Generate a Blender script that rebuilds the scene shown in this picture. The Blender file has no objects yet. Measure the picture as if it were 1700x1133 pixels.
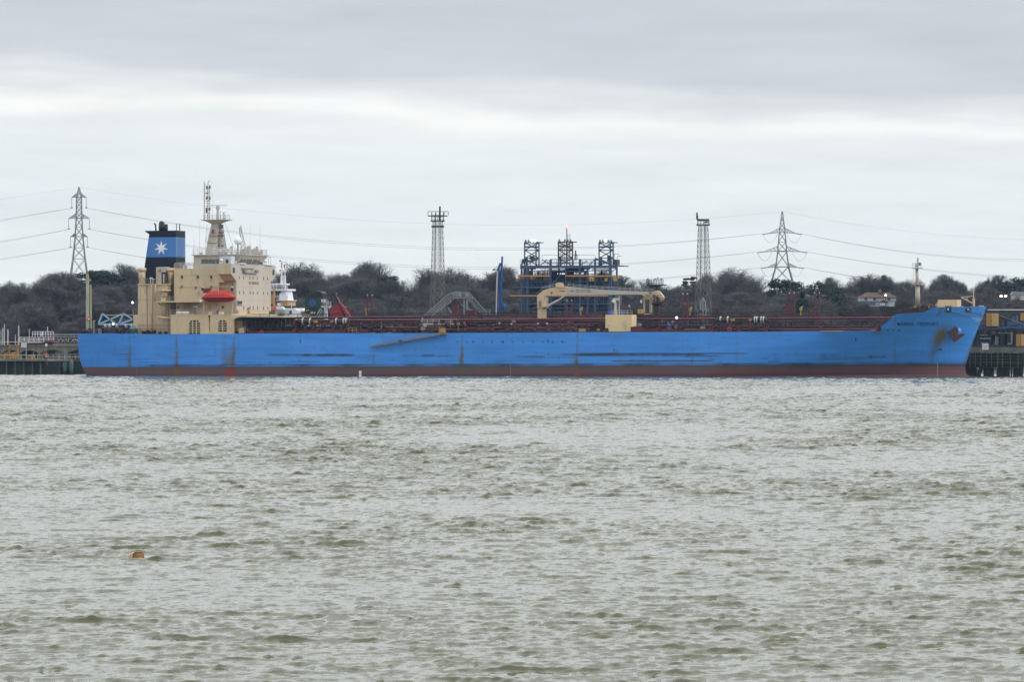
import bpy, math, random
import numpy as np
from mathutils import Vector, Matrix
R = math.radians
C = bpy.context.scene.collection
SC = bpy.context.scene

# ------------------------------------------------------------------ camera
CAMZ = 8.0; FPX = 8333.0; PITCH = 7.5/8333.0
cam_d = bpy.data.cameras.new('camera'); cam = bpy.data.objects.new('camera', cam_d); C.objects.link(cam)
cam.location = (0, 0, CAMZ); cam.rotation_euler = (math.pi/2-PITCH, 0, 0)
cam_d.sensor_width = 36; cam_d.lens = FPX/1700*36; cam_d.clip_start = 1; cam_d.clip_end = 9000
SC.camera = cam

# ------------------------------------------------------------------ world (overcast sky) and sun
SUN_EL, SUN_AZ = R(34), R(104)      # azimuth clockwise from +Y
w = bpy.data.worlds.new('World'); SC.world = w; w.use_nodes = True
nt = w.node_tree; nt.nodes.clear()
def N(t, tree=None, **kw):
    n = (tree or nt).nodes.new(t)
    for k, v in kw.items():
        if k.startswith('i_'):
            key = k[2:]
            key = int(key) if key.isdigit() else key.replace('_', ' ')
            n.inputs[key].default_value = v
        else: setattr(n, k, v)
    return n
L = nt.links.new
out = N('ShaderNodeOutputWorld')
skyt = N('ShaderNodeTexSky', sky_type='NISHITA', sun_disc=False, sun_elevation=SUN_EL, sun_rotation=SUN_AZ)
bgA = N('ShaderNodeBackground', i_Strength=0.08); L(skyt.outputs[0], bgA.inputs[0])
tc = N('ShaderNodeTexCoord')
sep = N('ShaderNodeSeparateXYZ'); L(tc.outputs['Generated'], sep.inputs[0])
# slope the cloud bank slightly down to the right and wobble it with stretched noise
mp = N('ShaderNodeMapping'); mp.inputs['Scale'].default_value = (9, 3, 70); L(tc.outputs['Generated'], mp.inputs[0])
nz = N('ShaderNodeTexNoise', i_Scale=1.6, i_Detail=5.0, i_Roughness=0.52); L(mp.outputs[0], nz.inputs[0])
mpb = N('ShaderNodeMapping'); mpb.inputs['Scale'].default_value = (16, 5, 120); mpb.inputs['Location'].default_value = (3.1, 0, 1.7); L(tc.outputs['Generated'], mpb.inputs[0])
nz2 = N('ShaderNodeTexNoise', i_Scale=1.5, i_Detail=4.0, i_Roughness=0.55); L(mpb.outputs[0], nz2.inputs[0])
def M_(op, a, b=None, c=None, tree=None):
    tree = tree or nt
    n = tree.nodes.new('ShaderNodeMath'); n.operation = op
    for i, v in enumerate((a, b, c)):
        if v is None: continue
        if hasattr(v, 'links') or hasattr(v, 'is_linked'): tree.links.new(v, n.inputs[i])
        else: n.inputs[i].default_value = v
    return n.outputs[0]
el = M_('ADD', sep.outputs[2], M_('MULTIPLY', sep.outputs[0], 0.036))
el = M_('ADD', M_('ADD', el, 0.0016), M_('MULTIPLY', M_('SUBTRACT', nz.outputs[0], 0.5), 0.014))
mr = N('ShaderNodeMapRange', i_1=0.0, i_2=0.10, i_3=0.0, i_4=1.0, clamp=True); L(el, mr.inputs[0])
rp = N('ShaderNodeValToRGB'); L(mr.outputs[0], rp.inputs[0])
cr = rp.color_ramp; cr.interpolation = 'EASE'
stops = [(0.00, (.90,.925,.915)), (0.13, (.905,.945,.955)), (0.24, (.88,.93,.95)), (0.34, (.885,.93,.945)), (0.415, (.92,.95,.955)), (0.455, (1.03,1.035,1.01)),
         (0.50, (.82,.835,.86)), (0.54, (.68,.71,.755)), (0.64, (.64,.675,.73)), (1.0, (.715,.745,.79))]
while len(cr.elements) < len(stops): cr.elements.new(0.5)
for e, (p, c) in zip(cr.elements, stops): e.position = p; e.color = (*c, 1)
# streaks
st = M_('ADD', 0.865, M_('MULTIPLY', nz2.outputs[0], 0.27))
mul = N('ShaderNodeMixRGB', blend_type='MULTIPLY', i_Fac=1.0); L(rp.outputs[0], mul.inputs[1]); L(st, mul.inputs[2])
# brighter cloud dome above the frame, duller again overhead
mr2 = N('ShaderNodeMapRange', i_1=0.07, i_2=0.12, i_3=0.0, i_4=1.0, clamp=True); L(sep.outputs[2], mr2.inputs[0])
dome = N('ShaderNodeValToRGB'); L(sep.outputs[2], dome.inputs[0]); dr = dome.color_ramp
dst = [(0.05, (.78, .82, .84)), (0.12, (1.05, 1.09, 1.11)), (0.25, (1.16, 1.19, 1.22)), (0.40, (1.10, 1.14, 1.19)), (0.62, (1.55, 1.60, 1.68)), (1.0, (1.6, 1.65, 1.75))]
while len(dr.elements) < len(dst): dr.elements.new(0.5)
for e, (p, c) in zip(dr.elements, dst): e.position = p; e.color = (*c, 1)
mx = N('ShaderNodeMixRGB', i_Fac=0.0); L(mr2.outputs[0], mx.inputs[0]); L(mul.outputs[0], mx.inputs[1]); L(dome.outputs[0], mx.inputs[2])
bgB = N('ShaderNodeBackground', i_Strength=1.0); L(mx.outputs[0], bgB.inputs[0])
ms = N('ShaderNodeMixShader', i_0=0.93); L(bgA.outputs[0], ms.inputs[1]); L(bgB.outputs[0], ms.inputs[2])
L(ms.outputs[0], out.inputs[0])
sd = bpy.data.lights.new('sun', 'SUN'); sd.energy = 1.5; sd.angle = R(14); sd.color = (1, .95, .88)
sun = bpy.data.objects.new('sun', sd); C.objects.link(sun)
sdir = Vector((math.sin(SUN_AZ)*math.cos(SUN_EL), math.cos(SUN_AZ)*math.cos(SUN_EL), math.sin(SUN_EL)))
sun.rotation_euler = sdir.to_track_quat('Z', 'Y').to_euler(); sun.location = (300, -50, 200)
SC.view_settings.view_transform = 'Standard'; SC.view_settings.look = 'None'
SC.view_settings.exposure = 0.0; SC.view_settings.gamma = 1.0
SC.view_settings.use_curve_mapping = False

# ------------------------------------------------------------------ pixel of the photo -> point in the world
def ray(px, py):
    d = Vector(((px-850)/FPX, 1.0, (566.5-py)/FPX)); c, s = math.cos(PITCH), math.sin(PITCH)
    return Vector((d.x, d.y*c+d.z*s, d.z*c-d.y*s))
def P(px, py, Y):
    d = ray(px, py); t = Y/d.y
    return Vector((d.x*t, Y, CAMZ+d.z*t))
class Frame:
    def __init__(s, o, yaw, trim=0.0):
        s.M = Matrix.Translation(o) @ Matrix.Rotation(-yaw, 4, 'Z') @ Matrix.Rotation(-trim, 4, 'Y')
        s.I = s.M.inverted()
    def q(s, px, py, v):
        o = s.I @ Vector((0, 0, CAMZ)); d = s.I.to_3x3() @ ray(px, py)
        t = (v-o.y)/d.y
        return o+d*t
    def proj(s, p):
        p = s.M @ Vector(p); p.z -= CAMZ
        c, sn = math.cos(PITCH), math.sin(PITCH)
        y = p.y*c-p.z*sn; z = p.z*c+p.y*sn
        return 850+FPX*p.x/y, 566.5-FPX*z/y
YAW = R(15)
s0 = -86.3/(math.cos(YAW)-.0863*math.sin(YAW))
SO = Vector((s0*math.cos(YAW), 1000-s0*math.sin(YAW), 0))
SHIP = Frame(SO, YAW, 0.0046)
JET = Frame(SO, YAW, 0.0)
WORLD = Frame(Vector((0, 0, 0)), 0, 0)

# ------------------------------------------------------------------ materials
MATS = {}
def newmat(name):
    m = bpy.data.materials.new(name); m.use_nodes = True
    t = m.node_tree; b = t.nodes['Principled BSDF']
    return m, t, b
def paint(name, col, rough=0.5, var=0.18, scale=0.6, rust=0.0, metal=0.0, rustcol=(.16, .07, .03), streak=True, spec=0.4, emit=None):
    if name in MATS: return MATS[name]
    m, t, b = newmat(name); b.inputs['Roughness'].default_value = rough; b.inputs['Metallic'].default_value = metal
    b.inputs['Specular IOR Level'].default_value = spec
    tc = N('ShaderNodeTexCoord', t); mp = N('ShaderNodeMapping', t)
    mp.inputs['Scale'].default_value = (1, 1, .25 if streak else 1); t.links.new(tc.outputs['Object'], mp.inputs[0])
    n1 = N('ShaderNodeTexNoise', t, i_Scale=scale, i_Detail=5.0, i_Roughness=0.6); t.links.new(mp.outputs[0], n1.inputs[0])
    f = N('ShaderNodeMapRange', t, i_1=0.3, i_2=0.7, i_3=1-var, i_4=1+var); t.links.new(n1.outputs[0], f.inputs[0])
    mu = N('ShaderNodeMixRGB', t, blend_type='MULTIPLY', i_Fac=1.0); mu.inputs[1].default_value = (*col, 1); t.links.new(f.outputs[0], mu.inputs[2])
    last = mu.outputs[0]
    if rust > 0:
        n2 = N('ShaderNodeTexNoise', t, i_Scale=scale*2.3, i_Detail=6.0, i_Roughness=0.68); t.links.new(mp.outputs[0], n2.inputs[0])
        g = N('ShaderNodeMapRange', t, i_1=0.68-rust*.2, i_2=0.80-rust*.2, i_3=0, i_4=.8); t.links.new(n2.outputs[0], g.inputs[0])
        mi = N('ShaderNodeMixRGB', t); t.links.new(g.outputs[0], mi.inputs[0]); t.links.new(last, mi.inputs[1]); mi.inputs[2].default_value = (*rustcol, 1)
        last = mi.outputs[0]
    t.links.new(last, b.inputs['Base Color'])
    MATS[name] = m; return m
def glow(name, col, s):
    m, t, b = newmat(name); b.inputs['Emission Color'].default_value = (*col, 1); b.inputs['Emission Strength'].default_value = s
    b.inputs['Base Color'].default_value = (*col, 1); return m
cream = paint('cream_paint', (.55, .43, .27), .5, .08, .5, .5, rustcol=(.30, .17, .08))
creamf = paint('pale_cream_paint', (.44, .40, .34), .5, .07, .5, .3, rustcol=(.34, .24, .16))
dred = paint('dark_red_paint', (.038, .009, .012), .5, .3, .8, .15)
red = paint('red_paint', (.095, .014, .019), .5, .2, .8, .1)
brown = paint('winch_brown_paint', (.045, .018, .017), .6, .4, 1.2, .2)
black = paint('black_paint', (.010, .010, .014), .45, .2)
navy = paint('funnel_navy_paint', (.005, .007, .018), .5, .1, spec=.2)
lblue = paint('funnel_blue_paint', (.048, .17, .45), .3, .05)
white = paint('white_paint', (.75, .76, .78), .4, .08)
offw = paint('weathered_white_paint', (.42, .42, .41), .5, .2, 1.5)
glass = paint('dark_window_glass', (.012, .016, .02), .12, .2, spec=.6)
gglass = paint('bridge_window_glass', (.05, .075, .07), .08, .5, 1.2, spec=.8)
yellow = paint('yellow_paint', (.42, .26, .03), .5, .15)
orange = paint('orange_paint', (.45, .23, .075), .5, .15)
boat_o = paint('boat_orange', (.44, .024, .012), .45, .1)
boat_r = paint('boat_red', (.23, .006, .016), .4, .1)
bsteel = paint('blue_steel', (.044, .078, .15), .5, .25, .4, .1)
bsteel2 = paint('bright_blue_steel', (.030, .085, .26), .5, .15, .4)
pblue = paint('pale_blue_steel', (.25, .42, .62), .5, .1)
gsteel = paint('galvanised_steel', (.22, .23, .25), .5, .15, .8)
dsteel = paint('dark_steel', (.045, .045, .048), .6, .3)
tsteel = paint('tower_steel', (.13, .125, .11), .6, .25, .4)
psteel = paint('pylon_steel', (.19, .195, .21), .6, .1)
conc = paint('jetty_concrete', (.16, .15, .12), .85, .35, .5)
dconc = paint('wet_dark_timber', (.018, .02, .02), .8, .5, .6)
tan = paint('gangway_aluminium', (.20, .175, .135), .6, .2, 1)
green = paint('dark_green_paint', (.012, .045, .028), .45, .15)
seag = paint('sea_green_paint', (.02, .10, .07), .6, .3)
bluep = paint('blue_paint', (.03, .07, .35), .5, .1)
emblue = paint('emblem_blue', (.03, .09, .33), .5, .1)
letter = paint('letter_black', (.012, .014, .025), .6, .1)
letred = paint('letter_red', (.20, .03, .05), .6, .1)

# ------------------------------------------------------------------ mesh builder
OFF = {}
class MB:
    def __init__(s): s.v = []; s.f = []
    def add(s, vs, fs):
        b = len(s.v); s.v += [tuple(x) for x in vs]; s.f += [tuple(i+b for i in f) for f in fs]; return s
    def box(s, a, b):
        (x0, y0, z0), (x1, y1, z1) = a, b
        x0, x1 = sorted((x0, x1)); y0, y1 = sorted((y0, y1)); z0, z1 = sorted((z0, z1))
        return s.add([(x0,y0,z0),(x1,y0,z0),(x1,y1,z0),(x0,y1,z0),(x0,y0,z1),(x1,y0,z1),(x1,y1,z1),(x0,y1,z1)],
                     [(0,3,2,1),(4,5,6,7),(0,1,5,4),(1,2,6,5),(2,3,7,6),(3,0,4,7)])
    def bar(s, a, b, w, h=None):
        h = h or w; a = Vector(a); b = Vector(b); d = (b-a)
        if d.length < 1e-6: return s
        d.normalize(); up = Vector((0,0,1)) if abs(d.z) < .95 else Vector((1,0,0))
        x = d.cross(up).normalized()*w/2; y = x.cross(d).normalized()*h/2
        return s.add([a-x-y, a+x-y, a+x+y, a-x+y, b-x-y, b+x-y, b+x+y, b-x+y],
                     [(0,3,2,1),(4,5,6,7),(0,1,5,4),(1,2,6,5),(2,3,7,6),(3,0,4,7)])
    def path(s, pts, w):
        for a, b in zip(pts[:-1], pts[1:]): s.bar(a, b, w)
        return s
    def cone(s, a, b, r0, r1=None, n=10, cap=True):
        r1 = r0 if r1 is None else r1; a = Vector(a); b = Vector(b); d = (b-a).normalized()
        up = Vector((0,0,1)) if abs(d.z) < .95 else Vector((1,0,0))
        x = d.cross(up).normalized(); y = d.cross(x)
        ra = [a+(x*math.cos(t)+y*math.sin(t))*r0 for t in [2*math.pi*i/n for i in range(n)]]
        rb = [b+(x*math.cos(t)+y*math.sin(t))*r1 for t in [2*math.pi*i/n for i in range(n)]]
        fs = [(i, (i+1)%n, n+(i+1)%n, n+i) for i in range(n)]
        if cap: fs += [tuple(range(n))[::-1], tuple(range(n, 2*n))]
        return s.add(ra+rb, fs)
    def tube(s, pts, r, n=8):
        for a, b in zip(pts[:-1], pts[1:]): s.cone(a, b, r, r, n)
        return s
    def ball(s, c, r, n=12, m=8, sz=1.0):
        c = Vector(c); vs = []; fs = []
        for j in range(m+1):
            th = math.pi*j/m
            for i in range(n):
                ph = 2*math.pi*i/n; vs.append(c+Vector((math.sin(th)*math.cos(ph)*r, math.sin(th)*math.sin(ph)*r, math.cos(th)*r*sz)))
        for j in range(m):
            for i in range(n): fs.append((j*n+i, (j+1)*n+i, (j+1)*n+(i+1)%n, j*n+(i+1)%n))
        return s.add(vs, fs)
    def prism(s, poly, v0, v1):       # poly: list of (u,z), extruded across in y
        n = len(poly); vs = [(p[0], v0, p[1]) for p in poly]+[(p[0], v1, p[1]) for p in poly]
        fs = [(i, (i+1)%n, n+(i+1)%n, n+i) for i in range(n)]+[tuple(range(n)), tuple(range(n, 2*n))[::-1]]
        return s.add(vs, fs)
    def hexa(s, bot, top):            # two quads
        return s.add(list(bot)+list(top), [(0,3,2,1),(4,5,6,7),(0,1,5,4),(1,2,6,5),(2,3,7,6),(3,0,4,7)])
    def rail(s, a, b, h=1.0, step=1.5, w=.045, bars=3):
        a = Vector(a); b = Vector(b); n = max(1, int((b-a).length/step)); up = Vector((0,0,h))
        for i in range(n+1):
            p = a.lerp(b, i/n); s.bar(p, p+up, w)
        for k in range(bars): z = Vector((0,0,h*(k+1)/bars)); s.bar(a+z, b+z, w)
        return s
    def lattice(s, base, top, n, w, wb=None, faces=4):   # base/top: 4 corner points
        wb = wb or w*.6; base = [Vector(p) for p in base]; top = [Vector(p) for p in top]
        for a, b in zip(base, top): s.bar(a, b, w)
        for k in range(n):
            for i in range(4):
                j = (i+1)%4
                a0 = base[i].lerp(top[i], k/n); a1 = base[i].lerp(top[i], (k+1)/n)
                b0 = base[j].lerp(top[j], k/n); b1 = base[j].lerp(top[j], (k+1)/n)
                s.bar(a0, b1, wb); s.bar(b0, a1, wb); s.bar(a1, b1, wb)
        return s
    def islands(s):
        par = list(range(len(s.v)))
        def fd(i):
            while par[i] != i: par[i] = par[par[i]]; i = par[i]
            return i
        for f in s.f:
            a = fd(f[0])
            for i in f[1:]: par[fd(i)] = a
        g = {}
        for f in s.f: g.setdefault(fd(f[0]), []).append(f)
        out = []
        for fs in g.values():
            ids = sorted({i for f in fs for i in f}); mp = {i: k for k, i in enumerate(ids)}
            m = MB(); m.v = [s.v[i] for i in ids]; m.f = [tuple(mp[i] for i in f) for f in fs]; out.append(m)
        return out
    def build(s, name, mat, parent=None, smooth=False, base=None, M=None):
        me = bpy.data.meshes.new(name); o = Vector((0,0,0))
        if parent is not None: o = OFF.get(parent.name, o)
        elif base is not None: o = Vector(base)
        me.from_pydata([(v[0]-o.x, v[1]-o.y, v[2]-o.z) for v in s.v], [], s.f)
        me.materials.append(mat); me.update()
        if smooth:
            for p in me.polygons: p.use_smooth = True
        ob = bpy.data.objects.new(name, me); C.objects.link(ob)
        if parent is not None: ob.parent = parent
        else: ob.matrix_world = (M or Matrix()) @ Matrix.Translation(o)
        OFF[ob.name] = o
        return ob
def tag(o, label, cat, group=None, kind=None):
    if label: o['label'] = label
    if cat: o['category'] = cat
    if group: o['group'] = group
    if kind: o['kind'] = kind
    return o
def thing(name, label, cat, base, frame=WORLD, group=None):
    o = bpy.data.objects.new(name, None); C.objects.link(o); o.empty_display_size = 1
    o.matrix_world = frame.M @ Matrix.Translation(Vector(base)); OFF[o.name] = Vector(base)
    return tag(o, label, cat, group)
def pmesh(name, vs, fs, mat):
    me = bpy.data.meshes.new(name); me.from_pydata(vs, [], fs); me.materials.append(mat); return me
def copy_tree(o, parent=None):
    c = o.copy(); C.objects.link(c)
    if parent is not None: c.parent = parent
    for ch in list(o.children): copy_tree(ch, c)
    return c
def text_verts(txt, size, spacing=1.0, bold=0.0, xs=1.0):
    cu = bpy.data.curves.new('lettering', 'FONT'); cu.body = txt; cu.size = size; cu.space_character = spacing
    cu.offset = bold; cu.extrude = 0.0; cu.resolution_u = 2
    ob = bpy.data.objects.new('lettering', cu); C.objects.link(ob)
    dg = bpy.context.evaluated_depsgraph_get(); me = ob.evaluated_get(dg).to_mesh()
    vs = [v.co.copy() for v in me.vertices]; fs = [tuple(p.vertices) for p in me.polygons]
    ob.evaluated_get(dg).to_mesh_clear(); bpy.data.objects.remove(ob); bpy.data.curves.remove(cu)
    x0 = min(v.x for v in vs); x1 = max(v.x for v in vs); y0 = min(v.y for v in vs); y1 = max(v.y for v in vs)
    return [((v.x-x0)/(x1-x0), (v.y-y0)/(y1-y0)) for v in vs], fs
def lettering(txt, a, ex, ez, mat, parent, bold=.02, spacing=1.05, off=(0, 0, 0), name='lettering', fn=None, M=None):
    """text fitted to the parallelogram at a spanned by ex (width) and ez (height)"""
    vs, fs = text_verts(txt, 1, spacing, bold)
    a = Vector(a); ex = Vector(ex); ez = Vector(ez); off = Vector(off)
    mb = MB()
    mb.add([(fn(u, t) if fn else a+ex*u+ez*t+off) for u, t in vs], fs)
    return mb.build(name, mat, parent)
# ------------------------------------------------------------------ water
def ocean_tile(n, Lt, lmin, lmax, lpeak, hs, wdir, seed, spread=2):
    rng = np.random.default_rng(seed)
    k1 = np.fft.fftfreq(n, Lt/n)*2*np.pi
    kx, ky = np.meshgrid(k1, k1, indexing='xy'); k = np.hypot(kx, ky); k[0, 0] = 1e9
    lam = 2*np.pi/k; kp = 2*np.pi/lpeak
    S = np.exp(-1.25*(kp/k)**2)/k**3.6
    cosd = (kx*math.cos(wdir)+ky*math.sin(wdir))/k
    S *= np.abs(cosd)**spread+0.04
    S *= 1/(1+np.exp((lmin-lam)/(lmin*.08)))/(1+np.exp((lam-lmax)/(lmax*.08)))
    S[0, 0] = 0
    h = (rng.normal(size=(n, n))+1j*rng.normal(size=(n, n)))*np.sqrt(S)
    z = np.real(np.fft.ifft2(h)); sc = hs/4/z.std()
    dx = np.real(np.fft.ifft2(-1j*kx/k*h))*sc; dy = np.real(np.fft.ifft2(-1j*ky/k*h))*sc
    return (z*sc).astype(np.float32), dx.astype(np.float32), dy.astype(np.float32), n, Lt
def sample(tile, X, Y, rot=0.0):
    z, dx, dy, n, Lt = tile
    c, s = math.cos(rot), math.sin(rot)
    u = (X*c+Y*s)/Lt*n; v = (-X*s+Y*c)/Lt*n
    i = np.floor(u).astype(np.int64); j = np.floor(v).astype(np.int64); fu = (u-i); fv = (v-j)
    i0 = i % n; j0 = j % n; i1 = (i+1) % n; j1 = (j+1) % n
    def b(a): return a[j0, i0]*(1-fu)*(1-fv)+a[j0, i1]*fu*(1-fv)+a[j1, i0]*(1-fu)*fv+a[j1, i1]*fu*fv
    Z, A, B = b(z), b(dx), b(dy)
    return Z, A*c-B*s, A*s+B*c
WD = R(-97)
tA = ocean_tile(1024, 149.0, 1.1, 16, 3.6, .108, WD, 3, 7)
tB = ocean_tile(1024, 47.0, .22, 1.5, .80, .058, WD+.2, 5, 1.5)
tC = ocean_tile(512, 71.0, .9, 6, 1.8, .062, WD-.12, 8, 9)
tG = ocean_tile(256, 620.0, 16, 160, 60, 4.0, WD+.6, 21, 0)
def water():
    ys = [100.0]
    while ys[-1] < 1062: ys.append(ys[-1]+0.105*(ys[-1]/100)**.92)
    ys = np.array([-60, 20, 60, 85, 95]+ys+[1070, 1090, 1130, 1200, 1400, 2600])
    us = np.concatenate([[-3.5, -2.0, -1.2, -.8, -.5, -.38], np.linspace(-.32, -.118, 150), np.linspace(-.1175, .1175, 650), np.linspace(.118, .32, 150), [.38, .5, .8, 1.2, 2.0, 3.5]])
    U, Yg = np.meshgrid(us, ys); X = np.clip(U*(Yg+90), -950, 950)
    inner = np.clip((.32-np.abs(U))/.04, 0, 1)*np.clip((Yg-96)/6, 0, 1)*np.clip((1060-Yg)/25, 0, 1)
    rng = np.random.default_rng(1)
    m = inner > 0
    Z = np.zeros_like(X); DX = np.zeros_like(X); DY = np.zeros_like(X)
    gust = np.clip(1+.20*sample(tG, X, Yg*.55, .3)[0], .62, 1.5)      # wind lanes and calmer patches
    for t, rot, amp, f0, f1 in ((tA, 0, 1, 9e3, 1e4), (tC, .21, 1, 9e3, 1e4), (tB, .05, 1, 800, 1200)):
        a = amp*inner*np.clip((f1-Yg)/(f1-f0), 0, 1)*gust*(.86+.66*np.clip((Yg-150)/420, 0, 1))
        z, dx, dy = sample(t, X, Yg, rot); Z += z*a; DX += dx*a; DY += dy*a
    Z = Z+np.clip(Z-.04, 0, 1)*.38                                   # peaked crests
    X2 = X-DX*1.15; Y2 = Yg-DY*1.15-np.clip(Z, 0, 1)*.9               # crests lean toward the shore they run to
    co = np.stack([X2, Y2, Z], -1).reshape(-1, 3).astype(np.float32)
    r, c = X.shape
    idx = np.arange(r*c).reshape(r, c)
    q = np.stack([idx[:-1, :-1], idx[:-1, 1:], idx[1:, 1:], idx[1:, :-1]], -1).reshape(-1, 4)
    me = bpy.data.meshes.new('water'); nf = len(q)
    me.vertices.add(len(co)); me.vertices.foreach_set('co', co.ravel())
    me.loops.add(nf*4); me.loops.foreach_set('vertex_index', q.ravel().astype(np.int32))
    me.polygons.add(nf); me.polygons.foreach_set('loop_start', np.arange(0, nf*4, 4, dtype=np.int32))
    me.polygons.foreach_set('use_smooth', np.ones(nf, dtype=bool))
    me.update(calc_edges=True)
    ob = bpy.data.objects.new('water', me); C.objects.link(ob); ob['kind'] = 'structure'
    m, t, b = newmat('estuary_water'); me.materials.append(m)
    b.inputs['Roughness'].default_value = .05; b.inputs['IOR'].default_value = 1.33
    ge = N('ShaderNodeNewGeometry', t); 
    n0 = N('ShaderNodeTexNoise', t, i_Scale=.02, i_Detail=3.0); mp0 = N('ShaderNodeMapping', t); mp0.inputs['Scale'].default_value = (1, .35, 1)
    t.links.new(ge.outputs['Position'], mp0.inputs[0]); t.links.new(mp0.outputs[0], n0.inputs[0])
    mixc = N('ShaderNodeMixRGB', t); t.links.new(n0.outputs[0], mixc.inputs[0])
    mixc.inputs[1].default_value = (.070, .080, .040, 1); mixc.inputs[2].default_value = (.094, .090, .046, 1)
    t.links.new(mixc.outputs[0], b.inputs['Base Color'])
    # ripples too small to model: tilt the normal directly
    acc = None
    for scx, scy, amp in ((3.0, 2.2, .52), (4, 17, .16), (.9, .55, .36), (.10, .045, .08)):
        mp = N('ShaderNodeMapping', t); mp.inputs['Scale'].default_value = (scx, scy, 1)
        t.links.new(ge.outputs['Position'], mp.inputs[0])
        n = N('ShaderNodeTexNoise', t, i_Scale=1.0, i_Detail=4.0, i_Roughness=.62); t.links.new(mp.outputs[0], n.inputs[0])
        s = N('ShaderNodeVectorMath', t, operation='SUBTRACT'); t.links.new(n.outputs['Color'], s.inputs[0]); s.inputs[1].default_value = (.5, .5, .5)
        k = N('ShaderNodeVectorMath', t, operation='MULTIPLY'); t.links.new(s.outputs[0], k.inputs[0]); k.inputs[1].default_value = (amp*1.1, amp*1.5, 0)
        if acc is None: acc = k.outputs[0]
        else:
            a = N('ShaderNodeVectorMath', t, operation='ADD'); t.links.new(acc, a.inputs[0]); t.links.new(k.outputs[0], a.inputs[1]); acc = a.outputs[0]
    a = N('ShaderNodeVectorMath', t, operation='ADD'); t.links.new(acc, a.inputs[0]); t.links.new(ge.outputs['Normal'], a.inputs[1])
    nn = N('ShaderNodeVectorMath', t, operation='NORMALIZE'); t.links.new(a.outputs[0], nn.inputs[0])
    t.links.new(nn.outputs[0], b.inputs['Normal'])
water()

# ------------------------------------------------------------------ land
SKY_PTS = [(-200, 470), (0, 474), (60, 470), (100, 458), (160, 452), (230, 452), (300, 462), (420, 470), (480, 462), (540, 470), (570, 468), (620, 452), (655, 472), (690, 470),
           (750, 472), (790, 476), (850, 468), (900, 470), (1000, 474), (1080, 482), (1110, 486), (1150, 472), (1230, 468), (1270, 490), (1300, 480), (1335, 494), (1370, 476),
           (1450, 478), (1500, 474), (1550, 476), (1600, 480), (1640, 476), (1700, 474), (1900, 474)]
def skypy(px):
    for (a, ya), (b, yb) in zip(SKY_PTS[:-1], SKY_PTS[1:]):
        if a <= px <= b: return ya+(yb-ya)*(px-a)/(b-a)
    return 472
YR = 1480.0
def ridge_z(x):      # ground height along the ridge line at distance YR
    px = 850+x*FPX/YR
    s = sum(skypy(px+d) for d in (-45, -25, 0, 25, 45))/5
    return P(px, s, YR).z-11.0
def ground_z(x, y):
    if y < 1150: return -3.0
    t = min(1, (y-1150)/(YR-1150)); e = t**.8
    z = -1.5+e*(ridge_z(x)+1.5)
    if y > YR: z -= (y-YR)*.008
    return z+.8*math.sin(x/17+y/29)*min(1, t*4)+.5*math.sin(x/7-y/13)*min(1, t*4)
def hills():
    xs = np.linspace(-620, 620, 200); ys = np.concatenate([np.linspace(1140, 1500, 60), [1560, 1700, 1900, 2300, 3000]])
    vs = [(float(x)*(1 if y < 1600 else (1+(y-1600)/1400)), float(y), ground_z(float(x), float(y))) for y in ys for x in xs]
    n = len(xs); fs = [(j*n+i, j*n+i+1, (j+1)*n+i+1, (j+1)*n+i) for j in range(len(ys)-1) for i in range(n-1)]
    m, t, b = newmat('winter_hillside'); b.inputs['Roughness'].default_value = .95
    tc = N('ShaderNodeNewGeometry', t)
    n1 = N('ShaderNodeTexNoise', t, i_Scale=.045, i_Detail=6.0, i_Roughness=.6); t.links.new(tc.outputs['Position'], n1.inputs[0])
    rp = N('ShaderNodeValToRGB', t); t.links.new(n1.outputs[0], rp.inputs[0]); e = rp.color_ramp.elements
    e[0].position = .35; e[0].color = (.035, .032, .022, 1); e[1].position = .7; e[1].color = (.075, .06, .042, 1)
    x = rp.color_ramp.elements.new(.5); x.color = (.05, .043, .03, 1)
    t.links.new(rp.outputs[0], b.inputs['Base Color'])
    me = pmesh('hills', vs, fs, m); me.update()
    for p in me.polygons: p.use_smooth = True
    o = bpy.data.objects.new('hills', me); C.objects.link(o); o['kind'] = 'structure'
hills()
def bark_mat(name, c0, c1, sc=.25):
    m, t, b = newmat(name); b.inputs['Roughness'].default_value = .9; b.inputs['Specular IOR Level'].default_value = .15
    oi = N('ShaderNodeObjectInfo', t); tc = N('ShaderNodeTexCoord', t)
    n = N('ShaderNodeTexNoise', t, i_Scale=sc, i_Detail=4.0); t.links.new(tc.outputs['Object'], n.inputs[0])
    f = M_('ADD', M_('MULTIPLY', n.outputs[0], .6), M_('MULTIPLY', oi.outputs['Random'], .5), tree=t)
    mi = N('ShaderNodeMixRGB', t); t.links.new(f, mi.inputs[0]); mi.inputs[1].default_value = (*c0, 1); mi.inputs[2].default_value = (*c1, 1)
    t.links.new(mi.outputs[0], b.inputs['Base Color']); return m
m_bark = bark_mat('winter_bark', (.032, .030, .032), (.052, .048, .048))
m_twig = bark_mat('winter_twigs', (.058, .055, .064), (.092, .083, .086))
m_pine = bark_mat('pine_needles', (.016, .024, .024), (.026, .036, .030), .4)
m_ever = bark_mat('evergreen_leaves', (.022, .029, .021), (.036, .044, .030), .4)
m_bush = bark_mat('bramble_thicket', (.036, .034, .034), (.062, .054, .050), .08)
def perp(d, rng):
    r = Vector((rng.gauss(0, 1), rng.gauss(0, 1), rng.gauss(0, 1))); r -= d*r.dot(d); return r.normalized()
def seg(mb, a, b, r0, r1, n=3):
    mb.cone(a, b, r0, r1, n, cap=False)
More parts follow.
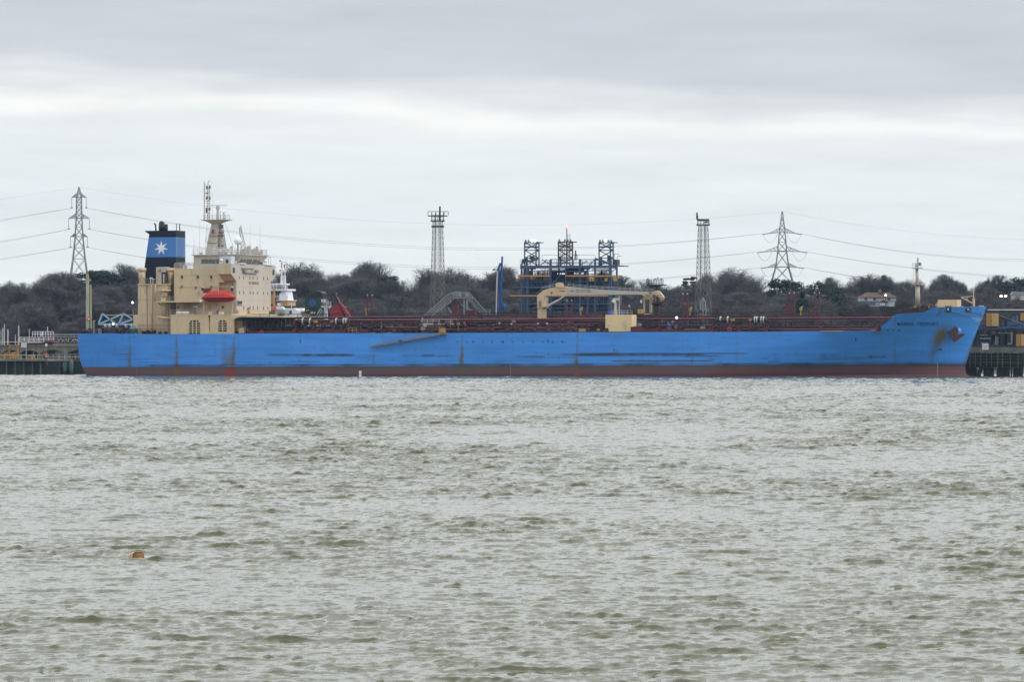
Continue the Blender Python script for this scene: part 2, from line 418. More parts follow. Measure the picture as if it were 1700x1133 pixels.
def bare_tree(seed, H=12.0, spread=1.0, twigf=1.0, upr=.0):
    rng = random.Random(seed); tr = MB(); cw = MB()
    def grow(p, d, ln, r, lev):
        k = 3 if lev < 2 else 2; q = p
        for i in range(k):
            d2 = (d+perp(d, rng)*rng.uniform(.08, .3)+Vector((0, 0, .10 if lev < 3 else .05+upr))).normalized()
            e = q+d2*ln/k; r1 = r*(1-.28*(i+1)/k)
            if lev <= 2: seg(tr, q, e, r*(1-.28*i/k), r1, 5 if lev < 2 else 3)
            else: seg(cw, q, e, max(r*(1-.28*i/k), .014), max(r1, .011), 3)
            if lev < 5 and (i > 0 or lev > 0):
                nb = [2, 2, 2, 3, 3][lev]
                for _ in range(nb):
                    a = rng.uniform(.45, .95) if lev < 3 else rng.uniform(.4, 1.1)
                    b = (d2*math.cos(a)+perp(d2, rng)*math.sin(a)*spread).normalized()
                    if lev < 3: b.z = max(b.z, -.05); b.normalize()
                    s = q.lerp(e, rng.uniform(.4, 1))
                    grow(s, b, ln*rng.uniform(.55, .78), r1*.62, lev+1)
            q, d = e, d2
        if lev < 5: grow(q, d, ln*.7, r*.68, lev+1)
        else:
            for _ in range(3):          # fine end twigs
                b = (d+perp(d, rng)*rng.uniform(.3, 1.1)+Vector((0, 0, .25))).normalized(); e = q+b*rng.uniform(.35, .75); w_ = perp(b, rng)*.009
                cw.add([q-w_, q+w_, e+w_*.5, e-w_*.5], [(0, 1, 2, 3)])
    grow(Vector((0, 0, -1)), Vector((rng.uniform(-.08, .08), rng.uniform(-.08, .08), 1)).normalized(), H*.34, .30, 0)
    zs = sorted(v[2] for v in cw.v); top = zs[int(len(zs)*.985)]
    s = H/top
    def env(v):                       # a rounded crown outline with a ragged edge
        x, y, z = v[0]*s, v[1]*s, v[2]*s
        cz = H*.56; ex = math.hypot(x, y)/(H*.47*spread); ez = (z-cz)/(H*.44 if z > cz else H*.5)
        r = math.hypot(ex, ez); lim = 1+.06*math.sin(x*1.9+seed)+.06*math.sin(z*2.3+y)
        if r > lim: k = (lim+(r-lim)*.42)/r; x *= k; y *= k; z = cz+(z-cz)*k
        return (x, y, z)
    tr.v = [(x*s, y*s, z*s) for x, y, z in tr.v]; cw.v = [env(v) for v in cw.v]
    return tr, cw
def leafy(seed, H, kind):
    rng = random.Random(seed); tr = MB(); cw = MB()
    tr.cone((0, 0, -1), (0, 0, H*.9), .28, .05, 6)
    cl = []
    if kind == 'conifer':
        for i in range(46):
            z = rng.uniform(.12, 1)*H; rr = (1-z/H)*H*.27+.25
            a = rng.uniform(0, 6.28); x, y = math.cos(a)*rr*rng.uniform(.3, 1), math.sin(a)*rr*rng.uniform(.3, 1)
            cl.append((x, y, z, .55+.25*rr, .35)); tr.cone((0, 0, z-.3), (x, y, z), .05, .03, 3)
    elif kind == 'pine':
        for i in range(44):
            a = rng.uniform(0, 6.28); rr = rng.uniform(.05, 1)*H*.38; z = H*(rng.uniform(.55, .98))-rr*.16
            x, y = math.cos(a)*rr, math.sin(a)*rr
            cl.append((x, y, z, 1.25, .55)); tr.cone((0, 0, z-1.6), (x, y, z-.2), .09, .04, 4)
    elif kind == 'column':
        for i in range(34):
            z = rng.uniform(.06, 1)*H; a = rng.uniform(0, 6.28); rr = H*.11*(1-(z/H)**4); cl.append((math.cos(a)*rr, math.sin(a)*rr, z, .7, 1.3))
    else:
        for i in range(60):
            a = rng.uniform(0, 6.28); t = rng.uniform(.15, 1); z = H*t; rr = H*.42*math.sqrt(max(.02, 1-(2*t-1.05)**2))*rng.uniform(.35, 1)
            x, y = math.cos(a)*rr, math.sin(a)*rr
            cl.append((x, y, z, H*.10, .8)); tr.cone((0, 0, z*.6), (x, y, z), .07, .03, 3)
    for (x, y, z, r, sz) in cl:
        for _ in range(110):
            d = Vector((rng.gauss(0, 1), rng.gauss(0, 1), rng.gauss(0, 1))).normalized()
            p = Vector((x, y, z))+Vector((d.x, d.y, d.z*sz))*r*rng.uniform(.5, 1.1)
            a = perp(d, rng)*.15; b = d.cross(a).normalized()*.11+d*.05
            cw.add([p-a-b, p+a-b, p+a*.6+b*1.3, p-a*.7+b], [(0, 1, 2, 3)])
    return tr, cw
PROTO = {}
def tree(kind, seed, px=None, toppy=None, Y=None, label='', group=None, x=None, H=None, rz=0, wx=1.0, nm=None):
    key = (kind, seed)
    if key not in PROTO:
        if kind == 'bare': t, c = bare_tree(seed); mm = m_twig
        elif kind == 'wide': t, c = bare_tree(seed, 12, 1.25); mm = m_twig
        elif kind == 'upright': t, c = bare_tree(seed, 12, .75, upr=.25); mm = m_twig
        else: t, c = leafy(seed, 12, kind); mm = m_ever if kind == 'round' else m_pine
        tm = pmesh('trunk', t.v, t.f, m_bark); cm = pmesh('crown', c.v, c.f, mm)
        PROTO[key] = (tm, cm)
    tm, cm = PROTO[key]
    if x is None: x = P(px, 500, Y).x
    gz = ground_z(x, Y)
    if H is None: H = P(px, toppy, Y).z-gz
    nm = nm or {'conifer': 'conifer_tree', 'pine': 'pine_tree', 'column': 'cypress_tree', 'round': 'evergreen_tree'}.get(kind, 'bare_tree')
    o = bpy.data.objects.new(nm, None); C.objects.link(o); o.location = (x, Y, gz-.2); s = H/12.0; o.rotation_euler = (0, 0, rz)
    o.scale = (s*wx, s*wx, s)
    tag(o, label, 'tree', group)
    for n_, me in (('trunk', tm), ('crown', cm)):
        k = bpy.data.objects.new(n_, me); C.objects.link(k); k.parent = o
    return o
# ------------------------------------------------------------------ trees on the far shore
G_SKY = 'bare trees along the skyline'
sky_trees = [ # px, top py, kind, seed, Y, width factor, label
 (22, 470, 'bare', 1, 1470, 1.15, 'rounded bare tree at the far left edge of the skyline'),
 (62, 482, 'wide', 2, 1450, 1.0, 'low bare tree in the skyline dip left of the tall lattice pylon'),
 (97, 453, 'bare', 3, 1460, 1.3, 'big broad bare tree with sky showing through, left of the tall pylon foot'),
 (122, 458, 'wide', 4, 1475, 1.0, 'bare tree directly in front of the left pylon foot'),
 (155, 449, 'pine', 11, 1440, 1.2, 'dark flat-topped pine just right of the left pylon'),
 (183, 447, 'pine', 12, 1450, 1.2, 'dark pine between the left pylon and the ship funnel'),
 (212, 441, 'bare', 1, 1460, 1.2, 'tall bare tree just left of the ship funnel'),
 (235, 447, 'wide', 2, 1470, 1.1, 'bare tree rising behind the tanker\'s funnel'),
 (478, 455, 'wide', 2, 1475, .9, 'thin small bare tree right of the white ship mast'),
 (508, 441, 'wide', 4, 1480, 1.25, 'airy round bare tree on the skyline above the green funnel'),
 (551, 455, 'bare', 3, 1450, 1.1, 'dark bare tree above the red loading arms'),
 (575, 460, 'wide', 2, 1470, .9, 'small bare tree right of the one above the red loading arms'),
 (600, 455, 'bare', 1, 1450, 1.2, 'bare tree left of the highest round tree on the skyline'),
 (632, 436, 'bare', 3, 1460, 1.25, 'highest round bare tree left of the tall floodlight mast'),
 (650, 456, 'pine', 12, 1450, .8, 'dark pine under the right side of the highest round tree'),
 (693, 449, 'wide', 2, 1480, 1.2, 'isolated round bare tree just left of the tall floodlight mast'),
 (752, 450, 'wide', 4, 1475, 1.35, 'wide airy bare tree just right of the tall floodlight mast'),
 (775, 466, 'bare', 1, 1460, 1.0, 'low bare tree between the floodlight mast and the blue loading arm'),
 (812, 455, 'wide', 2, 1475, 1.1, 'bare tree directly left of the blue loading arm'),
 (850, 444, 'bare', 3, 1470, 1.2, 'bare tree between the blue loading arm and the blue steel rig'),
 (900, 450, 'bare', 1, 1470, 1.2, 'bare tree seen through the left bays of the blue rig'),
 (950, 455, 'wide', 4, 1470, 1.2, 'bare tree seen through the middle of the blue rig'),
 (995, 450, 'bare', 3, 1475, 1.1, 'bare tree seen through the right bays of the blue rig'),
 (1035, 460, 'upright', 5, 1460, 1.2, 'bare tree with upright twigs just right of the blue rig'),
 (1060, 468, 'wide', 2, 1460, 1.1, 'bare tree between the blue rig and the small light platform'),
 (1105, 475, 'wide', 4, 1475, .9, 'pale bare tree right of the small light platform'),
 (1140, 459, 'conifer', 13, 1450, 1.0, 'dark pointed conifer, left one of the pair beside the right floodlight mast'),
 (1151, 459, 'conifer', 14, 1450, 1.0, 'dark pointed conifer, right one of the pair beside the right floodlight mast'),
 (1130, 475, 'bare', 1, 1440, 1.1, 'rounded bare tree sloping up to the pair of conifers'),
 (1182, 456, 'bare', 3, 1480, .9, 'bare tree showing just right of the right floodlight mast'),
 (1212, 458, 'bare', 1, 1450, 1.2, 'bare tree left of the airy treetop near the right pylon'),
 (1228, 450, 'wide', 4, 1480, 1.2, 'airy bare treetop between the floodlight mast and the right pylon'),
 (1252, 470, 'bare', 3, 1440, 1.0, 'low bare tree left of the right pylon foot'),
 (1293, 463, 'pine', 11, 1430, 1.1, 'dark domed pine in front of the right pylon foot'),
 (1318, 478, 'bare', 1, 1450, 1.0, 'small bare tree right of the right pylon foot'),
 (1365, 471, 'round', 15, 1420, 1.3, 'large dull green evergreen right of the right pylon'),
 (1333, 484, 'column', 16, 1330, 1.0, 'dark narrow cypress standing alone on the slope'),
 (1391, 462, 'upright', 5, 1460, 1.2, 'bare tree with upright twigs right of the large green evergreen'),
 (1415, 461, 'wide', 2, 1480, 1.1, 'airy bare tree left of the trees above the white house'),
 (1450, 459, 'wide', 4, 1480, 1.2, 'pale fine-twigged bare tree above the white house'),
 (1478, 458, 'upright', 5, 1475, 1.2, 'bare tree above the right end of the white house'),
 (1505, 466, 'bare', 3, 1460, 1.1, 'bare tree just left of the tanker\'s foremast'),
 (1545, 460, 'upright', 6, 1480, 1.1, 'bare tree just right of the tanker\'s foremast'),
 (1572, 457, 'upright', 5, 1480, 1.2, 'tall thin-topped bare tree above the cream box on the bow'),
 (1603, 466, 'upright', 6, 1475, 1.1, 'bare tree with thin upright top above the bow derrick'),
 (1632, 471, 'bare', 1, 1460, 1.1, 'low bare tree above the tip of the bow'),
 (1662, 458, 'upright', 5, 1475, 1.2, 'tall bare tree above the pair of bright lamps'),
 (1690, 459, 'pine', 12, 1450, 1.1, 'dark pine at the far right edge of the skyline'),
 (1720, 462, 'bare', 3, 1470, 1.1, 'bare tree cut by the right edge of the picture'),
]
rt = random.Random(4)
for (px, ty, kd, sd_, Y, wx, lab) in sky_trees:
    tree(kd, sd_, px=px, toppy=ty, Y=Y, label=lab, rz=rt.uniform(0, 6.3), wx=wx, group=G_SKY if kd in ('bare', 'wide', 'upright') else None)
# the wooded slope, row behind row
def slope_label(px, Y):
    side = 'left of the tanker stern' if px < 160 else 'behind the tanker deckhouse' if px < 470 else 'between the white bridge and the red loading arms' if px < 600 else 'behind the grey gangway arch' if px < 815 else \
        'behind the blue steel rig' if px < 1040 else 'between the crane tip and the right pylon' if px < 1290 else 'between the right pylon and the white house' if px < 1425 else 'around the white house and foremast' if px < 1560 else 'beyond the bow at the right'
    row = 'bare tree topping the dense wood' if Y > 1460 else 'bare tree high on the wood' if Y > 1420 else 'bare tree halfway up the wood' if Y > 1320 else 'bare tree low in the wood' if Y > 1250 else 'bare tree at the wood edge'
    return row+', '+side
for (Y, H, n, jit) in ((1478, 8.5, 46, 5), (1445, 10, 48, 9), (1395, 12, 44, 12), (1340, 11.5, 40, 12), (1285, 11, 38, 12), (1235, 10, 34, 10)):
    for i in range(n):
        px = -40+(i+rt.uniform(.1, .9))*1780/n
        if Y < 1400 and 1395 < px < 1500: continue          # garden in front of the white house
        if Y < 1300 and px > 1500 and rt.random() < .5: continue
        kd, sd_ = rt.choice([('bare', 1), ('wide', 2), ('bare', 3), ('wide', 4), ('upright', 5), ('bare', 1), ('bare', 3)])
        y = Y+rt.uniform(-jit, jit); x = P(px, 500, y).x
        h = H*rt.uniform(.82, 1.12)
        tree(kd, sd_, x=x, Y=y, H=h, rz=rt.uniform(0, 6.3), wx=rt.uniform(1.15, 1.6),
             label=slope_label(850+x/y*FPX, Y), group='trees of the wooded slope')
for (px, Y, H, kd, lab) in ((1410, 1300, 5, 'round', 'low yellow-green shrub on the slope left of the white house'), (1346, 1290, 6, 'round', 'dark green shrub at the foot of the cypress'),
        (1110, 1290, 9, 'round', 'dark green evergreen between the crane tip and the gauge masts'), (1484, 1325, 5.5, 'round', 'dark shrub against the right end of the white house'),
        (640, 1260, 8, 'round', 'dull green evergreen low on the slope behind the deck gauge mast'), (60, 1290, 9, 'round', 'dark evergreen low on the slope above the yacht masts')):
    tree(kd, 15, px=px, Y=Y, H=H, label=lab, rz=rt.uniform(0, 6), wx=1.2, nm='evergreen_shrub' if H < 7 else None)
def thicket():
    rng = np.random.default_rng(7); n = 130000
    Y = 1155+rng.random(n)**.8*330; X = (rng.random(n)-.5)*2*Y*.17
    xs = np.array(X); vs = []; fs = []
    clump = np.sin(X/9+Y/14)+np.sin(X/4.3-Y/7)+np.sin(X/21+Y/5)
    hmax = 1.4+clump*.9+rng.random(n)*1.5
    for i in range(n):
        x, y = float(X[i]), float(Y[i])
        if 1425 < 850+x/y*FPX < 1492 and y < 1352: hh = .3
        else: hh = max(.3, float(hmax[i]))
        z = ground_z(x, y)+rng.random()*hh
        a = rng.random()*6.28; w_ = .12+.22*rng.random(); t = rng.random()-.5
        ax, ay = math.cos(a)*w_, math.sin(a)*w_
        b = len(vs); vs += [(x-ax, y-ay, z-.2), (x+ax, y+ay, z-.2+t*.3), (x+ax*.6, y+ay*.6+.1, z+.2), (x-ax*.5, y-ay*.5-.1, z+.25+t*.3)]
        fs.append((b, b+1, b+2, b+3))
    me = pmesh('undergrowth', vs, fs, m_bush); o = bpy.data.objects.new('undergrowth', me); C.objects.link(o)
    tag(o, 'brown bramble and scrub covering the ground of the far slope', 'undergrowth', kind='stuff')
thicket()

# ------------------------------------------------------------------ the tanker: hull
BEAM = 30.0
sq = SHIP.q
ship = thing('tanker_ship', 'long blue oil tanker with cream deckhouse, black and blue funnel and red deck pipes', 'ship', (0, 0, 0), SHIP)
ship_deck_pts = [(120, 554), (131, 554), (300, 555), (520, 553.5), (720, 553.5), (1000, 552), (1300, 551), (1440, 549.5), (1462, 548), (1472, 545), (1481, 538.5), (1488, 530), (1496, 521.5), (1541, 519), (1549, 514), (1553, 511), (1560, 510.5), (1640, 509)]
stem_pts = [(509, 1637.5), (520, 1634), (560, 1618), (600, 1604.5), (607, 1602.5), (617, 1602.8), (622, 1605), (625, 1610), (627.5, 1620), (640, 1626)]
VC = BEAM/2
st_uz = [sq(px, py, VC) for py, px in stem_pts]
def stem_u(z):
    for a, b in zip(st_uz[:-1], st_uz[1:]):
        if b.z <= z <= a.z: return b.x+(a.x-b.x)*(z-b.z)/(a.z-b.z)
    return st_uz[0].x+(z-st_uz[0].z)*.45 if z > st_uz[0].z else st_uz[-1].x
def smooth(t): t = max(0, min(1, t)); return t*t*(3-2*t)
Z_DK = sq(700, 553.5, 0).z; Z_TOP = sq(1600, 510, 14).z
U_END = st_uz[0].x
def v_near(u, z):
    """side of the hull: distance of the near plating from the v=0 plane"""
    us = stem_u(z); t = max(0, min(1, (z+.5)/(Z_TOP+.5)))
    L0 = 52-22*t; u0 = us-L0; p = 2.0+1.3*t
    if u > u0:
        r = min(1, (u-u0)/L0); v = VC*(r**p)
        if u > us-3: v = max(v, VC*(1-math.sqrt(max(0, (us-u)/3))*.28))
        return min(VC, v)
    # stern: slight rounding in plan, more at the waterline
    rs = 13+8*(1-t)
    if u < rs:
        r = (rs-u)/rs; return (2.4+1.8*(1-t))*r**2.4
    return 0
# stern transom leans: lower part starts further forward
def u_aft(z):
    return 0.2+max(0, (Z_DK-z))*.03+max(0, 5.0-z)**2*.062
lu0 = sq(131.5, 556, 4.5).x
def sheer(u):
    if u < 10: return sq(131, 554, 2).z
    v = v_near(u, Z_DK+1); px, _ = SHIP.proj((u, v, Z_DK))
    for (a, ya), (b, yb) in zip(ship_deck_pts[:-1], ship_deck_pts[1:]):
        if a <= px <= b: return sq(px, ya+(yb-ya)*(px-a)/(b-a), v).z
    return Z_TOP
def build_hull():
    us = list(np.arange(0, 150, .28))+list(np.arange(150, U_END-3, .2))+list(np.linspace(U_END-3, U_END, 26)); us = np.array(us); nu = len(us)
    zb = -2.2; nz = 96
    top = np.array([sheer(u) for u in us])
    V = np.zeros((nz, nu, 3))
    for i in range(nu):
        for j in range(nz):
            t = j/(nz-1); z = zb+(top[i]-zb)*t
            a = u_aft(z)+lu0; b = stem_u(z); u = a+(b-a)*(us[i]/U_END)
            V[j, i] = (u, v_near(u-lu0 if u < 60 else u, z), z)
    near = V.reshape(-1, 3)
    far = near.copy(); far[:, 1] = BEAM-far[:, 1]
    co = np.concatenate([near, far]); k = nz*nu
    idx = np.arange(k).reshape(nz, nu)
    q = np.stack([idx[:-1, :-1], idx[:-1, 1:], idx[1:, 1:], idx[1:, :-1]], -1).reshape(-1, 4)
    q2 = q[:, ::-1]+k
    tr = np.stack([idx[:-1, 0]+k, idx[:-1, 0], idx[1:, 0], idx[1:, 0]+k], -1)           # transom
    quads = np.concatenate([q, q2, tr]); nf = len(quads)
    me = bpy.data.meshes.new('hull'); me.vertices.add(len(co)); me.vertices.foreach_set('co', co.astype(np.float32).ravel())
    me.loops.add(nf*4); me.loops.foreach_set('vertex_index', quads.ravel().astype(np.int32))
    me.polygons.add(nf); me.polygons.foreach_set('loop_start', np.arange(0, nf*4, 4, dtype=np.int32))
    sm = np.ones(nf, dtype=bool); sm[-len(tr):] = False; me.polygons.foreach_set('use_smooth', sm)
    me.update(calc_edges=True)
    # wear channels: R olive rust, G dark scuffs, B red-brown primer
    rng = np.random.default_rng(2)
    pts = np.array([SHIP.proj(p) for p in near]); PX, PY = pts[:, 0], pts[:, 1]
    Rr = np.zeros(k); G = np.zeros(k); B = np.zeros(k)
    nrow = rng.random(nz); ncol = rng.random(4000)
    def n1(x, s, seed=0):
        x = x/s+seed*37.3; i = np.floor(x).astype(int); f = x-i; f = f*f*(3-2*f); return ncol[i % 4000]*(1-f)+ncol[(i+1) % 4000]*f
    fib = n1(PX, 1.6, 1)*.5+n1(PX, 4.5, 2)*.5
    hor = n1(PY, .8, 3)*.5+n1(PX, 17, 4)*.3+n1(PX, 5, 9)*.2
    def strk(px, y0, y1, w, a, grow=0):
        t = np.clip((PY-y0)/(y1-y0), 0, 1); ww = w*(.6+grow*t)
        m = np.exp(-((PX-px-(n1(PY, 6, 5)-.5)*1.2)/ww)**2)*(PY > y0)*(PY < y1)
        return m*a*(.45+.55*t)*(.5+.8*n1(PY, 3, px))
    def band(x0, x1, yc, h, a, slope=0):
        t = (PX-x0)/(x1-x0); m = np.exp(-((PY-yc-slope*(PX-x0))/h)**2)*np.clip(t*12, 0, 1)*np.clip((1-t)*12, 0, 1)
        return m*a*np.clip(hor*2.1-.25, 0, 1.2)
    for px, y0, y1, w, a, g in ((215.5, 559, 612, 1.6, .6, .5), (214, 575, 608, 4, .25, 1), (293.5, 560, 623, 1.5, .95, 2.0), (293, 556, 606, .5, .7, .2), (372, 558, 607, 7, .38, 0), (357, 558, 596, 4, .18, 0),
          (388, 560, 606, 2.2, .75, .8), (382, 575, 607, 4, .6, 1), (376, 590, 607, 2, .4, 0), (620.5, 589, 605, 1.4, .8, .5), (766.5, 557, 606, 1.2, .95, 1.6), (766.5, 575, 620, 2.4, .9, .8),
          (958, 553, 624, 1.6, .75, .8), (955, 590, 606, 5, .45, 1), (1224, 556, 600, 2.4, .3, 0), (1485, 557, 602, 1.6, .35, 0), (1487, 575, 602, 4, .2, 0), (910, 582, 590, 1.2, .7, 0), (928, 592, 602, 1.5, .5, 0),
          (1024, 580, 590, 2.2, .8, 0), (1019, 580, 583, 1, .9, 0), (1150, 575, 601, .9, .8, .4), (1118, 581, 586, 1, .6, 0), (1142, 584, 598, .7, .6, 0), (1061, 598, 606, 2, .7, 0), (1091, 598, 604, 2, .7, 0), (1150, 598, 606, 1.4, .7, 0),
          (1132, 600, 606, 1.2, .4, 0), (984, 600, 606, 1.5, .4, 0), (1322, 583, 589, 1.6, .6, 0), (449, 600, 604, 3, .6, 0), (637, 556, 572, 1.4, .3, 0), (634, 553, 566, 2, .5, -.3), (614, 553, 572, 1, .5, 0), (664, 574, 580, 1.2, .6, 0), (722, 576, 579, 2.5, .5, 0), (325, 556, 575, 8, .12, 0)):
        Rr += strk(px, y0, y1, w, a, g)
    # drips under the sheer strake
    for _ in range(60):
        px = rng.uniform(135, 1450); Rr += strk(px, 549, 553+rng.uniform(4, 9), rng.uniform(.5, 1.6), rng.uniform(.15, .5))*(PX < 1470)
    for _ in range(95):
        px = rng.uniform(135, 1590); y0 = rng.uniform(556, 596); Rr += strk(px, y0, min(606, y0+rng.uniform(6, 30)), rng.uniform(.3, 1.6), rng.uniform(.08, .38), 0)
    for _ in range(60):
        px = rng.uniform(140, 1560); w0 = rng.uniform(5, 40); G += band(px, px+w0, rng.uniform(586, 604), rng.uniform(.3, .9), rng.uniform(.15, .55), rng.uniform(-.03, .03))
    # hawse rust beside the anchor
    Rr += .72*np.exp(-(((PX-1563-(PY-556)*-.35)/12)**2+((PY-557)/16)**2)*1.0)
    Rr += .35*np.exp(-(((PX-1553-(PY-575)*-.3)/6)**2+((PY-583)/18)**2))
    Rr += .8*np.exp(-((PX-(1643-(PY-510)*.415-4))/1.6)**2)*(PY > 560)*(PY < 604)*.6
    Rr += .4*np.exp(-((PX-1486-((520-PY)*-.0))/1.1)**2)*(PY < 545)*(PY > 519)
    Rr += .5*np.exp(-((PX-(1565-(PY-510)*.6))/2)**2)*(PY < 526)
    for x0, x1, yc, h, a, s in ((438, 592, 588.8, 1.1, .75, .006), (440, 600, 591.2, .9, .55, 0), (500, 585, 590, 2.0, .55, 0), (480, 534, 601, 1.6, .35, 0), (592, 630, 591, 1.4, .3, 0),
          (660, 762, 591, 1.8, .35, 0), (700, 722, 590.5, 2.2, .45, 0), (857, 905, 592, .6, .9, 0), (857, 960, 594, .5, .8, 0), (930, 1010, 589.5, 1.8, .55, 0), (952, 1245, 587.4, .8, 1.1, .0), (952, 1180, 589.5, 1.5, .75, 0),
          (955, 1200, 591, .6, .9, 0), (1130, 1200, 593.5, .5, .9, -.02), (1180, 1242, 587, .4, .9, 0), (1180, 1242, 590, .4, .9, 0), (1263, 1276, 595.5, .5, .8, 0), (1275, 1298, 601, .7, .9, -.06), (1440, 1472, 592.6, 1.6, .75, 0),
          (1350, 1440, 598, 2.2, .30, -.03), (1360, 1480, 594, 1.6, .18, 0), (1361, 1372, 592, 5, .25, 0), (180, 225, 588.4, .4, .8, 0), (195, 250, 597, .45, .9, .02), (208, 235, 598.6, .5, .9, 0), (228, 262, 602, .5, .7, 0), (262, 276, 589.5, .6, .7, .08), (300, 375, 598, .45, .5, 0), (400, 470, 596, .4, .3, 0), (408, 440, 604, .8, .4, 0)):
        G += band(x0, x1, yc, h, a, s)
    Rr += band(1013, 1188, 600, 1.1, 1.1, -.002)*.8; G += band(1013, 1188, 599.4, .7, 1.4, -.002)
    for _ in range(140):
        px = rng.uniform(135, 1590); py = rng.uniform(558, 604); a = rng.uniform(.3, .9); G += a*np.exp(-(((PX-px)/rng.uniform(.4, 1.3))**2+((PY-py)/rng.uniform(.3, .8))**2))
    # boot-top: primer patches and grey slime
    low = near[:, 2] < Z_BT-.02
    for x, w_, a in ((293, 5, .9), (300, 7, .4), (381, 8, 1), (388, 2.5, .7), (958, 4, 1.1), (1222, 2, .4), (1040, 30, .1)):
        B += a*np.exp(-((PX-x)/w_)**4)*low
    rim = np.exp(-((PY-605)/4)**2)*low; G += rim*(.30+.45*n1(PX, 26, 12))*(PX > 250)
    base = np.linspace(0, 1, 2)
    G += low*np.clip(n1(PX, 40, 6)*1.4-.5+n1(PX, 9, 7)*.4-.2, 0, 1)*.5*np.exp(-((PY-609)/6)**2)
    col = np.ones((len(co), 4), dtype=np.float32); col[:, :3] = 0
    for ch, A in enumerate((Rr*1.45, G*1.15, B)): col[:k, ch] = np.clip(A, 0, 1)
    at = me.color_attributes.new('wear', 'FLOAT_COLOR', 'POINT'); at.data.foreach_set('color', col.ravel())
    m, t, b = newmat('hull_paint'); b.inputs['Roughness'].default_value = .42; b.inputs['Specular IOR Level'].default_value = .35
    tc = N('ShaderNodeTexCoord', t); sp = N('ShaderNodeSeparateXYZ', t); t.links.new(tc.outputs['Object'], sp.inputs[0])
    va = N('ShaderNodeVertexColor', t); va.layer_name = 'wear'; sv = N('ShaderNodeSeparateColor', t); t.links.new(va.outputs[0], sv.inputs[0])
    def nse(sc, scale, det=5, ro=.6):
        mp = N('ShaderNodeMapping', t); mp.inputs['Scale'].default_value = sc; t.links.new(tc.outputs['Object'], mp.inputs[0])
        n = N('ShaderNodeTexNoise', t, i_Scale=scale, i_Detail=float(det), i_Roughness=ro); t.links.new(mp.outputs[0], n.inputs[0]); return n.outputs[0]
    def mix(f, a, bb, typ='MIX'):
        n = N('ShaderNodeMixRGB', t, blend_type=typ)
        for s_, v in zip(n.inputs, (f, a, bb)):
            if hasattr(v, 'is_linked'): t.links.new(v, s_)
            elif isinstance(v, tuple): s_.default_value = (*v, 1)
            else: s_.default_value = v
        return n.outputs[0]
    def rng_(v, a, b_, c=0., d=1.):
        n = N('ShaderNodeMapRange', t, i_1=a, i_2=b_, i_3=c, i_4=d); t.links.new(v, n.inputs[0]); return n.outputs[0]
    blue = mix(rng_(nse((1, 1, 1), .028, 3), .35, .65), BLUE_A, BLUE_B)
    blue = mix(1.0, blue, rng_(nse((.25, .25, 2.5), .35, 6), .3, .7, .84, 1.13), 'MULTIPLY')
    blue = mix(rng_(nse((2.2, 2.2, .12), .5, 5), .56, .85, 0, .30), blue, (.09, .16, .17))
    rd = mix(rng_(nse((.5, .5, 2.5), .22, 6, .7), .32, .68), (.082, .070, .062), (.128, .062, .060))
    rd = mix(rng_(sp.outputs[2], -.2, 1.7, .7, 0), rd, (.150, .044, .055))
    rd = mix(rng_(sp.outputs[0], 120, 185, 0, .55), rd, (.155, .055, .062))
    rd = mix(rng_(nse((.35, .5, 3), .3, 8, .75), .47, .64, 0, .9), rd, (.072, .066, .060))
    rd = mix(rng_(sp.outputs[2], .35, -.1, 0, .7), rd, (.06, .02, .024))
    rd = mix(sv.outputs[2], rd, (.21, .030, .022))
    zl = M_('ADD', sp.outputs[2], M_('MULTIPLY', nse((1, 1, 1), .8, 3), .06), tree=t)
    f = rng_(zl, Z_BT-.01, Z_BT+.05)
    c = mix(f, rd, blue)
    c = mix(sv.outputs[0], c, mix(nse((1, 1, .5), 2.0), (.085, .105, .022), (.115, .075, .020)))
    c = mix(M_('MULTIPLY', sv.outputs[1], .9, tree=t), c, (.022, .028, .042))
    wv = N('ShaderNodeTexWave', t, i_Scale=.42, i_Distortion=2.0, i_Detail=2.0); t.links.new(tc.outputs['Object'], wv.inputs[0])
    bm = N('ShaderNodeBump', t, i_Strength=.18, i_Distance=.03); hh = M_('ADD', wv.outputs[1], nse((1, 1, 1), .5, 3), tree=t); t.links.new(hh, bm.inputs['Height']); t.links.new(bm.outputs[0], b.inputs['Normal'])
    t.links.new(c, b.inputs['Base Color'])
    me.materials.append(m)
    o = bpy.data.objects.new('hull', me); C.objects.link(o); o.parent = ship
    # main deck and poop plating (closed top, slightly below the sheer)
    mb = MB(); n = 0
    su = us[::6]
    ring = [(u+lu0 if u < 40 else u) for u in su]
    vs = []
    for u in ring:
        z = min(sheer(u), Z_DK) if u < 152 else sheer(u)
        z -= .12; vn = v_near(u-lu0 if u < 60 else u, z)+.05; vs += [(u, vn, z), (u, BEAM-vn, z)]
    fs = [(2*i, 2*i+2, 2*i+3, 2*i+1) for i in range(len(ring)-1)]
    mb.add(vs, fs); mb.build('deck', dred, ship)
Z_BT = sq(700, 604.2, 0).z
BLUE_A = (.042, .222, .640); BLUE_B = (.058, .275, .750)
build_hull()
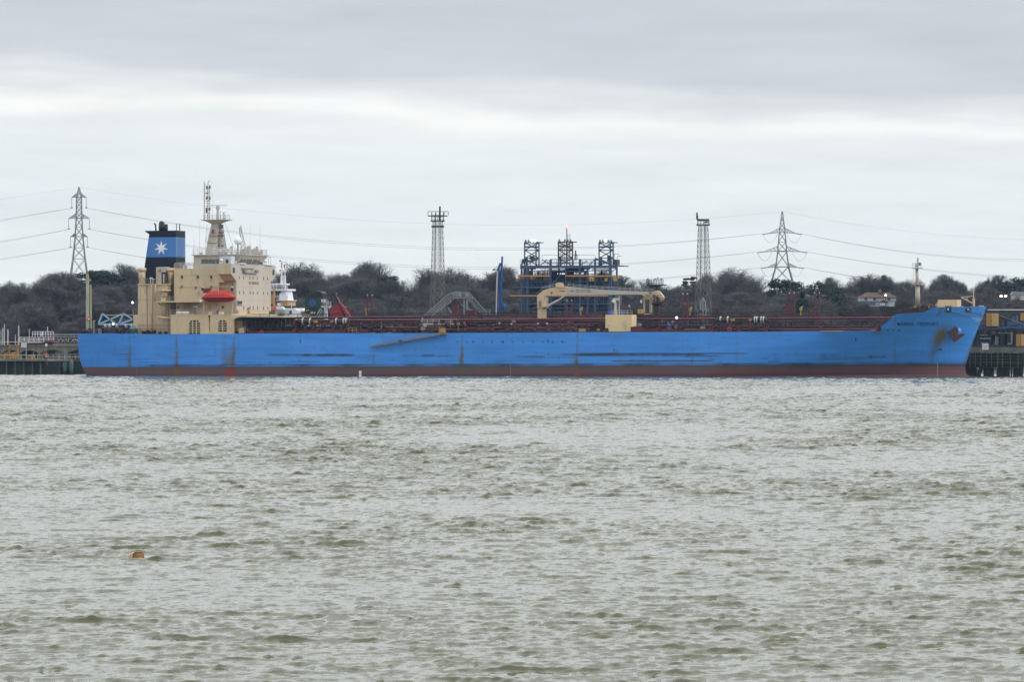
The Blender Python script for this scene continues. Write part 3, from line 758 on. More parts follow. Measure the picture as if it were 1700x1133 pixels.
# ------------------------------------------------------------------ tanker: deckhouse and funnel
def qbox(mb, x0, y0, x1, y1, v0, v1, fr=SHIP):
    a = fr.q(x0, y0, v0); b = fr.q(x1, y1, v0); return mb.box((a.x, v0, b.z), (b.x, v1, a.z))
def qpoly(pts, v, fr=SHIP): return [(fr.q(x, y, v).x, fr.q(x, y, v).z) for x, y in pts]
def qbar(mb, x0, y0, x1, y1, v, w, fr=SHIP): return mb.bar(fr.q(x0, y0, v), fr.q(x1, y1, v), w)
ZU = sq(700, 553.5, 0).z                        # main deck height
def part(name, mat, par, fn, smooth=False):
    mb = MB(); fn(mb)
    if name in SPLIT:
        o = None
        for m in mb.islands(): o = m.build(name, mat, par, smooth)
        return o
    o = mb.build(name, mat, par, smooth)
    if name in STUFF: o['kind'] = 'stuff'
    return o
SPLIT = {'stern_bollards', 'bow_stanchions', 'swivel_joint', 'winch_cluster', 'davit_post', 'roof_gear', 'red_locker', 'deck_lamp', 'davit_lamp', 'life_buoy_box', 'vent_post', 'blue_drum', 'mast_lamp', 'wing_lamp', 'roof_aerials', 'mast_lights', 'funnel_ports', 'funnel_plates', 'white_gear',
         'tall_posts', 'round_tank', 'lamp_housing', 'loadline_mark', 'block_marks', 'windlass_motor', 'hinge_strip', 'waling_posts', 'pipe_valves', 'crossbars', 'timber_beam', 'deck_slab', 'coaming', 'gunwale_strip', 'warning_mark', 'stair_panels', 'pipe_stand', 'band', 'red_door', 'tank_bulkhead', 'vertical_pipe', 'blue_cabinets', 'chain_lockers', 'halyard', 'draught_mark', 'thruster_mark', 'hatch_frame_x', 'stern_vent_x', 'deck_red_gear'}
STUFF = {'pipe_cluster', 'valve_group', 'pipe_clutter', 'casing_clutter'}
HV0, HV1 = 3.6, 26.4
UF = sq(392.6, 500, HV0).x                      # front of the deckhouse
# lower poop house flush with the side, with two grated openings
a = sq(283, 523.5, .12); b = sq(384.5, 555, .12)
OP = [(313.7, 532, 332, 555), (362, 532, 376.6, 551)]
def low(mb):
    xs = [a.x]; 
    z1 = a.z; z0 = b.z-.3; v0 = .12; v1 = 1.0
    o = [(sq(x0, y0, v0).x, sq(x1, y0, v0).x, sq(x0, y0, v0).z, max(z0, sq(x0, y1, v0).z)) for x0, y0, x1, y1 in OP]
    cur = a.x
    for (u0, u1, zt, zb) in o:
        mb.box((cur, v0, z0), (u0, v1, z1)); mb.box((u0, v0, zt), (u1, v1, z1))
        if zb > z0+.1: mb.box((u0, v0, z0), (u1, v1, zb))
        cur = u1
    mb.box((cur, v0, z0), (b.x, v1, z1)); mb.box((a.x, 1.0, z1-.15), (b.x, 29.9, z1)); mb.box((a.x, 3.2, z0), (b.x, 3.4, z1-.15))
    mb.box((a.x, 1.0, z0), (a.x+.2, 29.9, z1-.15)); mb.box((b.x-.2, 1.0, z0), (b.x, 29.9, z1-.15)); mb.box((a.x, 29.0, z0), (b.x, 29.9, z1-.15))
lowh = part('poop_house', cream, ship, low)
for i, (x0, y0, x1, y1) in enumerate(OP):
    def gr(mb):
        p = sq(x0, y0, .2); r = sq(x1, y1, .2); nb = 6 if i == 0 else 5; nc = 3 if i == 0 else 2
        zb = max(r.z, b.z-.2)
        for k in range(1, nb): z = p.z+(zb-p.z)*k/nb; mb.box((p.x, .18, z-.08), (r.x, .3, z+.08))
        for k in range(1, nc): u = p.x+(r.x-p.x)*k/nc; mb.box((u-.1, .15, zb), (u+.1, .27, p.z))
        # rounded top corners
        for sgn, u in ((1, p.x), (-1, r.x)): mb.prism([(u, p.z), (u+sgn*.5, p.z), (u, p.z-.5)], .14, .3)
    part('grating', cream, lowh, gr)
part('dark_interior', dsteel, lowh, lambda mb: mb.box((a.x+.3, 1.6, b.z-.3), (b.x-.3, 1.8, a.z-.2)))
part('rust_run', paint('rust_run_paint', (.20, .085, .03), .8, .3), lowh, lambda mb: (qbox(mb, 346.9, 534, 348.3, 549, .112, .119), qbox(mb, 345.5, 524, 349.5, 527.5, .112, .119), qbox(mb, 346.6, 527, 349, 534, .115, .119)))
# aft casing
VC0, VC1 = 5.0, 25.0
part('engine_casing', cream, ship, lambda mb: (qbox(mb, 229, 472.5, 283, 556, VC0, VC1), qbox(mb, 259, 445, 289, 475, VC0+2, VC1-2), qbox(mb, 221.5, 523, 229.5, 556, VC0, VC1-1),
     qbox(mb, 228, 471.6, 284, 473, VC0-.3, VC1)))
uc = sq(256, 460, VC0+2)
def vent(mb, x0, x1, y0, y1, v, cap):
    p = sq((x0+x1)/2, y1, v); t = sq((x0+x1)/2, y0, v); r = (x1-x0)*.061
    mb.cone((p.x, v, p.z), (p.x, v, t.z), r*.78, r*.78, 16); mb.cone((p.x, v, t.z-cap), (p.x, v, t.z), r, r, 16)
    mb.cone((p.x, v, p.z+(t.z-p.z)*.4), (p.x, v, p.z+(t.z-p.z)*.4+.15), r*.85, r*.85, 16)
part('ventilator', cream, ship, lambda mb: vent(mb, 229, 243, 445, 473, VC0+1.0, .7), True)
part('ventilator', cream, ship, lambda mb: vent(mb, 275, 289.5, 446, 473, VC0+1.4, .6), True)
part('exhaust_post', cream, ship, lambda mb: (vent(mb, 266, 277.5, 484, 528, VC0-1.6, .2), qbox(mb, 259, 481.5, 278, 484, VC0-3, VC0+1), qbox(mb, 268, 484, 275, 492, VC0-2.6, VC0),
   mb.tube([sq(262, 527, VC0-2.5), sq(283, 529, VC0-2.5)], .28), mb.tube([sq(258, 473, VC0-.6), sq(258, 500, VC0-.6)], .15), mb.tube([sq(252, 473, VC0-.4), sq(252, 555, VC0-.4)], .09)), True)
part('casing_clutter', creamf, ship, lambda mb: (qbox(mb, 260, 443.5, 275, 452, VC0+.3, VC0+3), qbox(mb, 263, 452, 268, 472, VC0+.4, VC0+2), qbox(mb, 270.5, 455, 273, 470, VC0+.4, VC0+1.5), qbox(mb, 262, 446, 265, 449, VC0+.1, VC0+.4)))
part('casing_clutter', dsteel, ship, lambda mb: (qbox(mb, 263, 447, 266.5, 450, VC0+.2, VC0+.5), qbox(mb, 268.3, 459, 270, 472, VC0+.9, VC0+1.6), qbox(mb, 276.4, 452, 278, 472, VC0+.1, VC0+.6), qbox(mb, 287, 456, 290, 495, VC0-.05, VC0+1)))
part('railing', offw, ship, lambda mb: (mb.rail(sq(241, 472, VC0), sq(260, 472, VC0), 1.1, 1.2), mb.rail(sq(221, 523, VC0), sq(229, 523, VC0), 1.1, 1.2), mb.rail(sq(290, 446, VC0), sq(322, 446, VC0), 1.1, 1.5)))
part('deck_lamp', white, ship, lambda mb: (qbox(mb, 248, 461, 252, 462.5, VC0+.5, VC0+1.2), qbar(mb, 250, 462, 250, 472, VC0+.8, .1), qbox(mb, 252, 463.5, 255.5, 464.5, VC0+.5, VC0+1.2), qbar(mb, 254, 464, 254, 472, VC0+.8, .1)))
# upper house
HT = sq(330, 446, HV0).z
def house(mb):
    u0 = sq(289, 460, HV0).x; zb = sq(330, 524, HV0).z; zd = sq(390, 555, HV0).z
    mb.box((u0, HV0, sq(300, 501, HV0).z), (sq(363.5, 460, HV0).x, HV1, HT))
    mb.box((u0, HV0+1.2, zb-.3), (UF-9, HV1-1.2, sq(300, 501, HV0).z))
    mb.box((sq(363.5, 460, HV0).x, HV0, sq(380, 469, HV0).z), (UF-2.5, HV1, HT))
    mb.box((sq(300, 460, HV0).x, HV0+1.2, zb-.4), (UF-.02, HV1-1.2, HT-.1))
    mb.box((u0+.02, HV0+.6, zb), (UF-9.5, HV0+1.3, zb+.4))
house_o = part('deckhouse', cream, ship, house)
# front bulkhead, widening into the bridge wings
ZW = sq(383.5, 438, 0.3).z; ZS0 = sq(391, 455, .3).z; ZS1 = sq(392.6, 467, HV0).z; ZFB = sq(392.6, 516, HV0).z
def front(mb):
    pts = [(HV0, ZFB), (HV0, ZS1), (0.2, ZS0), (0.2, ZW), (29.8, ZW), (29.8, ZS0), (HV1, ZS1), (HV1, ZFB)]
    n = len(pts); u0, u1 = UF-.5, UF
    vs = [(u0, p[0], p[1]) for p in pts]+[(u1, p[0], p[1]) for p in pts]
    mb.add(vs, [(i, (i+1) % n, n+(i+1) % n, n+i) for i in range(n)]+[tuple(range(n))[::-1], tuple(range(n, 2*n))])
fr_o = part('front_bulkhead', creamf, house_o, front)  # paler cream than the sides paints in the brighter light on the front
UWA = sq(362.5, 445, .2).x
def wing(mb, v0, v1, vi):
    # box of the wing plus slanted soffit
    mb.box((UWA, min(v0, v1), ZS0), (UF-.5, max(v0, v1), ZW))
    vs = [(UWA, v0, ZS0), (UWA, vi, ZS1), (UWA, vi, ZS0), (UF-.5, v0, ZS0), (UF-.5, vi, ZS1), (UF-.5, vi, ZS0)]
    mb.add(vs, [(0, 1, 2), (3, 5, 4), (0, 3, 4, 1), (1, 4, 5, 2), (2, 5, 3, 0)])
part('bridge_wing', cream, ship, lambda mb: wing(mb, .2, HV0+1, HV0))
part('bridge_wing', cream, ship, lambda mb: wing(mb, 29.8, HV1-1, HV1))
part('wing_window', dsteel, house_o, lambda mb: mb.box((UF+.01, 1.2, ZS0+.2), (UF+.04, 2.6, ZS0+1.3)))
part('wing_window', dsteel, house_o, lambda mb: mb.box((UF+.01, 27.6, ZS0+.1), (UF+.04, 28.9, ZS0+1.2)))
for py in (461, 486, 511):
    for px in (397.5, 404.5, 415, 420.2, 427.2, 437.6, 444.8):
        if py == 511 and px < 400: continue
        v = HV0+(px-392.6)/57.4*(HV1-HV0); z = HT+(sq(392.6, py, HV0).z-HT)
        part('window', glass, house_o, lambda mb: mb.box((UF+.005, v-.22, z-.30), (UF+.03, v+.22, z+.30)))
part('window', glass, house_o, lambda mb: mb.box((UF+.005, HV0+.35, sq(392, 505, HV0).z), (UF+.03, HV0+3.6, sq(392, 500, HV0).z)))
part('window_sill', creamf, house_o, lambda mb: mb.box((UF+.005, HV0+.25, sq(392, 506, HV0).z), (UF+.35, HV0+3.7, sq(392, 505.2, HV0).z)))
for px, py, w_, h_ in ((302, 460.4, 3.8, 4.6), (328.4, 460.4, 3.8, 4.6), (350.6, 460.4, 3.4, 4.6)):
    def win(mb, m=0):
        qbox(mb, px-w_/2, py-h_/2, px+w_/2, py+h_/2, HV0-.03-m*.02, HV0+.02)
    f_ = part('window', creamf, house_o, lambda mb: qbox(mb, px-w_/2-.6, py-h_/2-.6, px+w_/2+.6, py+h_/2+.6, HV0-.03, HV0+.02)); part('pane', glass, f_, lambda mb: win(mb, 1))
for px, py in ((296, 510.3), (370, 510.3)):
    part('window', paint('green_port_glass', (.03, .07, .05), .3, .1), house_o, lambda mb: qbox(mb, px-1.6, py-2.4, px+1.6, py+2.4, HV0+1.14, HV0+1.22))
part('window', glass, house_o, lambda mb: qbox(mb, 372, 457.5, 376, 463.5, HV0-.03+3, HV0+3.2))
part('port_disc', offw, house_o, lambda mb: mb.cone(sq(327.7, 485.4, HV0-.3), sq(327.7, 485.4, HV0-.3)+Vector((0, .32, 0)), .35, .35, 14))
for px, py in ((301, 475), (324, 477), (350, 476)):
    part('floodlight', tan, house_o, lambda mb: (qbox(mb, px-1.2, py-1.4, px+1.2, py+.6, HV0-.5, HV0), qbar(mb, px, py, px+.6, py+4, HV0-.1, .1)))
nb_ = Vector
lettering('NO SMOKING', (UF+.02, HV0+8.2, sq(392.6, 472, HV0).z), (0, 6.6, 0), (0, 0, .66), letred, house_o, bold=.02, spacing=1.15)
# decks / ledges
part('boat_deck', cream, ship, lambda mb: (qbox(mb, 259, 500, 334, 502, 1.2, HV0+1.3), mb.bar(sq(262, 502, 1.6), sq(278, 515, HV0+1.2), .2), qbox(mb, 283, 522.5, 384.5, 523.6, .05, 29.8)))
part('railing', creamf, ship, lambda mb: (mb.rail(sq(283, 523, .3), sq(384, 523, .3), 1.0, 1.5, .05), mb.rail(sq(385, 523, .6), sq(470, 525, .6), 1.05, 1.5, .06)))
def apron(mb):
    mb.prism(qpoly([(384.5, 523.5), (470, 525.5), (470, 527.5), (400, 526.5), (392, 528.5), (386, 532), (384.5, 532)], .3), .3, 1.0)
    p = sq(384.5, 523.5, .3); r = sq(470, 525.5, .3); mb.box((p.x, 1.0, p.z-.5), (r.x, 29.5, p.z-.25))
part('cargo_walkway', cream, ship, apron)
part('recess', cream, ship, lambda mb: (qbox(mb, 393, 533, 412, 556, HV0-.3, HV0+4), qbox(mb, 396, 545, 405, 556, 1.4, 3), qbox(mb, 384.6, 531, 388, 556, .3, 1.0)))
part('davit_post', creamf, ship, lambda mb: (qbar(mb, 338.5, 523, 338.5, 500, 1.0, .22), qbar(mb, 384.5, 523, 386.5, 503, 1.0, .22), qbar(mb, 386.5, 503, 390, 500, 1.0, .2)))
part('davit_post', dred, ship, lambda mb: (qbar(mb, 335.8, 483, 336, 478, 1.4, .35), qbar(mb, 385.3, 484, 385, 478, 1.4, .4)))
part('davit_lamp', white, ship, lambda mb: (qbox(mb, 334.8, 476.5, 337, 477.8, 1.1, 1.5), qbox(mb, 384, 476, 386.4, 477.6, 1.1, 1.5)))
part('life_raft', white, ship, lambda mb: mb.cone(sq(293, 520, .9), sq(302, 520, .9), .33, .33, 14), True)
part('life_raft', white, ship, lambda mb: mb.cone(sq(303.5, 520, .9), sq(314, 520, .9), .33, .33, 14), True)
part('searchlight', gsteel, ship, lambda mb: (qbar(mb, 324.5, 523, 324.5, 511, .8, .1), qbox(mb, 321, 508, 328, 511, .5, 1.2)))
part('life_buoy_box', paint('cream_box', (.72, .60, .42), .6), ship, lambda mb: (qbox(mb, 345.5, 518, 352, 522.6, .7, 1.5), qbox(mb, 363, 518, 370, 522.6, .7, 1.5)))
part('deck_chest', bluep, ship, lambda mb: mb.prism(qpoly([(356.5, 522.5), (358.5, 516), (363, 515), (361, 522.5)], .9), .9, 1.5))
part('foam_nozzle', paint('ochre', (.35, .24, .06), .6), ship, lambda mb: (qbar(mb, 412, 523, 412, 512, 1, .22), qbox(mb, 410, 511, 414, 514, .8, 1.2), qbar(mb, 412, 516, 416, 521, 1, .2)))
# wheelhouse
WV0, WV1 = 6.6, 23.4
def wheel(mb):
    u0 = sq(321.5, 430, WV0).x; u1 = sq(392.5, 430, WV0).x; zb = sq(360, 446, WV0).z; zs = sq(360, 438, WV0).z; zt = sq(360, 424, WV0).z; zw = sq(360, 430.5, WV0).z
    mb.box((u0, WV0, zb), (u1, WV1, zs)); mb.box((u0, WV0, zw), (u1, WV1, zt)); mb.box((u0, WV0+.12, zs), (u1-3, WV0+.3, zw))
    mb.box((u0, WV0, zs), (sq(334, 430, WV0).x, WV1, zw))
    # overhanging front with slanted band
    mb.hexa([(u1, WV0, zs), (u1+.15, WV0, zs), (u1+.15, WV1, zs), (u1, WV1, zs)], [(u1, WV0-.3, zt), (u1+1.1, WV0-.3, zt), (u1+1.1, WV1+.3, zt), (u1, WV1+.3, zt)])
    mb.box((u0-.3, WV0-.5, zt), (u1+1.3, WV1+.5, zt+.18))
    return u0, u1, zs, zt, zw
U0, U1, zs, zt, zw = wheel(MB())
wh = part('wheelhouse', creamf, ship, wheel)
for x0, x1 in ((334.2, 345.2), (346.6, 357.4), (359, 363), (384.5, 391)):
    f_ = part('bridge_window', gglass, wh, lambda mb: qbox(mb, x0, 430.6, x1, 438, WV0-.02, WV0+.05))
def slant(v0, v1, mb, o=.03):
    t0 = .08; t1 = .52
    zz0 = zs+(zt-zs)*t0; zz1 = zs+(zt-zs)*t1; ua = U1+.15+.95*t0+o; ub = U1+.15+.95*t1+o
    mb.add([(ua, v0, zz0), (ua, v1, zz0), (ub, v1, zz1), (ub, v0, zz1), (ua-.05, v0, zz0), (ua-.05, v1, zz0), (ub-.05, v1, zz1), (ub-.05, v0, zz1)], [(0,1,2,3), (4,7,6,5), (0,4,5,1), (1,5,6,2), (2,6,7,3), (3,7,4,0)])
for v0, v1 in ((WV0+.5, WV0+4.6), (WV0+5.0, WV0+8.6), (WV0+9.2, WV0+12.4), (WV0+12.8, WV1-.5)):
    part('bridge_window', gglass, wh, lambda mb: slant(v0, v1, mb))
part('wing_cabin', paint('pale_blue_grey', (.50, .54, .60), .5), ship, lambda mb: qbox(mb, 364, 425.5, 383, 438.2, 2.6, 5.4))
part('cabin_window', glass, ship, lambda mb: qbox(mb, 374.5, 431, 379, 437, 2.5, 2.59))
part('wing_bulwark', creamf, ship, lambda mb: (mb.box((UWA, .2, ZW), (UF, .35, ZW+.05)),))
part('window_cleaner_rail', gsteel, ship, lambda mb: (mb.box((UF+.1, 6.5, ZW-.9), (UF+.3, 14.5, ZW-.75)), mb.box((UF+.1, 8, ZW-1.8), (UF+.5, 16.8, ZW-1.62)), mb.box((UF+.1, 7.4, ZW-1.6), (UF+.6, 8.6, ZW-1.1)), mb.box((UF+.1, 15.5, ZW-1.6), (UF+.6, 16.8, ZW-1.1))))
part('wing_lamp', white, ship, lambda mb: (mb.box((UF-.6, 22.5, ZW), (UF+.3, 27, ZW+.2)), mb.box((UF-.6, 5.8, ZW), (UF+.3, 9.2, ZW+.2)), mb.ball(sq(367.5, 432, 1.2), .34), mb.ball(sq(441, 433.5, 14), .34)), True)
part('wing_frame', tan, ship, lambda mb: (mb.rail((UF-1, 21, ZW), (UF-1, 29.6, ZW), 1.8, 1.4, .06, 1), mb.rail((UWA, .3, ZW), (UF-.4, .3, ZW), 1.0, 1.0, .05)))
part('roof_railing', creamf, ship, lambda mb: (mb.rail((U0, WV0-.3, zt+.18), (U1+1, WV0-.3, zt+.18), 1.15, .9, .055), mb.rail((U1+1, WV0-.3, zt+.18), (U1+1, WV1+.3, zt+.18), 1.15, .9, .055), mb.rail((U0, WV1, zt+.18), (U1+1, WV1, zt+.18), 1.15, 1.5, .055)))
nbd = part('name_board', white, ship, lambda mb: qbox(mb, 352, 413.5, 384, 418, WV0-.5, WV0-.42))
p = sq(353, 417.4, WV0-.51); r = sq(383, 414.1, WV0-.51)
lettering('MAERSK TEESPORT', p, (r.x-p.x, 0, 0), (0, 0, r.z-p.z), letter, nbd, bold=.0)
part('roof_gear', offw, ship, lambda mb: [mb.box((U0+k*1.3+1, WV0+1, zt+.18), (U0+k*1.3+1.4, WV0+1.6, zt+.18+.5+(k % 3)*.6)) for k in range(9)]+[mb.box((U1+.4, WV0+1+k*1.5, zt+.18), (U1+.8, WV0+1.5+k*1.5, zt+.9+(k % 4)*.35)) for k in range(10)])
for px, y0, v in ((331, 366, 8), (415.2, 372, 12), (431.6, 370, 18), (352.6, 318, 14), (386, 404, 9), (322, 392, 14)):
    part('whip_antenna', offw, ship, lambda mb: mb.cone(sq(px, 424, v), sq(px, y0, v), .05, .02, 5))
dome = part('satellite_dome', white, ship, lambda mb: mb.ball(sq(395, 400, 10), .80, 20, 14, 1.05), True)
part('dome_post', gsteel, dome, lambda mb: mb.cone(sq(395, 405, 10), sq(395, 424, 10), .16, .16, 8))
# main mast
VM = 15.0
def pz(px, py, v=VM): return sq(px, py, v)
def mast(mb):
    def ring(y, x0, x1, d): p, r_ = pz(x0, y), pz(x1, y); return [(p.x, VM-d, p.z), (r_.x, VM-d, p.z), (r_.x, VM+d, p.z), (p.x, VM+d, p.z)]
    lv = [ring(424, 344.7, 362, 1.6), ring(403, 347.5, 362, 1.3), ring(388, 350.2, 363.5, 1.1), ring(372, 353.2, 365.5, .9), ring(368, 346, 372, 1.6), ring(365.6, 338, 381, 2.2), ring(365.0, 338, 381, 2.2)]
    for i_, (a_, b_) in enumerate(zip(lv[:-1], lv[1:])): mb.hexa(a_, b_)
    for y, x0, x1 in ((403, 346.5, 363), (391, 349, 365)): p, r_ = pz(x0, y), pz(x1, y); mb.box((p.x, VM-1.6, p.z-.05), (r_.x, VM+1.6, p.z+.06))
    mb.lattice([pz(364, 424), pz(374, 424), pz(374, 424)+Vector((0, 1.5, 0)), pz(364, 424)+Vector((0, 1.5, 0))], [pz(364, 374), pz(367, 374), pz(367, 374)+Vector((0, 1, 0)), pz(364, 374)+Vector((0, 1, 0))], 7, .14, .1)
mo = part('main_mast', creamf, ship, mast)
part('mast_rail', creamf, mo, lambda mb: (mb.rail(pz(338, 365, VM-2.1), pz(381, 365, VM-2.1), 1.0, .9, .06), mb.rail(pz(341, 403, VM-1.6), pz(349, 403, VM-1.6), 1.1, .8, .05), mb.rail(pz(343, 391, VM-1.6), pz(352, 391, VM-1.6), 1.1, .8, .05)))
def signal_tower(mb):
    for x in (339.2, 344.3, 347.7):
        mb.bar(pz(x, 365), pz(x, 302 if x < 341 else 308), .16 if x != 344.3 else .1)
    for k in range(16): y = 365-k*3.9; mb.bar(pz(339.2, y), pz(347.7, y), .09)
    for k in range(8): mb.bar(pz(344.3, 365-k*7), pz(347.7, 358-k*7), .09)
    mb.bar(pz(347.7, 310), pz(345, 305), .08); mb.bar(pz(345, 305), pz(347.8, 299), .12)
part('signal_tower', creamf, mo, signal_tower)
for k, (px, py) in enumerate(((343.5, 311), (348.4, 310.6), (343.3, 329), (348.2, 329), (343, 347), (348, 347), (343, 351))):
    part('signal_lamp', dsteel, mo, lambda mb: mb.cone(pz(px, py+2.4, VM-.3), pz(px, py-2.4, VM-.3), .20, .16, 8))
part('signal_lamp', letred, mo, lambda mb: mb.cone(pz(343, 322, VM-.3), pz(343, 320, VM-.3), .2, .2, 8))
part('signal_lamp', letred, mo, lambda mb: mb.cone(pz(353.3, 387.5, VM-1.4), pz(353.3, 381, VM-1.4), .28, .2, 8))
for py in (374, 377.5, 386, 391, 408): part('mast_lamp', dsteel, mo, lambda mb: (qbox(mb, 362.5, py-1.3, 364.2, py+1.3, VM-1.5, VM-1), qbox(mb, 367.5, py-.8, 369.5, py+1.6, VM-.3, VM+.3)))
rd_ = part('radar_scanner', white, mo, lambda mb: qbox(mb, 345.7, 340.0, 377, 341.6, VM-.15, VM+.15))
part('radar_post', offw, rd_, lambda mb: (mb.cone(pz(361.6, 365), pz(361.6, 347), .32, .26, 10), mb.cone(pz(361.6, 347), pz(361.6, 341.6), .42, .34, 10)))
rd_ = part('radar_scanner', white, mo, lambda mb: qbox(mb, 368, 352.0, 376.6, 353.0, VM-1.1, VM-.9))
part('radar_post', offw, rd_, lambda mb: (mb.cone(pz(371.5, 365, VM-1), pz(371.5, 353, VM-1), .2, .16, 8), mb.bar(pz(366, 365), pz(366, 350), .08), mb.bar(pz(374, 365), pz(374, 357), .1)))
part('halyard', tan, ship, lambda mb: (mb.bar(pz(373, 370), pz(392, 422), .04), mb.bar(pz(344, 372), pz(341, 420), .04)))
# small lattice post with curved top
def lp(mb):
    mb.path([pz(400.5, 423), pz(399.5, 395), pz(397.6, 385), pz(397.4, 379), pz(399.5, 377), pz(400.2, 374)], .14)
    mb.path([pz(409, 423), pz(406.5, 405), pz(404, 393), pz(401.5, 385), pz(401, 378)], .14)
    for y0, xa, xb in ((418, 400.4, 408.4), (411, 400.2, 407.3), (404, 400, 406.2), (397, 399.7, 404.8), (390, 398.8, 403), (384, 397.6, 401.4)):
        mb.bar(pz(xa, y0), pz(xb, y0), .1); mb.bar(pz(xa, y0), pz(xb-.8, y0-6), .09); mb.bar(pz(xb, y0), pz(xa, y0-6), .09)
part('aerial_post', creamf, ship, lp)
# funnel
FV0, FV1 = 12.0, 18.0
zF = lambda py: sq(270, py, FV0).z
fx = lambda px, py: sq(px, py, FV0).x
def fring(py, xl, xr, e=0): return [(fx(xl, py), FV0-e, zF(py)), (fx(xr, py), FV0-e, zF(py)), (fx(xr, py), FV1+e, zF(py)), (fx(xl, py), FV1+e, zF(py))]
def fxl(py): return 247.3-(py-391)*.142
def bandf(mb, y0, y1): mb.hexa(fring(y1, fxl(y1), 292, 0), fring(y0, fxl(y0), 292, 0))
fun = part('funnel', navy, ship, lambda mb: (bandf(mb, 427, 474), bandf(mb, 388, 394), mb.hexa(fring(388, 246.2, 292, 0), fring(384.6, 241.5, 292, .0)), mb.hexa(fring(384.6, 240.5, 292.2, .0), fring(383, 240.5, 292.2, .0))))
part('funnel_band', lblue, fun, lambda mb: mb.hexa(fring(427, fxl(427), 292, .01), fring(394, fxl(394), 292, .01)))
def star(mb):
    c = sq(267.7, 411.8, FV0-.02); pts = []
    for i in range(14):
        r = (1.52 if i % 2 == 0 else .56); a_ = math.pi/2+i*math.pi/7; pts.append((c.x+r*math.cos(a_), c.z+r*math.sin(a_)))
    mb.prism(pts, FV0-.03, FV0-.012)
part('star_emblem', white, fun, star)
part('exhaust_pipe', black, fun, lambda mb: (mb.cone(sq(268.5, 383, 15), sq(268.5, 372, 15), .62, .62, 16), mb.ball(sq(268.5, 372, 15), .62, 16, 10), mb.cone(sq(276, 383, 15), sq(276, 374.5, 15), .34, .34, 12), mb.ball(sq(276, 374.5, 15), .34)), True)
part('exhaust_pipe', black, fun, lambda mb: mb.tube([sq(258.7, 383, 15), sq(258.7, 374), sq(256, 370.5, 15)] if False else [sq(258.7, 383, 15), sq(258.5, 374, 15), sq(256, 370.8, 15)], .16), True)
part('exhaust_pipe', black, fun, lambda mb: mb.tube([sq(293, 383, 14), sq(293, 372.5, 14), sq(292.3, 372, 14)], .08))
part('exhaust_pipe', black, fun, lambda mb: mb.cone(sq(298.3, 383, 15), sq(298.3, 372, 15), .11, .11, 8))
part('funnel_platform', offw, ship, lambda mb: (mb.rail(sq(292, 446, 12), sq(321, 446, 12), 1.2, .9, .06), qbox(mb, 303, 441, 308, 446, 9, 10)))
# draught marks, openings, ports
def hull_p(px, py, off=.02):
    v = 0.0
    for _ in range(14): p = sq(px, py, v); v = v_near(p.x-lu0 if p.x < 60 else p.x, p.z)*.6+v*.4
    p = sq(px, py, v); return Vector((p.x, v-off, p.z))
def patch(mb, x0, y0, x1, y1, off=.02):
    mb.add([hull_p(x0, y1, off), hull_p(x1, y1, off), hull_p(x1, y0, off), hull_p(x0, y0, off)], [(0, 1, 2, 3)])
hullo = [c for c in ship.children if c.name.startswith('hull')][0]
for px, py, w_, h_ in ((498.5, 567.3, 1.4, 6.5), (909.6, 566.6, 1.5, 6.5), (1420.8, 564, 1.6, 6)):
    part('overflow_slot', black, hullo, lambda mb: patch(mb, px-w_/2, py-h_/2, px+w_/2, py+h_/2))
def dots(mb):
    for px, py in ((215, 559.5), (203, 558), (293, 560.5), (381.5, 560.5), (388.5, 560.5), (614, 577.5), (619, 577.5), (649, 581.5), (647, 598), (652, 598.5), (620.5, 590), (766.5, 558.5), (958.8, 558), (1018.5, 580.5), (1223.8, 557.5), (1305.7, 564.5), (665, 574), (675, 600), (1117.5, 581.5)):
        patch(mb, px-.6, py-.6, px+.6, py+.6)
part('scupper_holes', black, hullo, dots)
def mlet(txt, x0, y0, x1, y1, mat, bold=.02):
    vs, fs = text_verts(txt, 1, 1.18, bold); mb = MB()
    mb.add([hull_p(x0+(x1-x0)*u, y1+(y0-y1)*t, .03) for u, t in vs], fs); return mb.build('lettering', mat, hullo)
mlet('MAERSK', 1490, 535.3, 1518, 541.2, letter, .018); mlet('TEESPORT', 1523, 535.3, 1558, 541.2, letter, .018)
fade = paint('faded_lettering', (.03, .09, .20), .6, .4)
for i, (px, ch) in enumerate(((759, 'N'), (775, 'S'), (785.5, 'M'), (802, 'O'), (818, 'K'), (835, 'I'), (851.5, 'N'), (868, 'G'), (884.5, 'N'), (901, 'O'), (917.5, 'S'), (934, 'M'))):
    mlet(ch, px-2, 566, px+1.8, 570, fade, .01)
for px, ys, mt in ((847.5, range(606, 627, 3), offw), (1556.5, range(604, 628, 3), white), (227, range(608, 624, 3), paint('faded_white', (.25, .22, .21), .6)), (1557, range(594, 603, 3), letter)):
    for y in ys: 
        t_ = part('draught_mark', mt, hullo, lambda mb: patch(mb, px-.45, y-.5, px+.45, y+.4, .03))
part('loadline_mark', offw, hullo, lambda mb: (patch(mb, 1614, 528.7, 1631, 529.5, .03), patch(mb, 1620, 531.3, 1630, 532, .03), patch(mb, 1618, 533.4, 1627, 534.2, .03)))
part('thruster_mark', letter, hullo, lambda mb: (patch(mb, 1555, 580.6, 1562, 581.4), patch(mb, 1559, 578.5, 1563.5, 579.4), patch(mb, 1561.5, 579, 1563, 582)))
part('thruster_mark', letter, hullo, lambda mb: (patch(mb, 1627, 517.6, 1628.6, 520.2), patch(mb, 1627.2, 521.4, 1628.4, 523.5), patch(mb, 1622.5, 513.5, 1624.3, 515.3), patch(mb, 1627, 526, 1628.2, 529)))
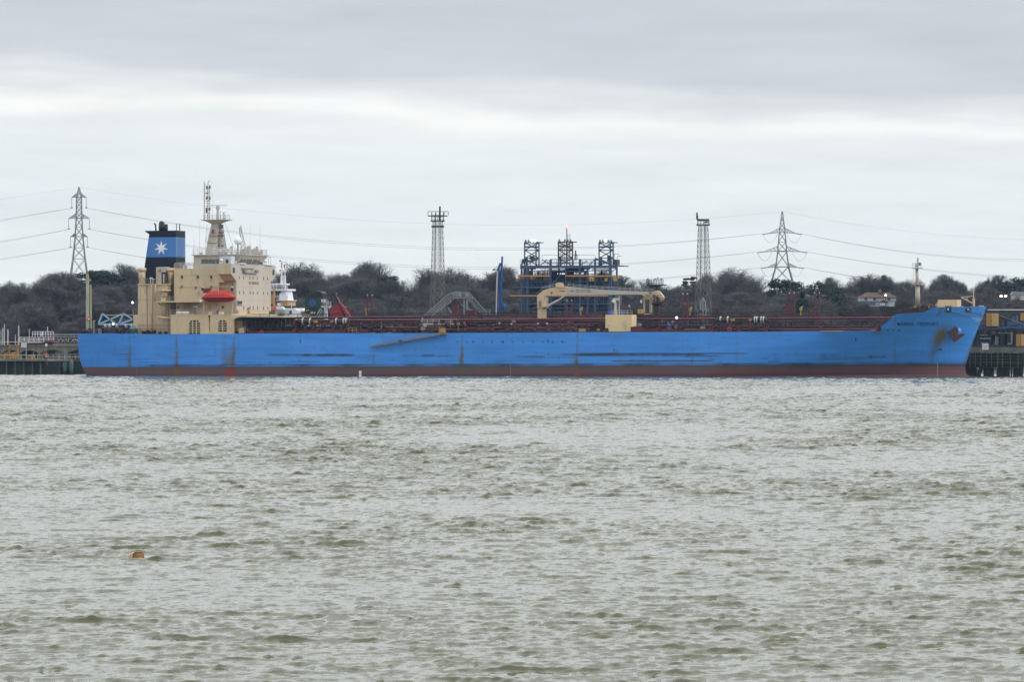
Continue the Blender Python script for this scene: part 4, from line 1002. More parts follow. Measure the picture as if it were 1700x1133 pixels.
for px in (1474.5, 1483.5, 1493): 
    f_ = part('mooring_port', dsteel, hullo, lambda mb: mb.add([hull_p(px+2.6*math.cos(k*.6283), 548.6+1.25*math.sin(k*.6283), .04) for k in range(10)], [tuple(range(10))[::-1]]))
    part('mooring_roller', paint('worn_rust', (.25, .16, .11), .8), f_, lambda mb: mb.add([hull_p(px+.7+1.2*math.cos(k*.6283), 548.6+.8*math.sin(k*.6283), .06) for k in range(10)], [tuple(range(10))[::-1]]))
for px in (1574.5, 1607.5):
    f_ = part('fairlead', paint('fairlead_grime', (.045, .055, .045), .8, .4), hullo, lambda mb: mb.add([hull_p(px-6, 519, .05), hull_p(px+5.5, 519, .05), hull_p(px+5, 511, .05), hull_p(px-3.6, 511, .05)], [(0, 1, 2, 3)]))
    part('fairlead_roller', offw, f_, lambda mb: mb.ball(hull_p(px-.5, 514.3, .2), .22, 8, 6), True)
    part('fairlead_roof', dred, ship, lambda mb: qbox(mb, px-6, 508.3, px+4, 510.6, 9 if px < 1600 else 12, 11 if px < 1600 else 14))
# anchor in its rounded bolster
ac = hull_p(1586.5, 552)
mb = MB(); mb.ball(ac+Vector((.1, .4, .15)), 1.0, 20, 12, 1.0); bol = mb.build('anchor_bolster', lblue if False else paint('bolster_blue', (.055, .22, .56), .4), hullo, True)
def anchor(mb):
    o = ac+Vector((0, -1.15, 0)); k = .12
    def A(x, y, v=0): return (o.x+x*k, o.z-y*k, v)
    def pr(pts, v0, v1): mb.prism([(o.x+x*k, o.z-y*k) for x, y in pts], o.y+v0, o.y+v1)
    pr([(-5, 0), (-3, -5), (1, -9), (5, -7), (6, -1), (3, 3), (-2, 3)], -.05, .5)
    pr([(-6, -1), (-1, 3), (4, 4), (15, 1.5), (17, 4), (6, 12), (0, 16), (-3, 15.5), (-4, 12), (-3, 6), (-10, -3)], -.25, .2)
    pr([(-2, -4), (1, -8), (3, -4), (3, 6), (-1, 6)], -.42, -.2)
part('anchor', paint('rusty_anchor', (.085, .032, .024), .8, .4), ship, anchor)

# plating ledges, ladders, pipes and doors on the deckhouse side
part('ledge', cream, house_o, lambda mb: qbox(mb, 289, 456.2, 363.5, 456.7, HV0-.06, HV0)); part('ledge', cream, house_o, lambda mb: qbox(mb, 289, 476.0, 384, 476.5, HV0-.06, HV0+.02))
part('ledge', cream, house_o, lambda mb: qbox(mb, 289, 491.5, 334, 492, HV0-.06, HV0)); part('ledge', creamf, house_o, lambda mb: mb.box((UF, HV0, sq(392.6, 476.6, HV0).z), (UF+.04, HV1, sq(392.6, 476.1, HV0).z)))
part('ledge', creamf, house_o, lambda mb: mb.box((UF, HV0, sq(392.6, 498.4, HV0).z), (UF+.04, HV1, sq(392.6, 497.9, HV0).z)))
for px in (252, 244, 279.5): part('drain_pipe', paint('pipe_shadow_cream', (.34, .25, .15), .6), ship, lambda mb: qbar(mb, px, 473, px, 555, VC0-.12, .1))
for py in (496, 521, 538): part('ledge', cream, ship, lambda mb: qbox(mb, 229, py, 283, py+.6, VC0-.1, VC0))
for px, y0, y1 in ((233.5, 480, 500), (301, 463, 470), (327.5, 463, 472), (350, 463, 469), (318, 447, 457), (356, 447, 453), (375, 440, 452), (243, 474, 490), (262, 503, 520), (341, 466, 476), (299, 477, 486)):
    part('rust_run', paint('rust_run_pale', (.33, .19, .09), .8, .3), house_o if px > 289 else ship, lambda mb: qbox(mb, px-.35, y0, px+.35, y1, (HV0 if px > 289 else (VC0 if px < 259 else VC0+1.0))-.012 if px < 363 else .185, (HV0 if px > 289 else (VC0 if px < 259 else VC0+1.0))-.004 if px < 363 else .195))
part('side_door', paint('door_cream', (.36, .28, .18), .6), house_o, lambda mb: qbox(mb, 306, 506, 310, 519, HV0+1.12, HV0+1.19)); part('side_door', paint('door_cream', (.36, .28, .18)), house_o, lambda mb: qbox(mb, 346, 506, 350, 519, HV0+1.12, HV0+1.19))
part('ladder', offw, house_o, lambda mb: (qbar(mb, 358, 500, 358, 476, HV0-.15, .05), qbar(mb, 360.4, 500, 360.4, 476, HV0-.15, .05), [qbar(mb, 358, y, 360.4, y, HV0-.15, .04) for y in range(478, 500, 2)]))
part('railing', creamf, ship, lambda mb: mb.rail(sq(289, 446, HV0+.1), sq(363, 446, HV0+.1), .95, 1.3, .045)); part('railing', creamf, ship, lambda mb: mb.rail(sq(259, 500, 1.3), sq(334, 500, 1.3), .95, 1.3, .045))
part('shade_band', paint('shade_cream', (.43, .33, .21), .6, .2), ship, lambda mb: qbox(mb, 229, 539, 282.8, 555, VC0-.02, VC0))  # darker cream sheet paints in the shade below the lowest casing ledge
# ------------------------------------------------------------------ tanker: deck gear
rg = random.Random(9)
def zpix(py, v=2.0, px=800): return sq(px, py, v).z
def tubep(mb, x0, x1, py, v, r, n=6):      # horizontal pipe following the deck
    a_ = sq(x0, py, v); b_ = sq(x1, py, v); mb.cone((a_.x, v, (a_.z+b_.z)/2), (b_.x, v, (a_.z+b_.z)/2), r, r, n)
# side edge plate and long pipes
part('gunwale', dred, ship, lambda mb: [mb.bar(hull_p(x, yy(x), -.1), hull_p(x+12, yy(x+12), -.1), .16) for yy in [lambda x: np.interp(x, [p_[0] for p_ in ship_deck_pts], [p_[1] for p_ in ship_deck_pts])-.4] for x in range(390, 1440, 12)])
part('gunwale_strip', paint('yellow_edge', (.45, .32, .10), .6), ship, lambda mb: (qbox(mb, 1362, 549.7, 1400, 550.6, .02, .2), qbox(mb, 1446, 548.4, 1454, 549.2, .02, .2), qbox(mb, 638, 552.3, 650, 553.4, .02, .4), qbox(mb, 613, 552.4, 623, 553.4, .02, .4)))
def beam_y(px): return 531.4-(px-400)*.0028
for (x0, x1, py, v, r, mt) in ((440, 1007, 531.6, 6.2, .24, red), (395, 700, 527.8, 9, .2, dred), (560, 1010, 534.4, 8.0, .16, dred), (770, 957, 544.6, 3.2, .17, red), (640, 735, 544.2, 3.0, .2, red), (820, 1000, 538.4, 4.4, .13, red),
      (1058, 1205, 529.8, 6.2, .22, red), (1272, 1490, 528.6, 6.2, .20, red), (1205, 1272, 529.4, 8, .18, red), (400, 700, 539, 5.5, .14, dred), (400, 1000, 548.5, 3.8, .2, dred), (400, 1005, 542, 7.5, .18, dred), (400, 1005, 536, 11, .18, dred), (1050, 1350, 536, 14, .12, dred), (1050, 1450, 543, 12, .16, dred), (1050, 1460, 547.4, 4, .2, dred), (760, 1000, 550.6, 2, .14, dred), (1260, 1300, 540, 9, .1, dred)):
    part('deck_pipe', mt, ship, lambda mb: tubep(mb, x0, x1, py, v, r, 8), True)
def catwalk(mb):
    for x0, x1, v in ((385, 1005, 13.5), (1050, 1500, 13.5)):
        a_ = sq(x0, 526.5-(x0-400)*.0028, v); b_ = sq(x1, 526.5-(x1-400)*.0028, v); z = (a_.z+b_.z)/2
        mb.box((a_.x, v, z-.14), (b_.x, v+1.4, z)); mb.rail((a_.x, v, z), (b_.x, v, z), .62, 2.0, .12, 1); mb.rail((a_.x, v, z), (b_.x, v, z), .32, 3.6, .05, 1)
        n = int((b_.x-a_.x)/3.6)
        for k in range(n+1):
            u = a_.x+(b_.x-a_.x)*k/n; mb.bar((u, v+.1, ZU), (u, v+.1, z), .14); mb.bar((u, v+1.3, ZU), (u, v+1.3, z), .14)
            mb.bar((u, v+.1, z-.1), (u+.5, v+.1, z-.5), .08)
catw = part('catwalk', dred, ship, catwalk)
# see-through thickets of vertical pipes and posts under the beam
def posts(x0, x1, n, y0, y1, vlo, vhi, w0, w1, seed):
    def f(mb):
        r_ = random.Random(seed)
        for _ in range(n):
            x = r_.uniform(x0, x1); v = r_.uniform(vlo, vhi); t = sq(x, r_.uniform(y0, y1), v); mb.bar((t.x, v, ZU-.1), t, r_.uniform(w0, w1))
    return f
for i, (x0, x1, n, mt) in enumerate(((402, 500, 70, dred), (500, 600, 40, dred), (600, 720, 60, dred), (720, 860, 85, dred), (860, 1005, 90, dred), (1055, 1190, 60, dred), (1190, 1300, 40, dred), (1300, 1400, 26, dred), (1400, 1480, 22, dred), (420, 700, 16, gsteel), (640, 1000, 14, brown), (1080, 1180, 9, gsteel), (1100, 1190, 5, bluep))):
    part('pipe_cluster', mt, ship, posts(x0, x1, n, 530, 546, 9, 24, .06, .2, i)); part('vent_post', mt, ship, posts(x0, x1, 6, 531, 543, 3, 8, .1, .2, i+50))
def valves(x0, x1, n, seed, mt):
    def f(mb):
        r_ = random.Random(seed)
        for _ in range(n):
            x = r_.uniform(x0, x1); v = r_.uniform(2.5, 14); y = r_.uniform(534, 549); p = sq(x, y, v); s = r_.uniform(.15, .4)
            mb.box((p.x-s, v-s, p.z-s*r_.uniform(.5, 1.3)), (p.x+s*r_.uniform(.8, 2.5), v+s, p.z+s))
            if r_.random() < .5: mb.cone((p.x, v-.5, p.z+.1), (p.x, v-.42, p.z+.1), .28, .28, 8)
            mb.bar((p.x, v, ZU-.1), (p.x, v, p.z), .12)
    part('valve_group', mt, ship, f)
for i, (x0, x1, n, mt) in enumerate(((405, 500, 36, dred), (500, 620, 30, dred), (620, 740, 44, dred), (740, 870, 60, dred), (870, 1005, 60, dred), (1055, 1200, 36, dred), (1200, 1300, 16, dred), (430, 600, 10, brown), (600, 1000, 26, brown), (410, 480, 4, gsteel), (680, 1000, 6, tan), (1060, 1200, 4, gsteel))):
    valves(x0, x1, n, 20+i, mt)
part('tank_bulkhead', paint('maroon_bulkhead', (.022, .010, .012), .7, .3), ship, lambda mb: (qbox(mb, 402, 529, 490, 553, 16, 16.3), qbox(mb, 610, 535, 1005, 553, 15.4, 15.7), qbox(mb, 470, 543, 610, 553, 15.4, 15.7), qbox(mb, 1050, 545.5, 1460, 552, 12.5, 12.8)))
part('coaming', red, ship, lambda mb: (qbox(mb, 1058, 546.4, 1100, 550.6, 2.2, 2.4), qbox(mb, 1100, 547.6, 1190, 550.4, 2.2, 2.4), qbox(mb, 1300, 547, 1362, 550.2, 2.2, 2.4), qbox(mb, 1365, 546.6, 1408, 549.8, 2.2, 2.4), qbox(mb, 1412, 546.2, 1455, 549.4, 2.2, 2.4), qbox(mb, 385, 550, 610, 553.6, 2.5, 2.7), qbox(mb, 760, 551, 1005, 553, 2.5, 2.7)))
for px, y0 in ((1363, 540.5), (1410, 539.2), (1457, 538.6), (1227, 542.5), (1272, 542), (1182, 542), (1092, 543), (656, 546), (527, 545.5), (572, 546), (489, 546)):
    part('roller_pedestal', red, ship, lambda mb: mb.prism(qpoly([(px-3.4, 551.5), (px-3.2, y0+3), (px-1, y0+.8), (px+3.5, y0), (px+3.2, y0+2), (px+.6, y0+3.4), (px+.6, 551.5)], 1.4), 1.4, 2.4))
# winches: dark drums between pale flanges, on slanted legs, yellow motors
def winch(x0, x1, xm, disc, py, legs):
    w_ = thing_part('mooring_winch'); v = 4.5
    a_ = sq(x0, py, v); b_ = sq(x1, py, v)
    part('drum', paint('wire_drum', (.03, .024, .022), .8, .4), w_, lambda mb: mb.cone((a_.x, v, a_.z), (b_.x, v, a_.z), .52, .52, 20), True)
    for d_ in disc:
        part('flange', offw, w_, lambda mb: mb.cone((sq(d_-.8, py, v).x, v, a_.z), (sq(d_+1.0, py, v).x, v, a_.z), .70, .70, 24), False)
    part('motor', yellow, w_, lambda mb: qbox(mb, xm-2.6, py-1.6, xm+2.2, py+1.4, v-.4, v+.4))
    for l_ in legs: part('leg', red, w_, lambda mb: (mb.bar(sq(l_+3, py+6, v-.8), sq(l_-2, 552, v-.9), .3), mb.bar(sq(l_+3, py+6, v+.8), sq(l_-2, 552, v+.9), .3)))
def thing_part(name):
    mb = MB(); mb.box((0, 4, 0), (.01, 4.01, .01)); return None
def thing_part(name):
    return part(name, dred, ship, lambda mb: qbox(mb, WX[0], 547.5, WX[1], 549, 3.6, 5.4))
for x0, x1, xm, disc, legs in ((494, 519, 523, (503, 515), (489, 506, 518)), (554, 580, 551, (558.5, 571, 575), (553, 566, 578)), (1187, 1212, 1216, (1196.5, 1208.5), (1183, 1197, 1209)), (1249, 1273, 1246, (1253.5, 1257, 1264, 1268), (1246, 1258, 1270))):
    WX = (x0, x1); winch(x0, x1, xm, disc, 534.2 if x0 < 900 else 531.4, legs)
# gauge masts: pairs of red posts with rungs
for x0, x1, yt, py in ((609.8, 618, 491, 530), (1133.6, 1141, 489, 529), (1310.5, 1318.4, 487.5, 528), (1352.6, 1360.2, 487.3, 528), (941, 949, 500, 530)):
    def gm(mb):
        v = 12.5
        for x in (x0, x1): mb.bar((sq(x, yt, v).x, v, ZU), sq(x, yt, v), .22)
        for k in range(5): y = yt+11+k*8; qbar(mb, x0, y, x1, y, v, .14)
        for k in range(3): y = yt+18+k*9; qbar(mb, x0, y, x1, y+8, v, .1)
    g_ = part('vent_mast', red, ship, gm)
    for x in (x0, x1): part('vent_cap', offw, g_, lambda mb: mb.cone(sq(x, yt, 12.5), sq(x, yt-2, 12.5), .13, .08, 6))
# foam monitors and red hose boxes
for xy, yy, xr in ((608, 513, 585), (1145.5, 512, 1163.5), (1329.5, 511, 1343), (964.5, 512, 971.5), (785.5, 513, 817 if False else 777)):
    if xy > 780 and xy < 800: continue
    part('foam_monitor', paint('monitor_yellow', (.34, .26, .05), .5), ship, lambda mb: (qbar(mb, xy, 524, xy, yy+2, 13, .22), qbox(mb, xy-2.2, yy, xy+1.6, yy+4, 12.7, 13.3), qbar(mb, xy-1, yy+1, xy+3, yy-1.6, 13, .3)))
    part('hose_box', red, ship, lambda mb: (qbox(mb, xr-2.4, 515, xr+2.2, 519.8, 13, 13.5), qbar(mb, xr, 520, xr, 527, 13.2, .1)))
part('red_locker', red, ship, lambda mb: (qbox(mb, 1303, 504, 1310, 521.5, 12, 13), qbox(mb, 750.4, 506.5, 759.4, 526.5, 8, 9.2), qbox(mb, 773.5, 515.5, 778, 523, 10, 11), qbox(mb, 781.5, 515.8, 789, 524, 10, 11.2)))
part('locker_posts', red, ship, lambda mb: (qbar(mb, 751, 507, 751, 496, 8.2, .2), qbar(mb, 758, 507, 758, 496, 8.2, .2), qbar(mb, 751, 501, 758, 501, 8.2, .1)))
part('lifebuoy', paint('buoy_ring_red', (.55, .04, .03), .5), ship, lambda mb: mb.tube([sq(1211+2.8*math.cos(k*.5236), 547+2.6*math.sin(k*.5236), 1.6) for k in range(13)], .09, 6), True)
part('lifebuoy', paint('buoy_ring_red', (.55, .04, .03), .5), ship, lambda mb: mb.tube([sq(434+2.6*math.cos(k*.5236), 551+2.2*math.sin(k*.5236), 1.6) for k in range(13)], .1, 6), True)
part('tall_posts', dred, ship, lambda mb: [qbar(mb, 1180+k*3.2, 526, 1180+k*3.2, 513+(k % 3)*2, 20, .1) for k in range(6)]+[qbar(mb, 628+k*3, 526, 628+k*3, 517, 20, .07) for k in range(3)]+[qbar(mb, 1196, 513.5, 1300, 513, 22, .03)])
part('hatch_frame', paint('ochre', (.35, .24, .06), .6), ship, lambda mb: (mb.rail(sq(578, 552, 2), sq(592, 552, 2), .9, .8, .1, 2), qbox(mb, 961, 546, 972, 552.4, 1.2, 1.5), qbar(mb, 991, 548, 996, 548, 2, .4), qbar(mb, 1136, 547.3, 1155, 547, 2, .09)))
part('green_valve', seag, ship, lambda mb: (qbox(mb, 661, 539.5, 665.4, 545, 3, 4), qbar(mb, 663, 545, 663, 552, 3.5, .3)))
part('round_tank', red, ship, lambda mb: (mb.cone(sq(974.5, 541.5, 6), sq(974.5, 541.5, 7.5), .34, .34, 16), mb.cone(sq(980.5, 541.5, 6), sq(980.5, 541.5, 7.5), .32, .32, 16), mb.ball(sq(944, 537, 3), .3), mb.ball(sq(771, 537.5, 4), .28)))
# crane
VCR = 13.0
cz = lambda x, y: (x, y)
ped = part('crane', cream, ship, lambda mb: (mb.cone(sq(900, 553, VCR), sq(900, 509, VCR), .92, .92, 20), qbox(mb, 891.8, 490, 903.5, 512, VCR-.8, VCR+.8), mb.cone(sq(900, 511, VCR), sq(900, 510, VCR), 1.05, 1.05, 20)), False)
def gpoly(pts, v0, v1): return lambda mb: mb.prism(qpoly(pts, v0), v0, v1)
part('jib_elbow', cream, ped, gpoly([(891.8, 491), (899, 484.5), (903, 481.5), (914, 478.4), (925, 476.4), (939, 476), (939, 490.3), (925, 490.6), (907, 491), (903, 493), (903, 500), (891.8, 500)], VCR-.7, VCR+.7))
part('jib', creamf, ped, gpoly([(937, 476.3), (942, 476), (962, 478.4), (1010, 481.7), (1045, 483.3), (1085, 485), (1088, 488.5), (1080, 489.2), (937, 490.2)], VCR-.6, VCR+.6))
part('jib_winch', cream, ped, lambda mb: (mb.cone(sq(926, 473.5, VCR-.8), sq(926, 473.5, VCR+.8), .5, .5, 14), mb.cone(sq(932, 474, VCR-.7), sq(932, 474, VCR+.7), .55, .55, 14), qbox(mb, 923, 475.5, 938, 478, VCR-.9, VCR+.9), qbox(mb, 925, 469.5, 929, 472, VCR-.3, VCR+.3)))
part('crane_cab', cream, ped, lambda mb: (qbox(mb, 899, 498, 905, 508, VCR-1.9, VCR-.8), qbox(mb, 899.5, 508, 908, 510, VCR-2.1, VCR-.6), qbox(mb, 905, 496, 909, 498.6, VCR-1.4, VCR-.9), qbox(mb, 904, 493, 907, 512, VCR-.8, VCR+.8)))
part('hydraulic_ram', creamf, ped, lambda mb: (mb.cone(sq(908, 509, VCR-.9), sq(926, 499.5, VCR-.8), .26, .26, 10), mb.cone(sq(926, 499.5, VCR-.8), sq(937, 491.5, VCR-.7), .17, .17, 10)))
part('rust_patch', paint('rust_run_paint', (.20, .085, .03)), ped, lambda mb: (gpoly([(914, 485), (917, 484.5), (917.5, 488), (914.5, 489)], VCR-.72, VCR-.705)(mb), gpoly([(926, 483.5), (938, 482.6), (937, 485), (930, 484.6)], VCR-.72, VCR-.705)(mb), gpoly([(1077, 485.5), (1082, 485.6), (1081, 488.4), (1078, 488)], VCR-.62, VCR-.605)(mb), gpoly([(895, 500), (897.5, 500), (896.5, 514), (895.5, 514)], VCR-.95, VCR-.925)(mb)))
def jrail(mb):
    for (x0, y0, x1, y1) in ((900, 481.5, 925, 475.8), (943, 476, 962, 478.3), (962, 478.3, 1010, 481.5), (1010, 481.5, 1083, 485)): mb.rail(sq(x0, y0, VCR-.5), sq(x1, y1, VCR-.5), .60, 1.1, .06, 2)
part('jib_railing', offw, ped, jrail)
for tx, x0, x1, y0, y1 in (('GMC', 946, 953.5, 482.4, 484.9), ('SWL-10T R-20M', 956, 979, 480.6, 482.9), ('SWL-7.5T R-22M', 956, 980, 483.6, 485.9)):
    p = sq(x0, y1, VCR-.62); r = sq(x1, y0, VCR-.62); lettering(tx, p, (r.x-p.x, 0, 0), (0, 0, r.z-p.z), letter, ped, bold=.01)
part('jib_head', cream, ped, lambda mb: (mb.prism(qpoly([(1084, 484.5), (1089, 482.8), (1094, 484), (1099, 490), (1101.5, 494), (1100, 498), (1096, 500), (1095, 495), (1091, 491), (1086, 489.5)], VCR-.6), VCR-.6, VCR+.6), mb.cone(sq(1094, 487, VCR-.9), sq(1094, 487, VCR+.9), .35, .35, 12), mb.cone(sq(1099.5, 495.5, VCR-.8), sq(1099.5, 495.5, VCR+.8), .4, .4, 12), qbar(mb, 1090, 490, 1089, 500, VCR, .2)))
# jib rest
part('jib_rest', dred, ship, lambda mb: (mb.cone(sq(1090, 553, VCR), sq(1090, 507, VCR), .62, .62, 18), mb.cone(sq(1090, 507, VCR), sq(1090, 504.5, VCR), .8, 1.3, 18), mb.rail(sq(1081, 504.5, VCR-1), sq(1101, 504.5, VCR-1), 1.2, .8, .08), mb.bar(sq(1091, 504, VCR), sq(1091, 492, VCR), .3), qbox(mb, 1081, 503.4, 1101, 504.8, VCR-1.2, VCR+1.2)))
part('signal_lamp', yellow, ship, lambda mb: qbox(mb, 1098, 497, 1100.5, 500.5, VCR-1.2, VCR-.8))
# cream deck block and posts
dbk = part('pump_room_house', paint('block_cream', (.66, .52, .29), .5, .07, .5, .3), ship, lambda mb: qbox(mb, 1005, 523, 1048.5, 551, 1.0, 5.2))
part('block_door', cream, dbk, lambda mb: (qbox(mb, 1035.5, 532, 1041, 547, .93, 1.0), mb.cone(sq(1038, 538, .85), sq(1038, 538, .95), .3, .3, 12)))
part('block_marks', offw, dbk, lambda mb: (qbox(mb, 1008, 539.5, 1013.5, 541.3, .97, 1.0), qbox(mb, 1032.6, 536.4, 1034.4, 538.8, .97, 1.0)))
part('block_stairs', red, ship, lambda mb: (mb.prism(qpoly([(1047, 551), (1047, 543), (1062, 541.5), (1070, 547), (1070, 551)], .7), .7, .95), qbox(mb, 1000, 548, 1010, 551.5, .8, 1.2), mb.ball(sq(1007.5, 546.8, .9), .3)))
part('block_railing', offw, ship, lambda mb: (mb.rail(sq(1016, 523, 1.2), sq(1050, 523, 1.2), .9, 1.0, .06), mb.rail(sq(1050, 523, 1.2), sq(1050, 523, 5), .9, 1.2, .06)))
part('yellow_chest', yellow, ship, lambda mb: qbox(mb, 1058.5, 513.6, 1065.5, 521, 7.5, 8.5))
part('blue_drum', bluep, ship, lambda mb: (mb.cone(sq(1011, 522.8, 3), sq(1011, 516.5, 3), .32, .32, 12), mb.cone(sq(1014, 522.8, 3.4), sq(1014, 516, 3.4), .3, .3, 12)))
part('blue_tarpaulin', bluep, ship, lambda mb: qbox(mb, 1028, 517.5, 1038, 522, 5, 6))
part('red_vent', dred, ship, lambda mb: (mb.prism(qpoly([(1038, 522), (1040, 515), (1044, 510), (1046, 512), (1047, 522)], 4), 4, 4.8),))
part('vent_top', offw, ship, lambda mb: mb.ball(sq(1044.5, 508.8, 4.4), .2))
part('radar_post', creamf, ship, lambda mb: (mb.cone(sq(1021.5, 523, 4), sq(1021.5, 503, 4), .3, .24, 10), mb.prism(qpoly([(1019, 523), (1018, 520), (1021, 514), (1023, 514), (1024, 523)], 3.7), 3.7, 4.3), qbox(mb, 1017, 495, 1026, 499, 3.4, 4.6), qbar(mb, 1028, 523, 1028, 491, 4.2, .16), qbar(mb, 1031, 505, 1031, 491, 4.2, .06), qbar(mb, 1028, 497, 1031, 497, 4.2, .06), qbar(mb, 1028, 505, 1031, 505, 4.2, .06)))
part('lamp_housing', white, ship, lambda mb: (mb.cone(sq(1019.5, 503.5, 3.6), sq(1019.5, 500, 3.6), .25, .5, 12), qbox(mb, 1015.5, 498.4, 1021, 500.4, 3.2, 4)))
def gantry(mb):
    v = 14.5
    for x in (1069.6, 1080.5): qbar(mb, x, 522, x, 488, v, .45 if x > 1075 else .3)
    qbar(mb, 1070, 521, 1082, 521, v, .35); qbar(mb, 1068, 496, 1084, 496, v, .5); qbar(mb, 1068, 491, 1084, 491, v, .15); qbox(mb, 1068, 491.5, 1072, 497, v-.3, v+.3); qbox(mb, 1075, 492, 1078.5, 497, v-.5, v)
part('manifold_gantry', cream, ship, gantry)
part('lamp_housing', white, ship, lambda mb: (mb.cone(sq(1064.5, 503, 14), sq(1064.5, 498, 14), .22, .16, 8), mb.cone(sq(1067.5, 490.5, 14), sq(1067.5, 487.5, 14), .2, .3, 8)))
lw = part('deck_floodlight', glow('deck_lamp_glow', (1, 1, .97), 6), ship, lambda mb: mb.ball(sq(1123.3, 527.8, 5), .22, 8, 6))
# accommodation ladder against the side
def ladder(mb):
    a_ = sq(617.5, 575.5, -.7); b_ = sq(733, 554.5, -.7)
    for v in (-.35, -1.0): mb.bar((a_.x, v, a_.z), (b_.x, v, b_.z), .10, .34)
    n = 46
    for k in range(n+1): p = a_.lerp(b_, k/n); mb.bar((p.x, -.35, p.z), (p.x, -1.0, p.z), .2, .05)
    mb.bar(a_, a_+Vector((-1.0, 0, .35)), .2, .1)
al = part('accommodation_ladder', tan, ship, ladder)
part('ladder_railing', tan, al, lambda mb: (mb.bar(sq(620, 570.5, -1.0), sq(655, 558.5, -1), .045), mb.bar(sq(640, 566, -1), sq(733, 546, -1), .045), [mb.bar(sq(x, 575-(x-618)*.1815, -1), sq(x, 569.5-(x-618)*.197, -1), .05) for x in range(640, 733, 11)]))
part('ladder_joint', brown, al, lambda mb: qbox(mb, 662, 565, 667, 567.6, -1.06, -.3))
part('ladder_platform', yellow, ship, lambda mb: (qbox(mb, 730, 553.4, 740, 554.8, -.9, 1.4), ))
part('ladder_winch', paint('ochre', (.35, .24, .06), .6), ship, lambda mb: (qbox(mb, 730.5, 545, 737, 552.8, 1, 2), qbar(mb, 729.5, 554, 729.5, 544, -.2, .12), qbar(mb, 740, 552, 740, 546, .5, .1)))
part('hose_loop', brown, ship, lambda mb: mb.tube([sq(738, 548, 2), sq(738.5, 541, 2), sq(742, 536.5, 2), sq(746, 538, 2), sq(748, 545, 2)], .2, 8))
# pale gangway frame on the deck
part('gangway_landing', offw, ship, lambda mb: (mb.rail(sq(700, 539, 5), sq(758, 538, 5), 1.0, 1.2, .08, 3), mb.bar(sq(698, 538.8, 5), sq(758, 538, 5), .25), qbar(mb, 702, 528, 697, 540, 5, .12), qbar(mb, 704, 540, 704, 544, 5, .3), qbar(mb, 707, 540, 707, 544, 5, .3)))
# ---- poop deck gear (behind the stern edge)
def clutter(x0, x1, n, seed, ylo, v0, v1):
    def f(mb):
        r_ = random.Random(seed)
        for _ in range(n):
            x = r_.uniform(x0, x1); v = r_.uniform(v0, v1); w_ = r_.uniform(1, 4); y = r_.uniform(ylo, 552)
            qbox(mb, x, y, x+w_, 556, v, v+.8)
            if r_.random() < .4: mb.cone(sq(x, y+1.5, v), sq(x+w_, y+1.5, v), .3, .3, 10)
    return f
part('stern_winch', brown, ship, clutter(133, 163, 16, 1, 545, 4, 9), True)
part('stern_winch', brown, ship, clutter(168, 196, 20, 2, 541, 4, 9), True)
part('stern_winch', brown, ship, clutter(198, 220, 9, 3, 545, 4, 9))
part('stern_bollards', dred, ship, clutter(232, 276, 16, 4, 548, 2.4, 4))
for x in (175, 182, 194, 209, 219): part('winch_flange', offw, ship, lambda mb: mb.cone(sq(x-1, 541.5, 4.2), sq(x+1.3, 541.5, 4.2), .42, .42, 16))
part('stern_floodlight', glow('stern_lamp_glow', (.85, 1, .6), 5), ship, lambda mb: mb.ball(sq(188, 538, 5), .2, 8, 6))
part('stern_locker', gsteel, ship, lambda mb: qbox(mb, 163, 546, 168.5, 553.8, 4, 5))
part('stern_locker', seag, ship, lambda mb: (qbox(mb, 216, 546.5, 226, 554, 3, 4), ))
part('locker_lid', pblue, ship, lambda mb: qbox(mb, 215.5, 544, 223, 546.5, 3, 4))
part('stern_vent', gsteel, ship, lambda mb: (mb.cone(sq(156, 554, 4), sq(156, 535, 4), .15, .15, 8), mb.ball(sq(156, 534.2, 4), .25)))
part('stern_rail', brown, ship, lambda mb: (mb.rail(sq(134, 553.5, 3.0), sq(283, 554.6, 1.6), 1.0, 2, .05, 2),))
# ---- forecastle
VF = 14.5
fm = part('foremast', creamf, ship, lambda mb: (mb.cone(sq(1524, 508, VF), sq(1523, 473, VF), .55, .42, 16), mb.cone(sq(1523, 473, VF), sq(1522, 446, VF), .34, .28, 14)), True)
part('mast_platform', creamf, fm, lambda mb: (qbox(mb, 1513.5, 471.3, 1529.5, 472.8, VF-1, VF+1), mb.rail(sq(1514, 471.3, VF-.9), sq(1529, 471.3, VF-.9), .85, .8, .06), qbox(mb, 1514, 444.6, 1530, 446, VF-1, VF+1), mb.rail(sq(1514.5, 444.6, VF-.9), sq(1529.5, 444.6, VF-.9), .9, .8, .06)))
part('mast_head', offw, fm, lambda mb: (qbar(mb, 1523.6, 445, 1523.6, 431, VF, .3), qbox(mb, 1519, 438, 1521, 444, VF-.2, VF+.2)))
part('mast_lamp', dsteel, fm, lambda mb: (qbox(mb, 1525.3, 436, 1528, 441, VF-.3, VF+.3), qbox(mb, 1527, 484, 1528.4, 488, VF-.7, VF-.5), qbar(mb, 1523.8, 432, 1523.8, 428, VF, .18), qbar(mb, 1528, 491, 1528, 505, VF-.6, .1)))
part('foremast_ladder', creamf, fm, lambda mb: qbar(mb, 1515.5, 471, 1517.5, 446, VF, .06))
part('bow_house', paint('block_cream', (.66, .52, .29)), ship, lambda mb: qbox(mb, 1557, 498, 1589.5, 512.5, 12.8, 17))
part('bow_derrick', cream, ship, lambda mb: (qbar(mb, 1616.8, 512, 1616.4, 496, 14.8, .4), qbar(mb, 1616.4, 496, 1616.2, 480, 14.8, .18), qbar(mb, 1595.5, 493.6, 1616, 492, 14.8, .14), qbar(mb, 1596.5, 494, 1616, 504.5, 14.8, .2), qbar(mb, 1605.5, 493, 1605.5, 498.6, 14.8, .12)))
